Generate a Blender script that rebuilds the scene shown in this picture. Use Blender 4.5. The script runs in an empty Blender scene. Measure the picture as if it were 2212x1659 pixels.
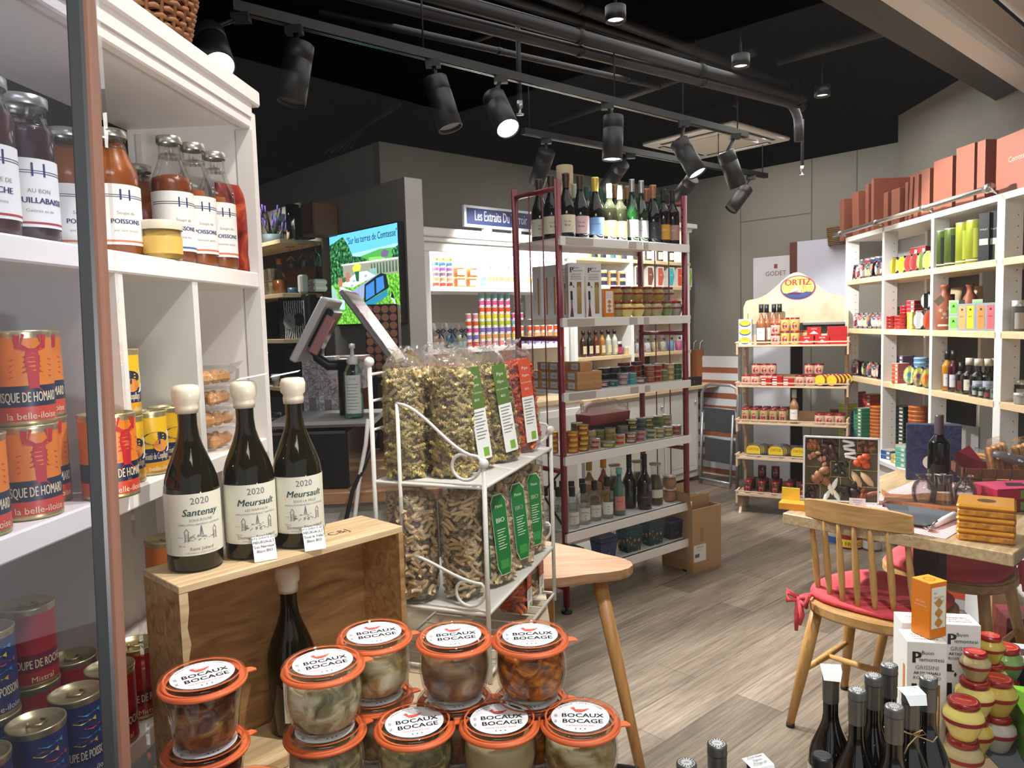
import bpy, bmesh, math, random
from math import pi, sin, cos, radians as R, atan2, sqrt
from mathutils import Vector, Matrix, Euler
C = bpy.context.scene
COL = C.collection
rnd = random.Random(7)
# ---------------------------------------------------------------- camera
FPX, CH = 1620.0, 1.42
PITCH, ROLL = math.atan(129.5/1620), 0.028
cam_d = bpy.data.cameras.new('camera'); cam = bpy.data.objects.new('camera', cam_d); COL.objects.link(cam)
cam_d.sensor_fit = 'HORIZONTAL'; cam_d.sensor_width = 36.0; cam_d.lens = 36.0*FPX/2212
cam_d.clip_start = 0.05
CM = Matrix.Rotation(pi/2-PITCH, 3, 'X') @ Matrix.Rotation(-ROLL, 3, 'Z')
cam.matrix_world = Matrix.Translation((0, 0, CH)) @ CM.to_4x4()
C.camera = cam
# ---------------------------------------------------------------- light and exposure
C.view_settings.view_transform = 'Standard'; C.view_settings.look = 'None'; C.view_settings.gamma = 1
C.view_settings.exposure = 0.8
C.cycles.transparent_max_bounces = 24
C.cycles.max_bounces = 8
w = bpy.data.worlds.new('mall_light'); C.world = w; w.use_nodes = True
bg = w.node_tree.nodes['Background']; bg.inputs[0].default_value = (1.0, 0.95, 0.92, 1); bg.inputs[1].default_value = 0.46

def lamp(name, kind, loc, aim, power, color=(1, .93, .84), size=.08, angle=60, blend=.5, sy=None):
    d = bpy.data.lights.new(name, kind); o = bpy.data.objects.new(name, d); COL.objects.link(o)
    o.location = loc; d.energy = power; d.color = color
    v = Vector(aim)-Vector(loc); o.rotation_euler = v.to_track_quat('-Z', 'Y').to_euler()
    if kind == 'SPOT': d.spot_size = R(angle); d.spot_blend = blend; d.shadow_soft_size = size
    if kind == 'AREA':
        d.size = size
        if sy: d.shape = 'RECTANGLE'; d.size_y = sy
    return o
# light of the mall corridor behind the photographer, ceiling panels of the corridor
lamp('mall_ceiling_light', 'AREA', (0.2, -.55, 2.85), (0.2, 1.4, 0.6), 22, (1, .93, .86), 1.6, sy=.6)
lamp('unseen_window_spot', 'SPOT', (.55, .95, 2.75), (-.15, 1.15, .9), 75, (1, .95, .88), .03, 62, .6)
lamp('unseen_window_spot', 'SPOT', (-.05, 1.3, 2.8), (-.75, 1.25, 1.4), 45, (1, .9, .84), .04, 70, .6)  # unseen spot, added to lift the dim left shelving
lamp('unseen_window_spot', 'SPOT', (.75, .95, 2.75), (1.05, 1.6, .5), 55, (1, .95, .88), .03, 55, .6)  # unseen spot, added to brighten the mustard jars and right foreground
lamp('added_shelf_fill', 'SPOT', (1.8, -.25, .85), (-.75, 1.25, 1.80), 120, (1, .88, .82), .12, 34, .8)  # fill spot added out of view to brighten the left unit's underside
# soft ceiling daylight-white fill from the rows of shop downlights
lamp('shop_downlights', 'AREA', (1.1, 3.3, 2.82), (1.1, 3.3, 0), 22, (1, .95, .88), 3.2, sy=2.2)
lamp('shop_downlights_right', 'AREA', (1.7, 5.3, 2.72), (1.9, 5.4, 0), 18, (1, .95, .88), 1.6, sy=1.2)

# ---------------------------------------------------------------- pixel -> point helpers
def ray(px, py): return CM @ Vector(((px-1106)/FPX, -(py-829.5)/FPX, -1))
def on_z(px, py, z):
    d = ray(px, py); t = (z-CH)/d.z; return Vector((d.x*t, d.y*t, z))
def on_Y(px, py, Y):
    d = ray(px, py); t = Y/d.y; return Vector((d.x*t, Y, CH+d.z*t))
AA = R(42.1)                       # building axis A: u along the back wall, v towards it
EA = Vector((cos(AA), sin(AA), 0)); EB = Vector((-sin(AA), cos(AA), 0))
def W(u, v, z=0): return Vector((u*EA.x+v*EB.x, u*EA.y+v*EB.y, z))
def UV(p): return (p.x*EA.x+p.y*EA.y, p.x*EB.x+p.y*EB.y)
def on_v(px, py, v):
    d = ray(px, py); t = v/(d.x*EB.x+d.y*EB.y); return Vector((d.x*t, d.y*t, CH+d.z*t))
def on_u(px, py, u):
    d = ray(px, py); t = u/(d.x*EA.x+d.y*EA.y); return Vector((d.x*t, d.y*t, CH+d.z*t))
def on_pl(px, py, P0, n):
    d = ray(px, py); t = ((P0-Vector((0, 0, CH))).dot(n))/d.dot(n); return Vector((0, 0, CH))+d*t

# ---------------------------------------------------------------- materials
MC = {}
def rgb(c):
    if isinstance(c, str):
        c = [int(c[i:i+2], 16)/255 for i in (0, 2, 4)]
        c = [x/12.92 if x <= .04045 else ((x+.055)/1.055)**2.4 for x in c]
    return (c[0], c[1], c[2], 1)
def M(c, r=.5, m=0., spec=.5, coat=0., emit=0., var=0., bump=0., scale=40., sub=0.):
    key = (str(c), r, m, spec, coat, emit, var, bump, scale, sub)
    if key in MC: return MC[key]
    mt = bpy.data.materials.new('m_'+(c if isinstance(c, str) else 'c')); mt.use_nodes = True
    nt = mt.node_tree; b = nt.nodes['Principled BSDF']; col = rgb(c)
    b.inputs['Base Color'].default_value = col; b.inputs['Roughness'].default_value = r
    b.inputs['Metallic'].default_value = m; b.inputs['Specular IOR Level'].default_value = spec
    b.inputs['Coat Weight'].default_value = coat
    if emit: b.inputs['Emission Color'].default_value = col; b.inputs['Emission Strength'].default_value = emit
    if var or bump:
        tc = nt.nodes.new('ShaderNodeTexCoord'); n = nt.nodes.new('ShaderNodeTexNoise'); n.inputs['Scale'].default_value = scale
        n.inputs['Detail'].default_value = 4
        nt.links.new(tc.outputs['Object'], n.inputs['Vector'])
        if var:
            mx = nt.nodes.new('ShaderNodeMix'); mx.data_type = 'RGBA'
            mx.inputs[6].default_value = tuple(max(0, x*(1-var)) for x in col[:3])+(1,)
            mx.inputs[7].default_value = tuple(min(1, x*(1+var)) for x in col[:3])+(1,)
            nt.links.new(n.outputs[0], mx.inputs[0]); nt.links.new(mx.outputs[2], b.inputs['Base Color'])
        if bump:
            bp = nt.nodes.new('ShaderNodeBump'); bp.inputs['Strength'].default_value = bump; bp.inputs['Distance'].default_value = .004
            nt.links.new(n.outputs[0], bp.inputs['Height']); nt.links.new(bp.outputs[0], b.inputs['Normal'])
    MC[key] = mt; return mt
def ramp_mat(name, kind, cols, scale=(1, 1, 1), nscale=5., rough=.5, bump=.0, dist=0., detail=5, coat=0., rot=(0, 0, 0), band=None):
    """noise / wave / voronoi driven colour ramp in object space"""
    mt = bpy.data.materials.new(name); mt.use_nodes = True; nt = mt.node_tree; b = nt.nodes['Principled BSDF']
    tc = nt.nodes.new('ShaderNodeTexCoord'); mp = nt.nodes.new('ShaderNodeMapping')
    mp.inputs['Scale'].default_value = scale; mp.inputs['Rotation'].default_value = rot
    nt.links.new(tc.outputs['Object'], mp.inputs[0])
    if kind == 'noise':
        t = nt.nodes.new('ShaderNodeTexNoise'); t.inputs['Scale'].default_value = nscale; t.inputs['Detail'].default_value = detail
        t.inputs['Distortion'].default_value = dist; out = t.outputs[0]
    elif kind == 'wave':
        t = nt.nodes.new('ShaderNodeTexWave'); t.inputs['Scale'].default_value = nscale; t.inputs['Distortion'].default_value = dist
        t.inputs['Detail'].default_value = detail; t.bands_direction = band or 'X'; out = t.outputs[1] if len(t.outputs) > 1 else t.outputs[0]
    else:
        t = nt.nodes.new('ShaderNodeTexVoronoi'); t.inputs['Scale'].default_value = nscale; out = t.outputs['Color' if kind == 'vcol' else 'Distance']
    nt.links.new(mp.outputs[0], t.inputs['Vector'])
    r = nt.nodes.new('ShaderNodeValToRGB'); nt.links.new(out, r.inputs[0])
    while len(r.color_ramp.elements) < len(cols): r.color_ramp.elements.new(.5)
    for e, (p, c) in zip(r.color_ramp.elements, cols): e.position = p; e.color = rgb(c)
    nt.links.new(r.outputs[0], b.inputs['Base Color']); b.inputs['Roughness'].default_value = rough; b.inputs['Coat Weight'].default_value = coat
    if bump:
        bp = nt.nodes.new('ShaderNodeBump'); bp.inputs['Strength'].default_value = bump; bp.inputs['Distance'].default_value = .003
        nt.links.new(out, bp.inputs['Height']); nt.links.new(bp.outputs[0], b.inputs['Normal'])
    return mt
def glass(name, tint='FFFFFF', refl=1.0, rough=.02, bump=0., bscale=60., haze=0., cap=.9):
    """thin clear glass or film: what lies behind shows through, the surface mirrors by fresnel"""
    mt = bpy.data.materials.new(name); mt.use_nodes = True; nt = mt.node_tree; nt.nodes.clear()
    o = nt.nodes.new('ShaderNodeOutputMaterial'); mx = nt.nodes.new('ShaderNodeMixShader')
    t = nt.nodes.new('ShaderNodeBsdfTransparent'); t.inputs[0].default_value = rgb(tint)
    g = nt.nodes.new('ShaderNodeBsdfGlossy'); g.inputs['Roughness'].default_value = rough
    fr = nt.nodes.new('ShaderNodeFresnel'); fr.inputs[0].default_value = 1.45
    ml = nt.nodes.new('ShaderNodeMath'); ml.operation = 'MULTIPLY'; ml.inputs[1].default_value = refl
    mn = nt.nodes.new('ShaderNodeMath'); mn.operation = 'MINIMUM'; mn.inputs[1].default_value = cap
    nt.links.new(fr.outputs[0], ml.inputs[0]); nt.links.new(ml.outputs[0], mn.inputs[0]); nt.links.new(mn.outputs[0], mx.inputs[0])
    nt.links.new(t.outputs[0], mx.inputs[1]); nt.links.new(g.outputs[0], mx.inputs[2])
    last = mx
    if haze:
        df = nt.nodes.new('ShaderNodeBsdfTranslucent'); df.inputs[0].default_value = (.9, .9, .9, 1)
        df2 = nt.nodes.new('ShaderNodeBsdfDiffuse'); df2.inputs[0].default_value = (.85, .85, .87, 1)
        ad = nt.nodes.new('ShaderNodeMixShader'); ad.inputs[0].default_value = .5
        nt.links.new(df.outputs[0], ad.inputs[1]); nt.links.new(df2.outputs[0], ad.inputs[2])
        m2 = nt.nodes.new('ShaderNodeMixShader'); m2.inputs[0].default_value = haze
        nt.links.new(mx.outputs[0], m2.inputs[1]); nt.links.new(ad.outputs[0], m2.inputs[2]); last = m2
    nt.links.new(last.outputs[0], o.inputs[0])
    if bump:
        tc = nt.nodes.new('ShaderNodeTexCoord'); n = nt.nodes.new('ShaderNodeTexNoise'); n.inputs['Scale'].default_value = bscale
        n.inputs['Detail'].default_value = 3; n.inputs['Distortion'].default_value = 1.5
        bp = nt.nodes.new('ShaderNodeBump'); bp.inputs['Strength'].default_value = bump; bp.inputs['Distance'].default_value = .01
        nt.links.new(tc.outputs['Object'], n.inputs['Vector']); nt.links.new(n.outputs[0], bp.inputs['Height'])
        nt.links.new(bp.outputs[0], g.inputs['Normal']); nt.links.new(bp.outputs[0], fr.inputs['Normal'])
    return mt

# ---------------------------------------------------------------- text outlines
TXT = {}
def text_geo(s):
    if s in TXT: return TXT[s]
    cu = bpy.data.curves.new('t', 'FONT'); cu.body = s; cu.size = 1; cu.align_x = 'CENTER'; cu.resolution_u = 2
    ob = bpy.data.objects.new('t', cu); COL.objects.link(ob)
    me = bpy.data.meshes.new_from_object(ob, depsgraph=bpy.context.evaluated_depsgraph_get())
    vs = [(v.co.x, v.co.y) for v in me.vertices]; fs = [tuple(p.vertices) for p in me.polygons]
    COL.objects.unlink(ob); bpy.data.objects.remove(ob); bpy.data.meshes.remove(me); bpy.data.curves.remove(cu)
    TXT[s] = (vs, fs); return TXT[s]

# ---------------------------------------------------------------- mesh builder
class MB:
    def __init__(s, mat=None): s.v = []; s.f = []; s.mi = []; s.sm = []; s.mats = []; s.cur = 0; s.T = None; s.use(mat) if mat else None
    def use(s, m):
        if m not in s.mats: s.mats.append(m)
        s.cur = s.mats.index(m); return s
    def add(s, vs, fs, smooth=False):
        o = len(s.v)
        if s.T is not None: vs = [s.T @ Vector(v) for v in vs]
        s.v.extend(tuple(v) for v in vs)
        for f in fs: s.f.append(tuple(i+o for i in f)); s.mi.append(s.cur); s.sm.append(smooth)
        return s
    def box(s, x0, x1, y0, y1, z0, z1, b=0., rz=0., c=None):
        """axis box, optional bevel b, optional turn rz about c"""
        if b > 0:
            b = min(b, (x1-x0)*.49, (y1-y0)*.49, (z1-z0)*.49)
            vs = []; idx = {}
            for ix, X in ((0, x0), (1, x1)):
                for iy, Y in ((0, y0), (1, y1)):
                    for iz, Z in ((0, z0), (1, z1)):
                        sx, sy, sz = (b if not ix else -b), (b if not iy else -b), (b if not iz else -b)
                        idx[ix, iy, iz, 0] = len(vs); vs.append((X, Y+sy, Z+sz))
                        idx[ix, iy, iz, 1] = len(vs); vs.append((X+sx, Y, Z+sz))
                        idx[ix, iy, iz, 2] = len(vs); vs.append((X+sx, Y+sy, Z))
            g = lambda a, b_, c_, k: idx[a, b_, c_, k]
            fs = []
            for q in (0, 1):
                fs.append((g(q,0,0,0), g(q,0,1,0), g(q,1,1,0), g(q,1,0,0)) if not q else (g(q,0,0,0), g(q,1,0,0), g(q,1,1,0), g(q,0,1,0)))
                fs.append((g(0,q,0,1), g(1,q,0,1), g(1,q,1,1), g(0,q,1,1)) if not q else (g(0,q,0,1), g(0,q,1,1), g(1,q,1,1), g(1,q,0,1)))
                fs.append((g(0,0,q,2), g(0,1,q,2), g(1,1,q,2), g(1,0,q,2)) if not q else (g(0,0,q,2), g(1,0,q,2), g(1,1,q,2), g(0,1,q,2)))
            for a in (0, 1):
                for c_ in (0, 1):
                    fs.append((g(a,c_,0,0), g(a,c_,1,0), g(a,c_,1,1), g(a,c_,0,1)))
                    fs.append((g(a,0,c_,0), g(a,1,c_,0), g(a,1,c_,2), g(a,0,c_,2)))
                    fs.append((g(0,a,c_,1), g(1,a,c_,1), g(1,a,c_,2), g(0,a,c_,2)))
            for k in [(a, b_, c_) for a in (0, 1) for b_ in (0, 1) for c_ in (0, 1)]:
                fs.append((idx[k+(0,)], idx[k+(1,)], idx[k+(2,)]))
        else:
            vs = [(x, y, z) for x in (x0, x1) for y in (y0, y1) for z in (z0, z1)]
            fs = [(0,1,3,2), (4,6,7,5), (0,4,5,1), (2,3,7,6), (0,2,6,4), (1,5,7,3)]
        if rz:
            cx, cy = c if c else ((x0+x1)/2, (y0+y1)/2); ca, sa = cos(rz), sin(rz)
            vs = [(cx+(x-cx)*ca-(y-cy)*sa, cy+(x-cx)*sa+(y-cy)*ca, z) for x, y, z in vs]
        return s.add(vs, fs)
    def hexa(s, lo, hi):
        """eight corners: four lower, four upper"""
        return s.add(list(lo)+list(hi), [(0,1,2,3), (4,7,6,5), (0,4,5,1), (1,5,6,2), (2,6,7,3), (3,7,4,0)])
    def lathe(s, prof, n=24, c=(0, 0, 0), a0=0., a1=2*pi, smooth=True, sq=0.):
        full = abs(a1-a0-2*pi) < 1e-6; cols = n if full else n+1; vs = []; fs = []
        for r, z in prof:
            for k in range(cols):
                a = a0+(a1-a0)*k/n
                rr = max(r, 1e-5)
                if sq: rr *= (abs(cos(a))**sq+abs(sin(a))**sq)**(-1/sq)
                vs.append((c[0]+rr*sin(a), c[1]-rr*cos(a), c[2]+z))
        for i in range(len(prof)-1):
            for k in range(n):
                k2 = (k+1) % cols if full else k+1
                fs.append((i*cols+k, i*cols+k2, (i+1)*cols+k2, (i+1)*cols+k))
        return s.add(vs, fs, smooth)
    def tube(s, pts, r, n=8, caps=True, closed=False):
        pts = [Vector(p) for p in pts]; m = len(pts); vs = []; fs = []
        rs = r if isinstance(r, (list, tuple)) else [r]*m
        up = None
        for i, p in enumerate(pts):
            if closed: t = pts[(i+1) % m]-pts[i-1]
            else: t = pts[min(i+1, m-1)]-pts[max(i-1, 0)]
            t.normalize()
            if up is None: up = Vector((0, 0, 1)) if abs(t.z) < .9 else Vector((1, 0, 0))
            x = up-t*up.dot(t)
            if x.length < 1e-6: x = t.orthogonal()
            x.normalize(); y = t.cross(x); up = x
            for k in range(n):
                a = 2*pi*k/n; vs.append(p+x*(cos(a)*rs[i])+y*(sin(a)*rs[i]))
        for i in range(m if closed else m-1):
            j = (i+1) % m
            for k in range(n): fs.append((i*n+k, i*n+(k+1) % n, j*n+(k+1) % n, j*n+k))
        if caps and not closed: fs.append(tuple(range(n))[::-1]); fs.append(tuple((m-1)*n+k for k in range(n)))
        return s.add(vs, fs, True)
    def ball(s, c, r, n=10):
        return s.lathe([(r*sin(pi*i/n), -r*cos(pi*i/n)) for i in range(n+1)], n+2, c)
    def prism(s, poly, z0, z1, taper=1.):
        n = len(poly); cx = sum(p[0] for p in poly)/n; cy = sum(p[1] for p in poly)/n
        vs = [(x, y, z0) for x, y in poly]+[(cx+(x-cx)*taper, cy+(y-cy)*taper, z1) for x, y in poly]
        fs = [tuple(range(n))[::-1], tuple(range(n, 2*n))]+[(i, (i+1) % n, n+(i+1) % n, n+i) for i in range(n)]
        return s.add(vs, fs)
    def quad(s, a, b, c, d): return s.add([a, b, c, d], [(0, 1, 2, 3)])
    def text(s, st, size, fn, bold=0.):
        """lay the letters with fn(x, y) -> point"""
        vs, fs = text_geo(st); s.add([fn(x*size, y*size) for x, y in vs], fs)
        if bold:
            for dx in (-bold, bold): s.add([fn(x*size+dx*size, y*size) for x, y in vs], fs)
        return s
    def mesh(s, name='mesh'):
        me = bpy.data.meshes.new(name); me.from_pydata(s.v, [], s.f)
        for m in s.mats: me.materials.append(m)
        me.polygons.foreach_set('material_index', s.mi); me.polygons.foreach_set('use_smooth', s.sm)
        me.validate(); me.update(); return me
def pl(o, ux, uy, n=None, eps=.0004):
    o, ux, uy = Vector(o), Vector(ux), Vector(uy); nn = ux.cross(uy).normalized()*eps
    return lambda x, y: o+nn+ux*x+uy*y
def cyl(r, a0, z0, c=(0, 0), shear=0.):
    """wrap round an upright cylinder, angle a0 measured from -y towards +x"""
    return lambda x, y: (c[0]+r*sin(a0+(x+shear*y)/r), c[1]-r*cos(a0+(x+shear*y)/r), z0+y)
def rrect(w, h, r, n=4):
    out = []
    for cx, cy, a in ((w/2-r, h/2-r, 0), (-w/2+r, h/2-r, pi/2), (-w/2+r, -h/2+r, pi), (w/2-r, -h/2+r, 1.5*pi)):
        for k in range(n+1): out.append((cx+r*cos(a+pi/2*k/n), cy+r*sin(a+pi/2*k/n)))
    return out
def face_lo(mb, me_r, z0, z1, a0, da, n=10):
    """a label patch standing on a cylinder wall"""
    return mb.lathe([(me_r, z0), (me_r, z1)], n, a0=a0-da/2, a1=a0+da/2)

# ---------------------------------------------------------------- objects
LABELS = {}
def tagit(o, label, cat, group=None, kind=None):
    if label:
        o['label'] = label; n = len(label.split())
        if n < 4 or n > 16: print('LABEL LENGTH', n, label)
        if label in LABELS and not group: print('LABEL TWICE', label)
        LABELS[label] = LABELS.get(label, 0)+1
    if cat: o['category'] = cat
    if group: o['group'] = group
    if kind: o['kind'] = kind
    return o
def ob(name, data, parent=None, loc=(0, 0, 0), rz=0., label=None, cat=None, group=None, kind=None, rot=None):
    if isinstance(data, MB): data = data.mesh(name)
    o = bpy.data.objects.new(name, data); COL.objects.link(o); o.location = loc
    o.rotation_euler = rot if rot else (0, 0, rz)
    if parent is not None: o.parent = parent
    return tagit(o, label, cat, group, kind)
def thing(name, label, cat, loc=(0, 0, 0), rz=0., group=None, rot=None):
    return ob(name, None, None, loc, rz, label, cat, group, None, rot)
def struct(name, mb, loc=(0, 0, 0), rz=0., label=None): return ob(name, mb, None, loc, rz, label, None, None, 'structure')
class Kind:
    """one product: parts = [(name, MB[, index of parent part])]"""
    def __init__(s, name, cat, parts, r=.03, h=.1):
        s.name, s.cat, s.r, s.h = name, cat, r, h; s.parts = [(p[0], p[1].mesh(p[0]) if isinstance(p[1], MB) else p[1], p[2] if len(p) > 2 else None) for p in parts]
    def put(s, loc, label, rz=0., group=None, rot=None, only=None, name=None):
        nm = name or s.name
        if len(s.parts) == 1 or only: return ob(nm, s.parts[0][1], None, loc, rz, label, s.cat, group, None, rot)
        t = thing(nm, label, s.cat, loc, rz, group, rot); made = []
        for n, me, par in s.parts: made.append(ob(n, me, made[par] if par is not None else t))
        return t
ORD = ['first', 'second', 'third', 'fourth', 'fifth', 'sixth', 'seventh', 'eighth', 'ninth', 'tenth', 'eleventh', 'twelfth', 'thirteenth', 'fourteenth']
def nth(i, n, a='left', b='right'):
    if n == 1: return 'single'
    if i == 0: return a+'most' if a in ('left', 'right') else a
    if i == n-1: return b+'most' if b in ('left', 'right') else b
    return ORD[i]+' from '+a
def tier(k, n):
    if n == 1: return 'standing alone'
    if k == 0: return 'bottom layer'
    if k == n-1: return 'top layer'
    return ORD[k]+' layer up'
# ================================================================ the room
white = M('ECE6E0', .45, var=.04, scale=3); white2 = M('F1F0EE', .4); offw = M('DAD6CF', .5)
wallgrey = M('7F7C74', .75, var=.05, bump=.08, scale=12); wallgrey2 = M('918F8B', .75, var=.06, scale=6)
black = M('0B0B0C', .7); blackm = M('141416', .4); ceilm = M('050506', .95, 0, .05, var=.3, scale=4)
def floor_mat():
    mt = bpy.data.materials.new('floor_planks'); mt.use_nodes = True; nt = mt.node_tree; b = nt.nodes['Principled BSDF']; L = nt.links.new
    tc = nt.nodes.new('ShaderNodeTexCoord')
    br = nt.nodes.new('ShaderNodeTexBrick'); br.inputs['Scale'].default_value = 1; br.inputs['Brick Width'].default_value = 1.22
    br.inputs['Row Height'].default_value = .185; br.inputs['Mortar Size'].default_value = .0012; br.offset = .37
    br.inputs['Color1'].default_value = rgb('8F8375'); br.inputs['Color2'].default_value = rgb('675D52'); br.inputs['Mortar'].default_value = rgb('4B443D')
    L(tc.outputs['Object'], br.inputs['Vector'])
    mp = nt.nodes.new('ShaderNodeMapping'); mp.inputs['Scale'].default_value = (1.6, 34, 1); L(tc.outputs['Object'], mp.inputs[0])
    n = nt.nodes.new('ShaderNodeTexNoise'); n.inputs['Scale'].default_value = 2.2; n.inputs['Detail'].default_value = 8; n.inputs['Roughness'].default_value = .7
    n.inputs['Distortion'].default_value = .6; L(mp.outputs[0], n.inputs['Vector'])
    r = nt.nodes.new('ShaderNodeValToRGB'); L(n.outputs[0], r.inputs[0])
    r.color_ramp.elements[0].position = .34; r.color_ramp.elements[0].color = (.42, .38, .34, 1)
    r.color_ramp.elements[1].position = .66; r.color_ramp.elements[1].color = (1.45, 1.42, 1.38, 1)
    mx = nt.nodes.new('ShaderNodeMix'); mx.data_type = 'RGBA'; mx.blend_type = 'MULTIPLY'; mx.inputs[0].default_value = .75
    L(br.outputs[0], mx.inputs[6]); L(r.outputs[0], mx.inputs[7])
    mp2 = nt.nodes.new('ShaderNodeMapping'); mp2.inputs['Scale'].default_value = (.9, 6, 1); L(tc.outputs['Object'], mp2.inputs[0])
    n2 = nt.nodes.new('ShaderNodeTexNoise'); n2.inputs['Scale'].default_value = 1.5; n2.inputs['Detail'].default_value = 3; L(mp2.outputs[0], n2.inputs['Vector'])
    r2 = nt.nodes.new('ShaderNodeValToRGB'); L(n2.outputs[0], r2.inputs[0]); r2.color_ramp.elements[0].position = .35; r2.color_ramp.elements[1].position = .65
    r2.color_ramp.elements[0].color = (.68, .66, .64, 1); r2.color_ramp.elements[1].color = (1.15, 1.15, 1.15, 1)
    m2 = nt.nodes.new('ShaderNodeMix'); m2.data_type = 'RGBA'; m2.blend_type = 'MULTIPLY'; m2.inputs[0].default_value = .8
    L(mx.outputs[2], m2.inputs[6]); L(r2.outputs[0], m2.inputs[7]); L(m2.outputs[2], b.inputs['Base Color'])
    b.inputs['Roughness'].default_value = .42
    bp = nt.nodes.new('ShaderNodeBump'); bp.inputs['Strength'].default_value = .25; bp.inputs['Distance'].default_value = .001
    L(n.outputs[0], bp.inputs['Height']); L(bp.outputs[0], b.inputs['Normal'])
    return mt
U0, U1, V1 = 2.83, 5.91, 4.40
struct('floor', MB(floor_mat()).box(-3.2, 9, -3, 9, -.05, 0), rz=AA)
struct('ceiling', MB(ceilm).box(-3.2, 9, -3, 9, 2.95, 3.0), rz=AA)
m = MB(wallgrey).box(U0, U1, V1, V1+.08, 0, 2.67); m.use(wallgrey2)
struct('wall_back', m, rz=AA)
struct('wall_kitchen', MB(wallgrey2).box(U0, U0+.08, V1+.08, 8.9, 0, 2.67), rz=AA)
pj = on_u(1940, 300, U1); uj, vj = UV(pj)
m = MB(wallgrey).box(U1, U1+.08, vj, V1, 0, 2.67); m.use(M('5A5852', .8))
for px in (1600, 1753, 1850):
    vv = UV(on_u(px, 500, U1))[1]; m.box(U1-.002, U1+.001, vv-.004, vv+.004, 0, 2.67)
va, vb = UV(on_u(1600, 480, U1))[1], UV(on_u(1753, 460, U1))[1]
zz = on_u(1753, 460, U1).z; m.box(U1-.002, U1+.001, vb, va, zz-.004, zz+.004)
struct('wall_side', m, rz=AA)
ca = math.atan(.0506); CC = Vector((sin(ca), cos(ca), 0)); CX = Vector((cos(ca), -sin(ca), 0))
m = MB(wallgrey).box(0, .08, -5.4, 0, 0, 2.86)
struct('wall_right', m, loc=(pj.x, pj.y, 0), rz=-ca)
struct('wall_left', MB(black).box(-2.3, -2.2, .7, 9, 0, 2.95))
struct('wall_far', MB(black).box(-2.3, 6.5, 8.4, 8.5, 0, 2.95))
struct('wall_outer', MB(black).box(6.4, 6.5, -2.4, 8.4, 0, 2.95))
# television partition
UP = 2.57; va = UV(on_u(877, 500, UP))[1]
m = MB(wallgrey2).box(UP, UP+.125, va, 8.2, 0, 2.30); m.use(M('C9C7C4', .6)).box(UP+.0, UP+.125, va-.004, va, 0, 2.30)
struct('wall_partition', m, rz=AA)
# shop window: one aluminium post and two panes
GY = .60
pt_, pb_ = on_Y(178, 0, GY), on_Y(256, 1659, GY); pp = on_Y(213, 830, GY)
dx_ = (pb_.x-pt_.x)/(pt_.z-pb_.z)
def lean(m): m.v = [(x-dx_*(z-pp.z)+pp.x, y, z) for x, y, z in m.v]; return m
m = MB(M('4F5357', .4, .6)).box(-.0078, .0050, GY-.008, GY+.008, 0, 2.6, .002); m.use(M('8E6A5C', .45, .3)).box(.0050, .0078, GY-.006, GY+.008, 0, 2.6)
struct('trim_1', lean(m))
gl = glass('shop_window_glass', 'F6F8F9', .22, .004); gl2 = glass('shop_window_glass_side', 'E6EBF4', .9, .004)
struct('window_1', MB(gl).box(pp.x+.02, 2.2, GY-.003, GY+.003, .0, 2.6))
struct('window_2', lean(MB(gl2).box(-.80, -.0078, GY-.003, GY+.003, .0, 2.6)))
# header beam over the right hand side
vb_ = 1.085
m = MB(M('FAF6F0', .4)).box(2.0, 6.3, vb_-.11, vb_, 2.46, 2.62, .012); m.use(M('D8C9B4', .6)).box(2.0, 6.3, vb_-.125, vb_-.11, 2.50, 2.62)
struct('trim_2', m, rz=AA)
struct('trim_3', MB(M('4A4A47', .7)).box(1.6, 6.3, vb_, vb_+.30, 2.62, 2.68), rz=AA)
struct('trim_4', MB(M('E6DEDB', .6)).box(2.0, 6.3, -.6, vb_-.125, 2.64, 2.68), rz=AA)

# ---------------------------------------------------------------- ceiling services
pipem = M('2B292C', .45, .1, var=.15, scale=6); trackm = M('060607', .5)
pd = Vector((cos(R(38.2)), sin(R(38.2)), 0))
def pipe(px, py, z, r, tip, label, elbow=False, back=3.4, bend=0):
    p = on_z(px, py, z); e = on_z(tip[0], tip[1], z); d = (e-p); d.z = 0; d.normalize()
    pts = [p-d*back, p, e]
    if elbow:
        nrm = Vector((d.y, -d.x, 0)); pts = pts[:2]+[e-d*.12]+[e-d*.12*(1-sin(a))+Vector((0, 0, -1))*.12*(1-cos(a)) for a in (.4, .8, 1.2, 1.57)]+[e+Vector((0, 0, -.22))]
    tb = MB(pipem).tube(pts, r, 14)
    t = thing('ceiling_pipe', label, 'pipe')
    ob('pipe_run', tb, t)
    for k in (.45, 1.35, 2.3):
        q = p-d*.6+d*k; ob('pipe_hanger', MB(trackm).lathe([(r*1.12, -.015), (r*1.12, .015)], 16).tube([(0, 0, 0), (0, 0, 0.0)], .001), t, q, rot=d.to_track_quat('Z', 'Y').to_euler()) if 0 else ob('pipe_hanger', MB(trackm).tube([q-d*.015, q+d*.015], r*1.13, 16).tube([q, (q.x, q.y, 2.96)], .004, 5), t)
pipe(1300, 122, 2.74, .027, (1725, 228), 'lowest dark ceiling pipe ending in a downward elbow', True)
pipe(1300, 92, 2.78, .032, (1735, 214), 'thick dark ceiling pipe just above the lowest one')
pipe(1300, 62, 2.84, .022, (1720, 196), 'thin dark ceiling pipe between the two thick pipes')
pipe(1300, 33, 2.86, .028, (1700, 182), 'uppermost dark ceiling pipe nearest the round downlights')
pipe(1130, 122, 2.80, .016, (1425, 188), 'short thin pipe hanging left of the thick ceiling pipes', back=1.1)
pt = [on_z(1000, 100, 2.88), on_z(1425, 8, 2.88)]
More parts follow.
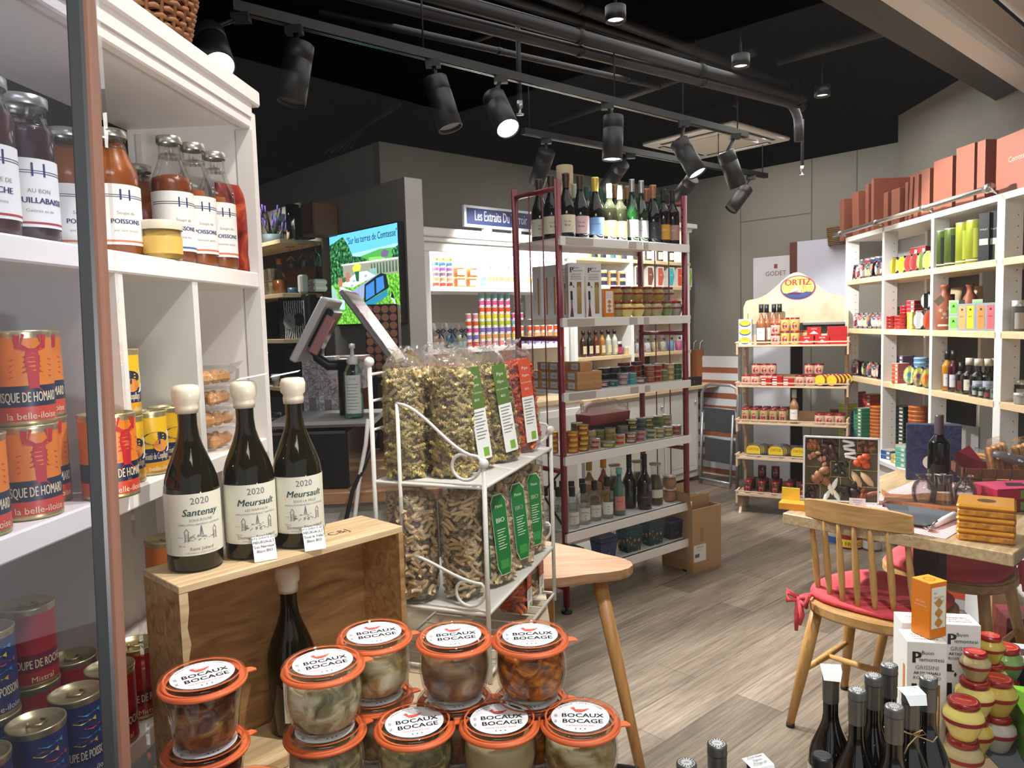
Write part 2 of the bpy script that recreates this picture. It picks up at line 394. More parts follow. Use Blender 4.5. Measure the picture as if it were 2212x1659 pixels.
ob('ceiling_channel', MB(M('1E1D1F', .6)).tube([on_z(1190, 265, 2.9), on_z(1630, 110, 2.9)], .03, 6), None, label='dark cross strut under the black ceiling behind the pipes', cat='strut')
ob('ceiling_channel', MB(M('26241F', .6)).tube([on_z(1680, 132, 2.9), on_z(2010, 40, 2.9)], .028, 6), None, label='dark strut on the ceiling right of the round downlights', cat='strut')
ob('ceiling_channel', MB(M('1C1B1D', .6)).tube([on_z(1000, 92, 2.9), on_z(1170, 30, 2.9)], .026, 6), None, label='short dark strut at the left end of the thin pipe', cat='strut')
# small round downlights
for i, (px, py, lb) in enumerate(((1330, 46, 'small round ceiling downlight nearest the top edge'), (1600, 145, 'small round ceiling downlight halfway along the pipes'), (1776, 208, 'small round ceiling downlight past the end of the pipes'))):
    p = on_z(px, py, 2.70)
    t = thing('ceiling_downlight', lb, 'downlight', p)
    ob('lamp_housing', MB(blackm).lathe([(.0, .06), (.045, .06), (.045, 0), (.037, 0), (.035, .015)], 20).tube([(0, 0, .06), (0, 0, .255)], .006, 6), t)
    ob('lamp_lens', MB(M('FFF3DC', .4, emit=9)).lathe([(.036, .012), (0, .012)], 20), t)
# sprinkler drop pipes
for px, py0, py1, z0, lb in ((1123, 232, 225, 2.95, 'slim sprinkler pipe hanging between two track spotlights'), (1733, 368, 250, 2.95, 'slim sprinkler pipe hanging in front of the grey side wall')):
    p = on_z(px, py0, 2.42 if px < 1200 else 2.40); top = 2.95
    t = thing('sprinkler', lb, 'sprinkler', p)
    ob('drop_pipe', MB(M('2A2A2D', .5)).tube([(0, 0, .03), (0, 0, top-p.z)], .011, 8), t)
    ob('sprinkler_head', MB(M('B9B9B9', .3, .9)).lathe([(0, -.035), (.018, -.035), (.018, -.03), (.006, -.026), (.006, -.008), (.013, 0), (.013, .03), (0, .03)], 12), t)
# air conditioning cassette
pc = [on_z(1393, 318, 2.75), on_z(1590, 275, 2.75), on_z(1690, 307, 2.75), on_z(1520, 345, 2.75)]
cc = sum(pc, Vector())/4; ax = (pc[1]-pc[0]); ax.z = 0; S = .40; ang = AA
t = thing('air_conditioner', 'white square ceiling air conditioning cassette behind the spotlights', 'air conditioner', (cc.x, cc.y, 2.76), ang)
ob('frame', MB(white2).box(-S, S, -S, S, 0, .03, .010), t)
ob('casing', MB(black).box(-S*.7, S*.7, -S*.7, S*.7, .04, .19), t)
ob('grille', MB(offw).box(-.23, .23, -.23, .23, -.012, 0, .004), t)
for k in range(4):
    f = ob('vent_flap', MB(M('3B3B3B', .6)).box(-.27, .27, .285, .345, -.004, .002).use(white2).box(-.265, .265, .30, .322, -.010, -.004), t, rz=k*pi/2)
# tracks and spotlights
TZ = 2.50
def track(pa, pb, z, label, hang):
    a, b = on_z(*pa, z), on_z(*pb, z); d = (b-a).normalized(); a = a
    t = thing('lighting_track', label, 'lighting track', a, atan2(d.y, d.x)); L_ = (b-a).length
    ob('rail', MB(trackm).box(0, L_, -.018, .018, 0, .035).use(M('6E6E70', .25, .9)).box(.02, L_-.02, -.008, -.003, -.003, .0).box(.02, L_-.02, .003, .008, -.003, .0), t)
    for h in hang: ob('hanging_wire', MB(trackm).tube([(h*L_, 0, .035), (h*L_, 0, 2.95-z)], .004, 5), t)
    return a, d, L_
def track_far(): pass
track((500, 24), (1612, 298), TZ, 'long black lighting track running above the red shelf rack', (.25, .62, .8, .97))
track((1130, 290), (1655, 385), TZ, 'shorter black lighting track closer to the back wall', (.02, .3, .75, .98))
def spot(px0, py0, px1, py1, Y, dY, joint, label, lit=False, aim=None, power=0, rr=.051, ang=50):
    """housing from its back end px0,py0 to its mouth px1,py1"""
    a = on_Y(px0, py0, Y); b = on_Y(px1, py1, Y+dY); L_ = .215; d = (b-a).normalized(); b = a+d*L_
    t = thing('track_spotlight', label, 'spotlight', a, group=None)
    q = d.to_track_quat('Z', 'Y').to_euler()
    ob('housing', MB(M('1A1A1C', .45)).lathe([(0, 0), (rr*.92, 0), (rr, .004), (rr, .06), (rr*.97, .061), (rr*.97, .064), (rr, .065), (rr, L_), (rr*.93, L_), (rr*.9, L_-.02)], 28), t, rot=q)
    ob('lens', MB(M('F4F7FF', .3, emit=22 if lit == 2 else (2.2 if lit else 0.0)) if lit else M('2B2B2E', .2)).lathe([(rr*.93, L_-.008), (0, L_-.008)], 24), t, rot=q)
    j = Vector((joint.x-a.x, joint.y-a.y, joint.z-a.z))
    ob('stem', MB(trackm).tube([d*.04, d*.03+Vector((0, 0, .03)), Vector((j.x, j.y, j.z-.01))], .009, 8).box(j.x-.03, j.x+.03, j.y-.018, j.y+.018, j.z-.028, j.z+.002), t)
    if power:
        lamp('spot_beam', 'SPOT', b+d*.015, (b+d) if aim is None else aim, power, (1, .95, .88), .035, ang, .35)
J = lambda px, py: on_z(px, py, TZ)
j0, j1, j2, j3, j4, j5, j6 = J(520, 30), J(635, 57), J(935, 130), J(1082, 165), J(1312, 224), J(1478, 262), J(1588, 290)
spot(452, 72, 472, 138, j0.y-.02, -.12, j0, 'leftmost track spotlight, lit, half hidden behind the wicker basket', 2, W(2.0, 1.2, .7), 60, ang=60)
spot(648, 95, 630, 215, j1.y, -.02, j1, 'unlit black track spotlight, largest and hanging nearly upright at left')
spot(938, 170, 974, 280, j2.y, -.02, j2, 'unlit black track spotlight tilted right above the grey wall corner')
spot(1066, 210, 1103, 290, j3.y-.02, -.14, j3, 'glaring lit track spotlight aimed down towards the dining table', 2, W(2.35, .95, .4), 190, ang=62)
spot(1325, 250, 1323, 335, j4.y-.02, .0, j4, 'black track spotlight pointing straight down over the wine bottles', 1, W(3.3, 2.15, 0), 110, ang=75)
spot(1466, 305, 1503, 368, j5.y-.02, -.05, j5, 'black track spotlight with bright rim tilted to the right unit', 1, W(5.0, .2, 1.0), 120, ang=70)
spot(1567, 328, 1592, 398, j6.y-.02, .03, j6, 'black track spotlight at the right end of the long track', 1, W(5.6, 2.3, .6), 90, ang=75)
k1, k2, k3, k4 = J(1180, 300), J(1362, 333), J(1503, 358), J(1622, 380)
spot(1182, 325, 1163, 385, k1.y-.02, .10, k1, 'black track spotlight behind the champagne bottles, nearest the sign', 1, W(3.4, 4.1, 1.5), 40, ang=80)
spot(1345, 352, 1318, 392, k2.y-.02, .12, k2, 'black track spotlight seen just above the green wine bottles', 1, W(4.4, 4.2, 1.4), 40, ang=80)
spot(1497, 385, 1466, 425, k3.y-.02, .12, k3, 'black track spotlight pointing left beside the last wine bottle', 1, W(5.2, 4.2, 1.2), 20, ang=80)
spot(1614, 405, 1583, 447, k4.y-.02, -.02, k4, 'lowest black track spotlight hanging in front of the grey wall')
# cable bundle above the kitchen wall
p = [on_Y(735+i*3, 385-i*5, 5.6+i*.02) for i in range(2)]
for i in range(5):
    a = on_Y(700+i*14, 330-i*2, 5.3); b_ = on_Y(770+i*6, 285-i*4, 5.3); c_ = on_Y(860, 232-i*3, 5.3); e_ = on_Y(880+i*5, 190, 5.2)
    if i == 0: cb = MB(M('1B1B1D', .5))
    cb.tube([a, b_, c_, e_, (e_.x, e_.y, 2.96)], .008, 5)
tagit(ob('cable_bundle', cb), 'bundle of dark cables hanging from the ceiling over the grey wall corner', 'cables')

# ================================================================ left white shelving unit
LO = (-.555, 1.68, 0); LR = -math.atan(.083)
def Lw(x, y, z=0): return Vector((LO[0]+x*cos(LR)-y*sin(LR), LO[1]+x*sin(LR)+y*cos(LR), z))
LP_ = Vector(LO); LN = Vector((cos(LR), sin(LR), 0))
t = thing('shelving_unit', 'white open shelving unit close by the window, filled with cans and jars', 'shelf', LO, LR)
LEN = 1.04
ob('top_board', MB(white).box(-.285, -.01, -LEN, 0, 1.872, 1.89), t)
ob('cornice', MB(white).box(-.022, .0, -LEN, 0, 1.862, 1.885, .003).box(-.012, .004, -LEN, 0, 1.885, 1.915).box(-.03, .012, -LEN, .03, 1.913, 1.948, .004).box(-.29, -.03, -LEN, .03, 1.935, 1.948), t)
ob('side_panel', MB(white).box(-.285, .0, 0, .028, 0, 1.90, .002).use(offw).box(-.035, .004, -.003, .0, 0, 1.86, .001).box(-.262, -.25, -.004, 0, 1.20, 1.86), t)
for z0, z1, nm in ((1.515, 1.549, 'middle'), (1.146, 1.18, 'lower'), (.755, .79, 'bottom')):
    ob('shelf', MB(white).box(-.28, .0, -LEN, -.001, z0, z1, .003), t)
dv = [-(1.68-Y) for Y in (1.165, 1.40)]
ob('divider', MB(offw).box(-.27, -.004, dv[0]-.01, dv[0]+.01, 1.18, 1.515), t)
ob('divider', MB(offw).box(-.27, -.004, dv[1]-.01, dv[1]+.01, 1.18, 1.515), t)
ob('back_panel', MB(M('B9B4AB', .6)).box(-.285, -.275, -LEN, 0, .79, 1.53), t)
# ================================================================ furniture of the shop
wood = ramp_mat('light_wood', 'noise', ((.3, '8E6748'), (.55, 'A67E5E'), (.75, 'B48C6C')), (1.5, 22, 22), 3, .45, .05, .5)
woodv = ramp_mat('light_wood_upright', 'noise', ((.3, 'A5763F'), (.6, 'BE8D55'), (.8, 'C99C66')), (22, 22, 1.5), 3, .42, .05, .5)
shelfwood = ramp_mat('shelf_maple', 'noise', ((.3, 'D2B48A'), (.6, 'E2C9A2')), (2, 30, 30), 3, .5)
ply = ramp_mat('pale_ply', 'noise', ((.3, 'C4A78A'), (.6, 'D6BDA2')), (3, 30, 3), 3, .5)
burg = M('7E1226', .35, .0, .5, .4); bdark = M('2B0A12', .35)
# red steel rack
RO = Vector((.238, 3.58, 0)); RR = R(38.5); RL, RD = .93, .32
RZ = [1.824, 1.44, 1.084, .775, .397, .190]
def Rw(x, y, z=0): return Vector((RO.x+x*cos(RR)-y*sin(RR), RO.y+x*sin(RR)+y*cos(RR), z))
t = thing('shelf_rack', 'burgundy steel rack with six white shelves in the middle of the shop', 'rack', RO, RR)
for x in (0, RL):
    for y in (0, RD):
        h = MB(burg).tube([(x, y, .03), (x, y, 2.09)], .0165, 12); h.use(bdark)
        for k in range(44): h.box(x+(.0158 if x == 0 else -.0166), x+(.0166 if x == 0 else -.0158), y-.004, y+.004, .12+k*.044, .13+k*.044)
        p = ob('post', h, t)
        ob('foot', MB(blackm).lathe([(.0, 0), (.028, 0), (.028, .008), (.008, .012), (.008, .04)], 12, (x, y, 0)), p)
    for z in (2.05, 1.345, .70, .12): ob('rung', MB(burg).tube([(x, 0, z), (x, RD, z)], .0125, 10), t)
    for y in (.11, .21): ob('rod', MB(burg).tube([(x, y, .12), (x, y, 2.05)], .0035, 6), t)
for i, z in enumerate(RZ):
    s = MB(white2).box(.018, RL-.018, -.012, RD+.01, z-.008, z).box(-.012, RL+.012, -.028, -.020, z-.042, z+.001, .001).box(-.012, RL+.012, -.020, .0, z-.008, z).box(-.004, RL+.004, RD+.012, RD+.02, z-.03, z)
    s.box(-.012, .0, -.02, .0, z-.04, z).box(RL, RL+.012, -.02, 0, z-.04, z)
    if i > 0:
        pass
    so = ob('shelf', s, t)
    pr = MB(M('BDB7B0', .3)); 
    if i in (0, 1, 2):
        for k, (xa, xb) in enumerate(((.02, .20), (.45, .51), (.56, .60))): ob('price_strip', MB(M('BDB7B0', .3)).box(xa, xb, -.0298, -.0282, z-.038, z-.004), so)
ob('brace', MB(blackm).tube([(0, .01, .71), (.0, RD, .42)], .006, 6).tube([(0, 0, .42), (0, RD, .71)], .006, 6), t)
# white wall units
def zat(v): return v
WU = MB(white2)
VF = 3.85
t = thing('display_cabinet', 'white lit display cabinet with cornice below the dark blue sign', 'cabinet', W(2.757, VF), AA)
Lc = 4.06-2.757
ob('side_panel', MB(white2).box(0, .03, 0, .45, 0, 1.93), t); ob('side_panel', MB(white2).box(Lc-.03, Lc, 0, .45, 0, 1.93), t)
ob('pilaster', MB(white2).box(-.03, .045, -.02, .0, 0, 1.93, .004), t)
ob('cornice', MB(white2).box(-.06, Lc+.02, -.06, .45, 1.975, 2.03, .008).box(-.045, Lc+.01, -.045, .45, 1.945, 1.975, .006).box(-.035, Lc, -.025, .44, 1.885, 1.945, .004), t)
ob('back_panel', MB(M('EDEBE6', .6)).box(.03, Lc-.03, .43, .45, 1.67, 1.93).use(M('A09B92', .6)).box(.03, Lc-.03, .43, .45, .6, 1.67), t)
for z in (1.67, 1.27): ob('shelf', MB(white2).box(.03, Lc-.03, .01, .43, z-.03, z, .002), t)
ob('worktop', MB(shelfwood).box(-.02, Lc, -.12, .45, .84, .87), t)
ob('base_cabinet', MB(white2).box(0, Lc, -.1, .45, .05, .84), t)
for k in range(3):
    d = ob('cabinet_door', MB(white2).box(.02+k*.43, .43+k*.43, -.118, -.1, .1, .8, .004).use(offw).box(.07+k*.43, .38+k*.43, -.1195, -.118, .15, .75), t)
    ob('knob', MB(M('CCCCCC', .3, .9)).ball((.39+k*.43, -.128, .72), .012, 8), d)
led = ob('light_strip', MB(M('FFFFFF', .5, emit=4)).box(.06, Lc-.06, .03, .05, 1.872, 1.884), t)
for k in range(4):
    w_ = W(2.757+.2+k*.3, VF+.06, 1.865); lamp('cabinet_led', 'AREA', w_, W(2.757+.2+k*.3, VF+.28, 1.3), 2.2, (1, .98, .95), .25, sy=.03)
t = thing('display_cabinet', 'tall white wall cabinet with maple shelves behind the red rack', 'cabinet', W(4.125, VF), AA)
L2 = 5.58-4.10; PM = 4.77-4.10; RZW = (1.91, 1.70, 1.45, 1.15)
for x in (0, PM, L2-.03):
    h = MB(white2).box(x, x+.035, 0, .42, .87, 2.18, .002); h.use(M('8A8782', .6))
    for k in range(30): h.box(x+.0352, x+.0356, .10, .106, .95+k*.035, .956+k*.035).box(x-.0006, x-.0002, .10, .106, .95+k*.035, .956+k*.035)
    ob('upright', h, t)
ob('cornice', MB(white2).box(-.03, L2+.06, -.05, .45, 2.20, 2.24, .006).box(-.01, L2+.02, -.02, .45, 2.17, 2.20, .004), t)
ob('back_panel', MB(M('F1EFEA', .6)).box(0, L2, .42, .45, 1.15, 2.18).use(M('4B443F', .6)).box(0, L2, .42, .45, .87, 1.15), t)
for a, b_ in ((.035, PM), (PM+.035, L2-.03)):
    for z in RZW:
        if a < .1 and z == 1.45: z = 1.47
        ob('shelf', MB(white2 if (a < .1 and z in (1.70,)) else shelfwood).box(a, b_+(.05 if b_ > 1 else 0), .0, .41, z-.028, z, .002), t)
ob('worktop', MB(shelfwood).box(-.04, 5.885-4.10, -.12, .45, .81, .84, .003), t)
ob('base_cabinet', MB(M('D5D2CC', .5)).box(0, L2, -.08, .42, .04, .81), t)
for k in range(3):
    d = ob('cabinet_door', MB(M('D9D6D0', .5)).box(.02+k*.48, .48+k*.48, -.098, -.08, .1, .78, .004).use(offw).box(.07+k*.48, .43+k*.48, -.0995, -.098, .15, .73), t)
    ob('knob', MB(M('CCCCCC', .3, .9)).ball((.44+k*.48, -.108, .70), .012, 8), d)
for k, uu in enumerate((4.3, 4.6, 4.95, 5.25)): lamp('cabinet_led', 'AREA', W(uu, VF+.10, 2.14), W(uu, VF+.3, 1.2), 2.6, (1, .97, .92), .2, sy=.05)
# sign above
sp = on_v(1000, 442, VF+.1); sq = W(4.06, VF+.1); Ls = (on_v(1149, 458, VF+.1)-sp).xy.length
sz0, sz1 = on_v(1000, 489, VF+.1).z, sp.z
t = thing('shop_sign', 'dark blue board with white serif lettering above the lit cabinet', 'sign', (sp.x, sp.y, sz0), AA)
ob('frame', MB(M('D9DEE6', .5)).box(0, Ls, -.012, .012, 0, sz1-sz0, .002), t)
pn = MB(M('2A3560', .5)).box(.018, Ls-.018, -.014, -.012, .018, sz1-sz0-.018)
pn.use(M('E8EAF0', .5)).text('Les Extraits Du Terroir', .086, pl((Ls/2+.01, -.0145, (sz1-sz0)/2-.026), (Ls*.80/.86, 0, 0), (0, 0, 1.12)), .012)
ob('sign_panel', pn, t); ob('foot', MB(white2).box(.18, .24, -.01, .03, -(sz0-2.03), 0), t); ob('foot', MB(white2).box(Ls-.18, Ls-.12, -.01, .03, -(sz0-2.03), 0), t)
# ---------------------------------------------------------------- sardine stand
OA = R(-29); OO = Vector((1.635, 5.44, 0)); OL, OD = .75, .24
OZ = [1.22, .93, .663, .408, .14]
def Ow(x, y, z=0): return Vector((OO.x+x*cos(OA)-y*sin(OA), OO.y+x*sin(OA)+y*cos(OA), z))
t = thing('display_stand', 'pale plywood tiered stand of fish preserves with an arched oval-badge header', 'display stand', OO, OA)
arch = []
for k in range(41):
    x = k/40*OL; c = (x-OL/2)
    z = 1.545+.19*math.exp(-(c/.17)**2) if abs(c) < OL/2-.03 else 1.545-.05*(1-sqrt(max(0, 1-((abs(c)-(OL/2-.03))/.03)**2)))
    arch.append((x, z))
poly = [(0, 1.37)]+arch+[(OL, 1.37)]
hb = MB(ply); n = len(poly)
hb.add([(x, OD, z) for x, z in poly]+[(x, OD+.012, z) for x, z in poly], [tuple(range(n)), tuple(range(n, 2*n))[::-1]]+[(i, (i+1) % n, n+(i+1) % n, n+i) for i in range(n)])
hd = ob('header_board', hb, t)
def disc(mb, c, rx, rz_, y, n=36): mb.add([(c[0]+rx*cos(2*pi*k/n), y, c[1]+rz_*sin(2*pi*k/n)) for k in range(n)], [tuple(range(n))]); return mb
em = MB(M('C5342B', .4)); disc(em, (OL/2+.01, 1.625), .122, .088, OD-.002); em.use(M('2B3A74', .4)); disc(em, (OL/2+.01, 1.625), .118, .084, OD-.0025)
em.use(M('F3D45A', .4)); disc(em, (OL/2+.01, 1.627), .111, .077, OD-.003)
f = lambda x, y: (OL/2+.01+x, OD-.0045, 1.635+y)
em.use(M('2B3A74', .4)).add([f(-.1, -.045), f(-.075, -.068), f(-.04, -.082), f(.0, -.085), f(.04, -.082), f(.075, -.068), f(.1, -.045), f(.06, -.04), f(.02, -.05), f(-.03, -.04), f(-.07, -.05)], [tuple(range(11))])
em.use(M('B9B4A4', .5)).add([f(-.06, -.045), f(-.005, .005), f(.008, -.045)], [(0, 1, 2)]).add([f(-.035, -.045), f(.02, -.012), f(.022, -.045)], [(0, 1, 2)])
em.use(M('8E2A2A', .5)).add([f(-.07, -.045), f(.03, -.045), f(.02, -.058), f(-.06, -.058)], [(0, 1, 2, 3)])
em.use(M('D0342C', .4)).text('ORTIZ', .062, lambda x, y: f(x-.0, y+.008), .045).use(M('3A3A3A', .5)).text('CONSERVAS', .014, lambda x, y: f(x, y+.055)).text('El', .03, lambda x, y: f(x+.04+.3*y, y-.018)).text('Velero', .028, lambda x, y: f(x+.055+.3*y, y-.042))
ob('oval_badge', em, hd)
for sx in (.02, OL-.04):
    pts = [(-.04, 0), (.02, 0)]+[(.20, 1.38), (.26, 1.38), (.26, .0), (.21, 0), (.19, .25)]
    sd = MB(ply)
    zz_ = [(OD, 0), (OD+.02, 1.4)]
    prof = [(.24, .0), (.24, 1.45), (.19, 1.45), (.17, 1.2), (.12, 1.14), (.17, 1.05), (.17, .93), (.11, .87), (.17, .78), (.17, .66), (.10, .61), (.16, .53), (.16, .41), (.08, .36), (.15, .28), (.14, .14), (.06, .11), (-.05, .0), (-.01, 0), (.07, .07), (.13, .0)]
    n = len(prof); sd.add([(sx, y, z) for y, z in prof]+[(sx+.018, y, z) for y, z in prof], [tuple(range(n)), tuple(range(n, 2*n))[::-1]]+[(i, (i+1) % n, n+(i+1) % n, n+i) for i in range(n)])
    ob('side_support', sd, t)
ob('back_strip', MB(black).box(.34, .42, .235, .239, .05, 1.37), t)
for i, z in enumerate(OZ):
    sh = MB(ply).box(0, OL, -.02-i*.008, .19, z-.012, z, .002)
    sh.box(0, .014, -.02-i*.008, .05, z-.07, z+.028, .003).box(OL-.014, OL, -.02-i*.008, .1, z-.07, z+.05, .003).box(-.005, OL+.005, -.022-i*.008, -.012-i*.008, z+.016, z+.025)
    ob('shelf_tray', sh.box(.03, OL-.03, .19, .2, z-.012, z+.07), t)
# ---------------------------------------------------------------- right white shelving
SO = Vector((2.365, 5.30, 0)); SA = -ca
def Sw(x, y, z=0): return Vector((SO.x+x*cos(SA)-y*sin(SA), SO.y+x*sin(SA)+y*cos(SA), z))
SZ = [1.659, 1.323, .995, .517]; SY = [0, -.58, -1.18, -1.80]
t = thing('shelving_unit', 'white shelving along the right wall with maple shelves and steel rail', 'shelf', SO, SA)
whs = M('E6E6E4', .45)
for i, y in enumerate(SY+[-2.55]):
    wd = .028 if i != 3 else .06
    ob('upright', MB(whs).box(.26, .34, y-wd/2, y+wd/2, .5, 1.955, .002), t)
    h = MB(whs).box(0, .085, y-wd/2, y+wd/2, .5, 1.955, .002); h.use(M('77736E', .6))
    for k in range(26): h.box(.058, .063, y-wd/2-.0006, y-wd/2-.0001, .60+k*.05, .606+k*.05)
    ob('upright', h, t)
for i in range(4):
    a, b_ = (SY+[-2.55])[i], (SY+[-2.55])[i+1]
    for z in SZ[:3]: ob('shelf', MB(shelfwood).box(.0, .34, b_+.016, a-.016, z-.034, z, .002), t)
    ob('back_panel', MB(M('0A0A0C', .5) if i else M('B9BAC0', .5)).box(.345, .352, b_, a, .52, 1.93), t)
ob('top_board', MB(whs).box(0, .34, -2.55, .014, 1.925, 1.955), t)
ob('base_cabinet', MB(whs).box(-.03, .35, -2.55, .02, .04, .485).use(offw).box(-.034, -.03, -.55, -.05, .1, .44).box(-.034, -.03, -1.15, -.62, .1, .44).box(-.034, -.03, -1.75, -1.22, .1, .44), t)
ob('base_top', MB(whs).box(-.06, .35, -2.55, .03, .487, .517, .003), t)
rl = ob('rail', MB(M('C9C5C0', .25, .9)).tube([(-.045, .12, 1.985), (-.045, -1.78, 1.985)], .014, 12).tube([(-.045, -1.76, 1.985), (-.045, -1.80, 1.985)], .022, 12), t)
for y in (-.0, -.58, -1.18, -1.77): ob('rail_bracket', MB(M('B5B1AC', .3, .9)).tube([(.0, y, 1.965), (-.045, y, 1.985)], .009, 8).tube([(-.045, y-.02, 1.985), (-.045, y+.02, 1.985)], .018, 10), rl)
# ---------------------------------------------------------------- dining table, chairs, side table
t = thing('dining_table', 'square-edged oak topped dining table laid with pink checked runner', 'table', W(2.37, .58), AA)
oak = ramp_mat('oak_top', 'noise', ((.3, '9C8361'), (.55, 'B49B77'), (.75, 'C4AD8A')), (2.5, 26, 26), 3, .4, .05, .5)
TLn, TWd = 1.0, .68
ob('tabletop', MB(oak).box(0, TLn, 0, TWd, .712, .75, .003), t)
ob('pedestal', MB(M('2A211C', .5)).box(.34, .42, .30, .38, .03, .712).box(.12, .64, .31, .37, .0, .03), t)
beech = ramp_mat('beech_chair', 'noise', ((.3, 'A97F4C'), (.55, 'BF955E'), (.75, 'CDA670')), (1.5, 22, 22), 3, .42, .05, .5); beechv = ramp_mat('beech_spindle', 'noise', ((.3, 'B08449'), (.6, 'C89B5E'), (.8, 'D3AA70')), (22, 22, 1.5), 3, .42, .05, .5)
def chair(uv, rz, label):
    t = thing('dining_chair', label, 'chair', (uv.x, uv.y, 0), rz, 'spindle back chairs with red seat pads' if 0 else None)
    seat = []
    for k in range(36):
        a = 2*pi*k/36; x = .225*cos(a); y = .215*sin(a); e = .75
        x = .225*math.copysign(abs(cos(a))**e, cos(a)); y = .215*math.copysign(abs(sin(a))**e, sin(a)); 
        if y < 0: x *= .93
        seat.append((x, y))
    ob('seat', MB(beech).prism(seat, .425, .45).prism([(x*.96, y*.96) for x, y in seat], .450, .456, .98).prism([(x*.95, y*.95) for x, y in seat], .415, .425, 1.05), t)
    for sx in (-1, 1):
        for sy in (-1, 1):
            top = (sx*.15, sy*.14, .42); bot = (sx*(.215 if sy < 0 else .20), sy*(.20 if sy < 0 else .19), .012)
            mid = [top[i]*.6+bot[i]*.4 for i in range(3)]
            lg = ob('leg', MB(beechv).tube([top, mid, bot], [.020, .021, .013], 12), t)
            ob('foot_cap', MB(M('2A1E18', .6)).tube([(bot[0], bot[1], .014), (bot[0], bot[1], 0)], .0145, 10), lg)
    for sx in (-1, 1): ob('stretcher', MB(beechv).tube([(sx*.185, -.17, .20), (sx*.18, 0, .20), (sx*.178, .165, .20)], [.008, .013, .008], 10), t)
    ob('stretcher', MB(beechv).tube([(-.18, 0, .20), (0, 0, .20), (.18, 0, .20)], [.008, .013, .008], 10), t)
    # backrest: curved crest rail and spindles
    cr = MB(beech); vs = []; N = 14
    for k in range(N+1):
        s_ = k/N*2-1; x = s_*.168; yb = -.212+.03*s_*s_; hgt = .064-.012*s_*s_*s_*s_
        for (dy, z) in ((-.009, .752), (.009, .752), (.011, .756+hgt), (-.007, .756+hgt)): vs.append((x, yb+dy-(.012 if z > .78 else 0), z))
    fs = [(0, 1, 2, 3)[::-1], tuple(4*N+i for i in range(4))]
    for k in range(N):
        for i in range(4): fs.append((4*k+i, 4*k+(i+1) % 4, 4*k+4+(i+1) % 4, 4*k+4+i))
    ob('crest_rail', cr.add(vs, fs), t)
    for k in range(7):
        s_ = (k-3)/3; a = Vector((s_*.155, -.165+.05*s_*s_, .452)); b_ = Vector((s_*.150, -.212+.03*s_*s_*.8, .762)); mid = a.lerp(b_, .45)
        ob('spindle', MB(beechv).tube([a, a.lerp(b_, .2), mid, a.lerp(b_, .8), b_], [.0065, .0095, .0115, .0085, .0065], 10), t)
    return t
chair(W(2.57, 1.015), AA-pi/2, 'beech spindle back chair in front, its back turned to the window')
chair(W(3.12, .97), AA+pi/2, 'beech spindle back chair behind the table leg, partly cut off at right')
padm = ramp_mat('coral_pad', 'noise', ((.3, 'CC4650'), (.7, 'D9565E')), (1, 1, 1), 60, .85, .3)
def pad(uv, rz, label):
    t = thing('seat_cushion', label, 'cushion', (uv.x, uv.y, .457), rz)
    vs = []; fs = []; N = 28; rows = ((.0, .034), (.3, .036), (.55, .026), (.62, .034), (.85, .033), (.97, .024), (1, .014), (.98, .004), (.0, .003))
    for rr_, z in rows:
        for k in range(N):
            a = 2*pi*k/N; e = .62; x = .205*math.copysign(abs(cos(a))**e, cos(a))*rr_; y = .195*math.copysign(abs(sin(a))**e, sin(a))*rr_
            vs.append((x, y, z+(.006*sin(3*a+rr_*3) if 0 < rr_ and z > .02 else 0)))
    for i in range(len(rows)-1):
        for k in range(N): fs.append((i*N+k, i*N+(k+1) % N, (i+1)*N+(k+1) % N, (i+1)*N+k))
    ob('pad', MB(padm).add(vs, fs, True), t)
    for sx in (-1, 1):
        c = Vector((sx*.178, -.165, .0)); tm = MB(padm)
        tm.tube([c+Vector((-sx*.03, .03, .012)), c+Vector((0, -.012, .010)), c+Vector((sx*.012, -.03, .004)), c+Vector((sx*.016, -.042, -.06)), c+Vector((sx*.02, -.038, -.11))], [.006, .008, .013, .010, .006], 8)
        tm.tube([c+Vector((sx*.012, -.03, .004)), c+Vector((sx*.05, -.045, .022)), c+Vector((sx*.045, -.05, -.006)), c+Vector((sx*.012, -.034, -.002))], [.007, .012, .010, .006], 8)
        tm.tube([c+Vector((sx*.012, -.03, .004)), c+Vector((-sx*.025, -.045, .018)), c+Vector((-sx*.02, -.05, -.012)), c+Vector((sx*.01, -.034, -.002))], [.007, .012, .010, .006], 8)
        tm.tube([c+Vector((sx*.01, -.034, .0)), c+Vector((-sx*.004, -.046, -.05)), c+Vector((sx*.004, -.044, -.085))], [.008, .010, .005], 8)
        ob('tie_bow', tm, t)
pad(W(2.58, 1.015), AA-pi/2, 'coral red tie-on seat pad on the front spindle chair')
pad(W(3.10, .97), AA+pi/2, 'coral red tie-on seat pad on the chair behind the table leg')
# rounded triangular side table
t = thing('side_table', 'rounded triangular beech side table beside the wire pasta rack', 'table', (.088, 2.12, 0), 0)
pts = [(.213, -.075), (.02, .16), (-.24, -.06)]; tri = []
cx_, cy_ = -.01, .0
for k in range(48):
    a = 2*pi*k/48; d = Vector((cos(a), sin(a)))
    rr_ = .176*(1+.20*cos(3*(a-R(-16)))+.05*cos(6*(a-R(-16)))); tri.append((d.x*rr_*1.12, d.y*rr_))
ob('tabletop', MB(wood).prism(tri, .715, .735).prism([(x*.985, y*.985) for x, y in tri], .708, .715, 1.015), t)
for (a, b_) in (((.14, -.05), (.275, -.085)), ((-.0, .09), (.015, .20)), ((-.10, -.07), (-.19, -.14))):
    ob('leg', MB(woodv).tube([(a[0], a[1], .708), (b_[0], b_[1], 0)], [.021, .013], 14), t)
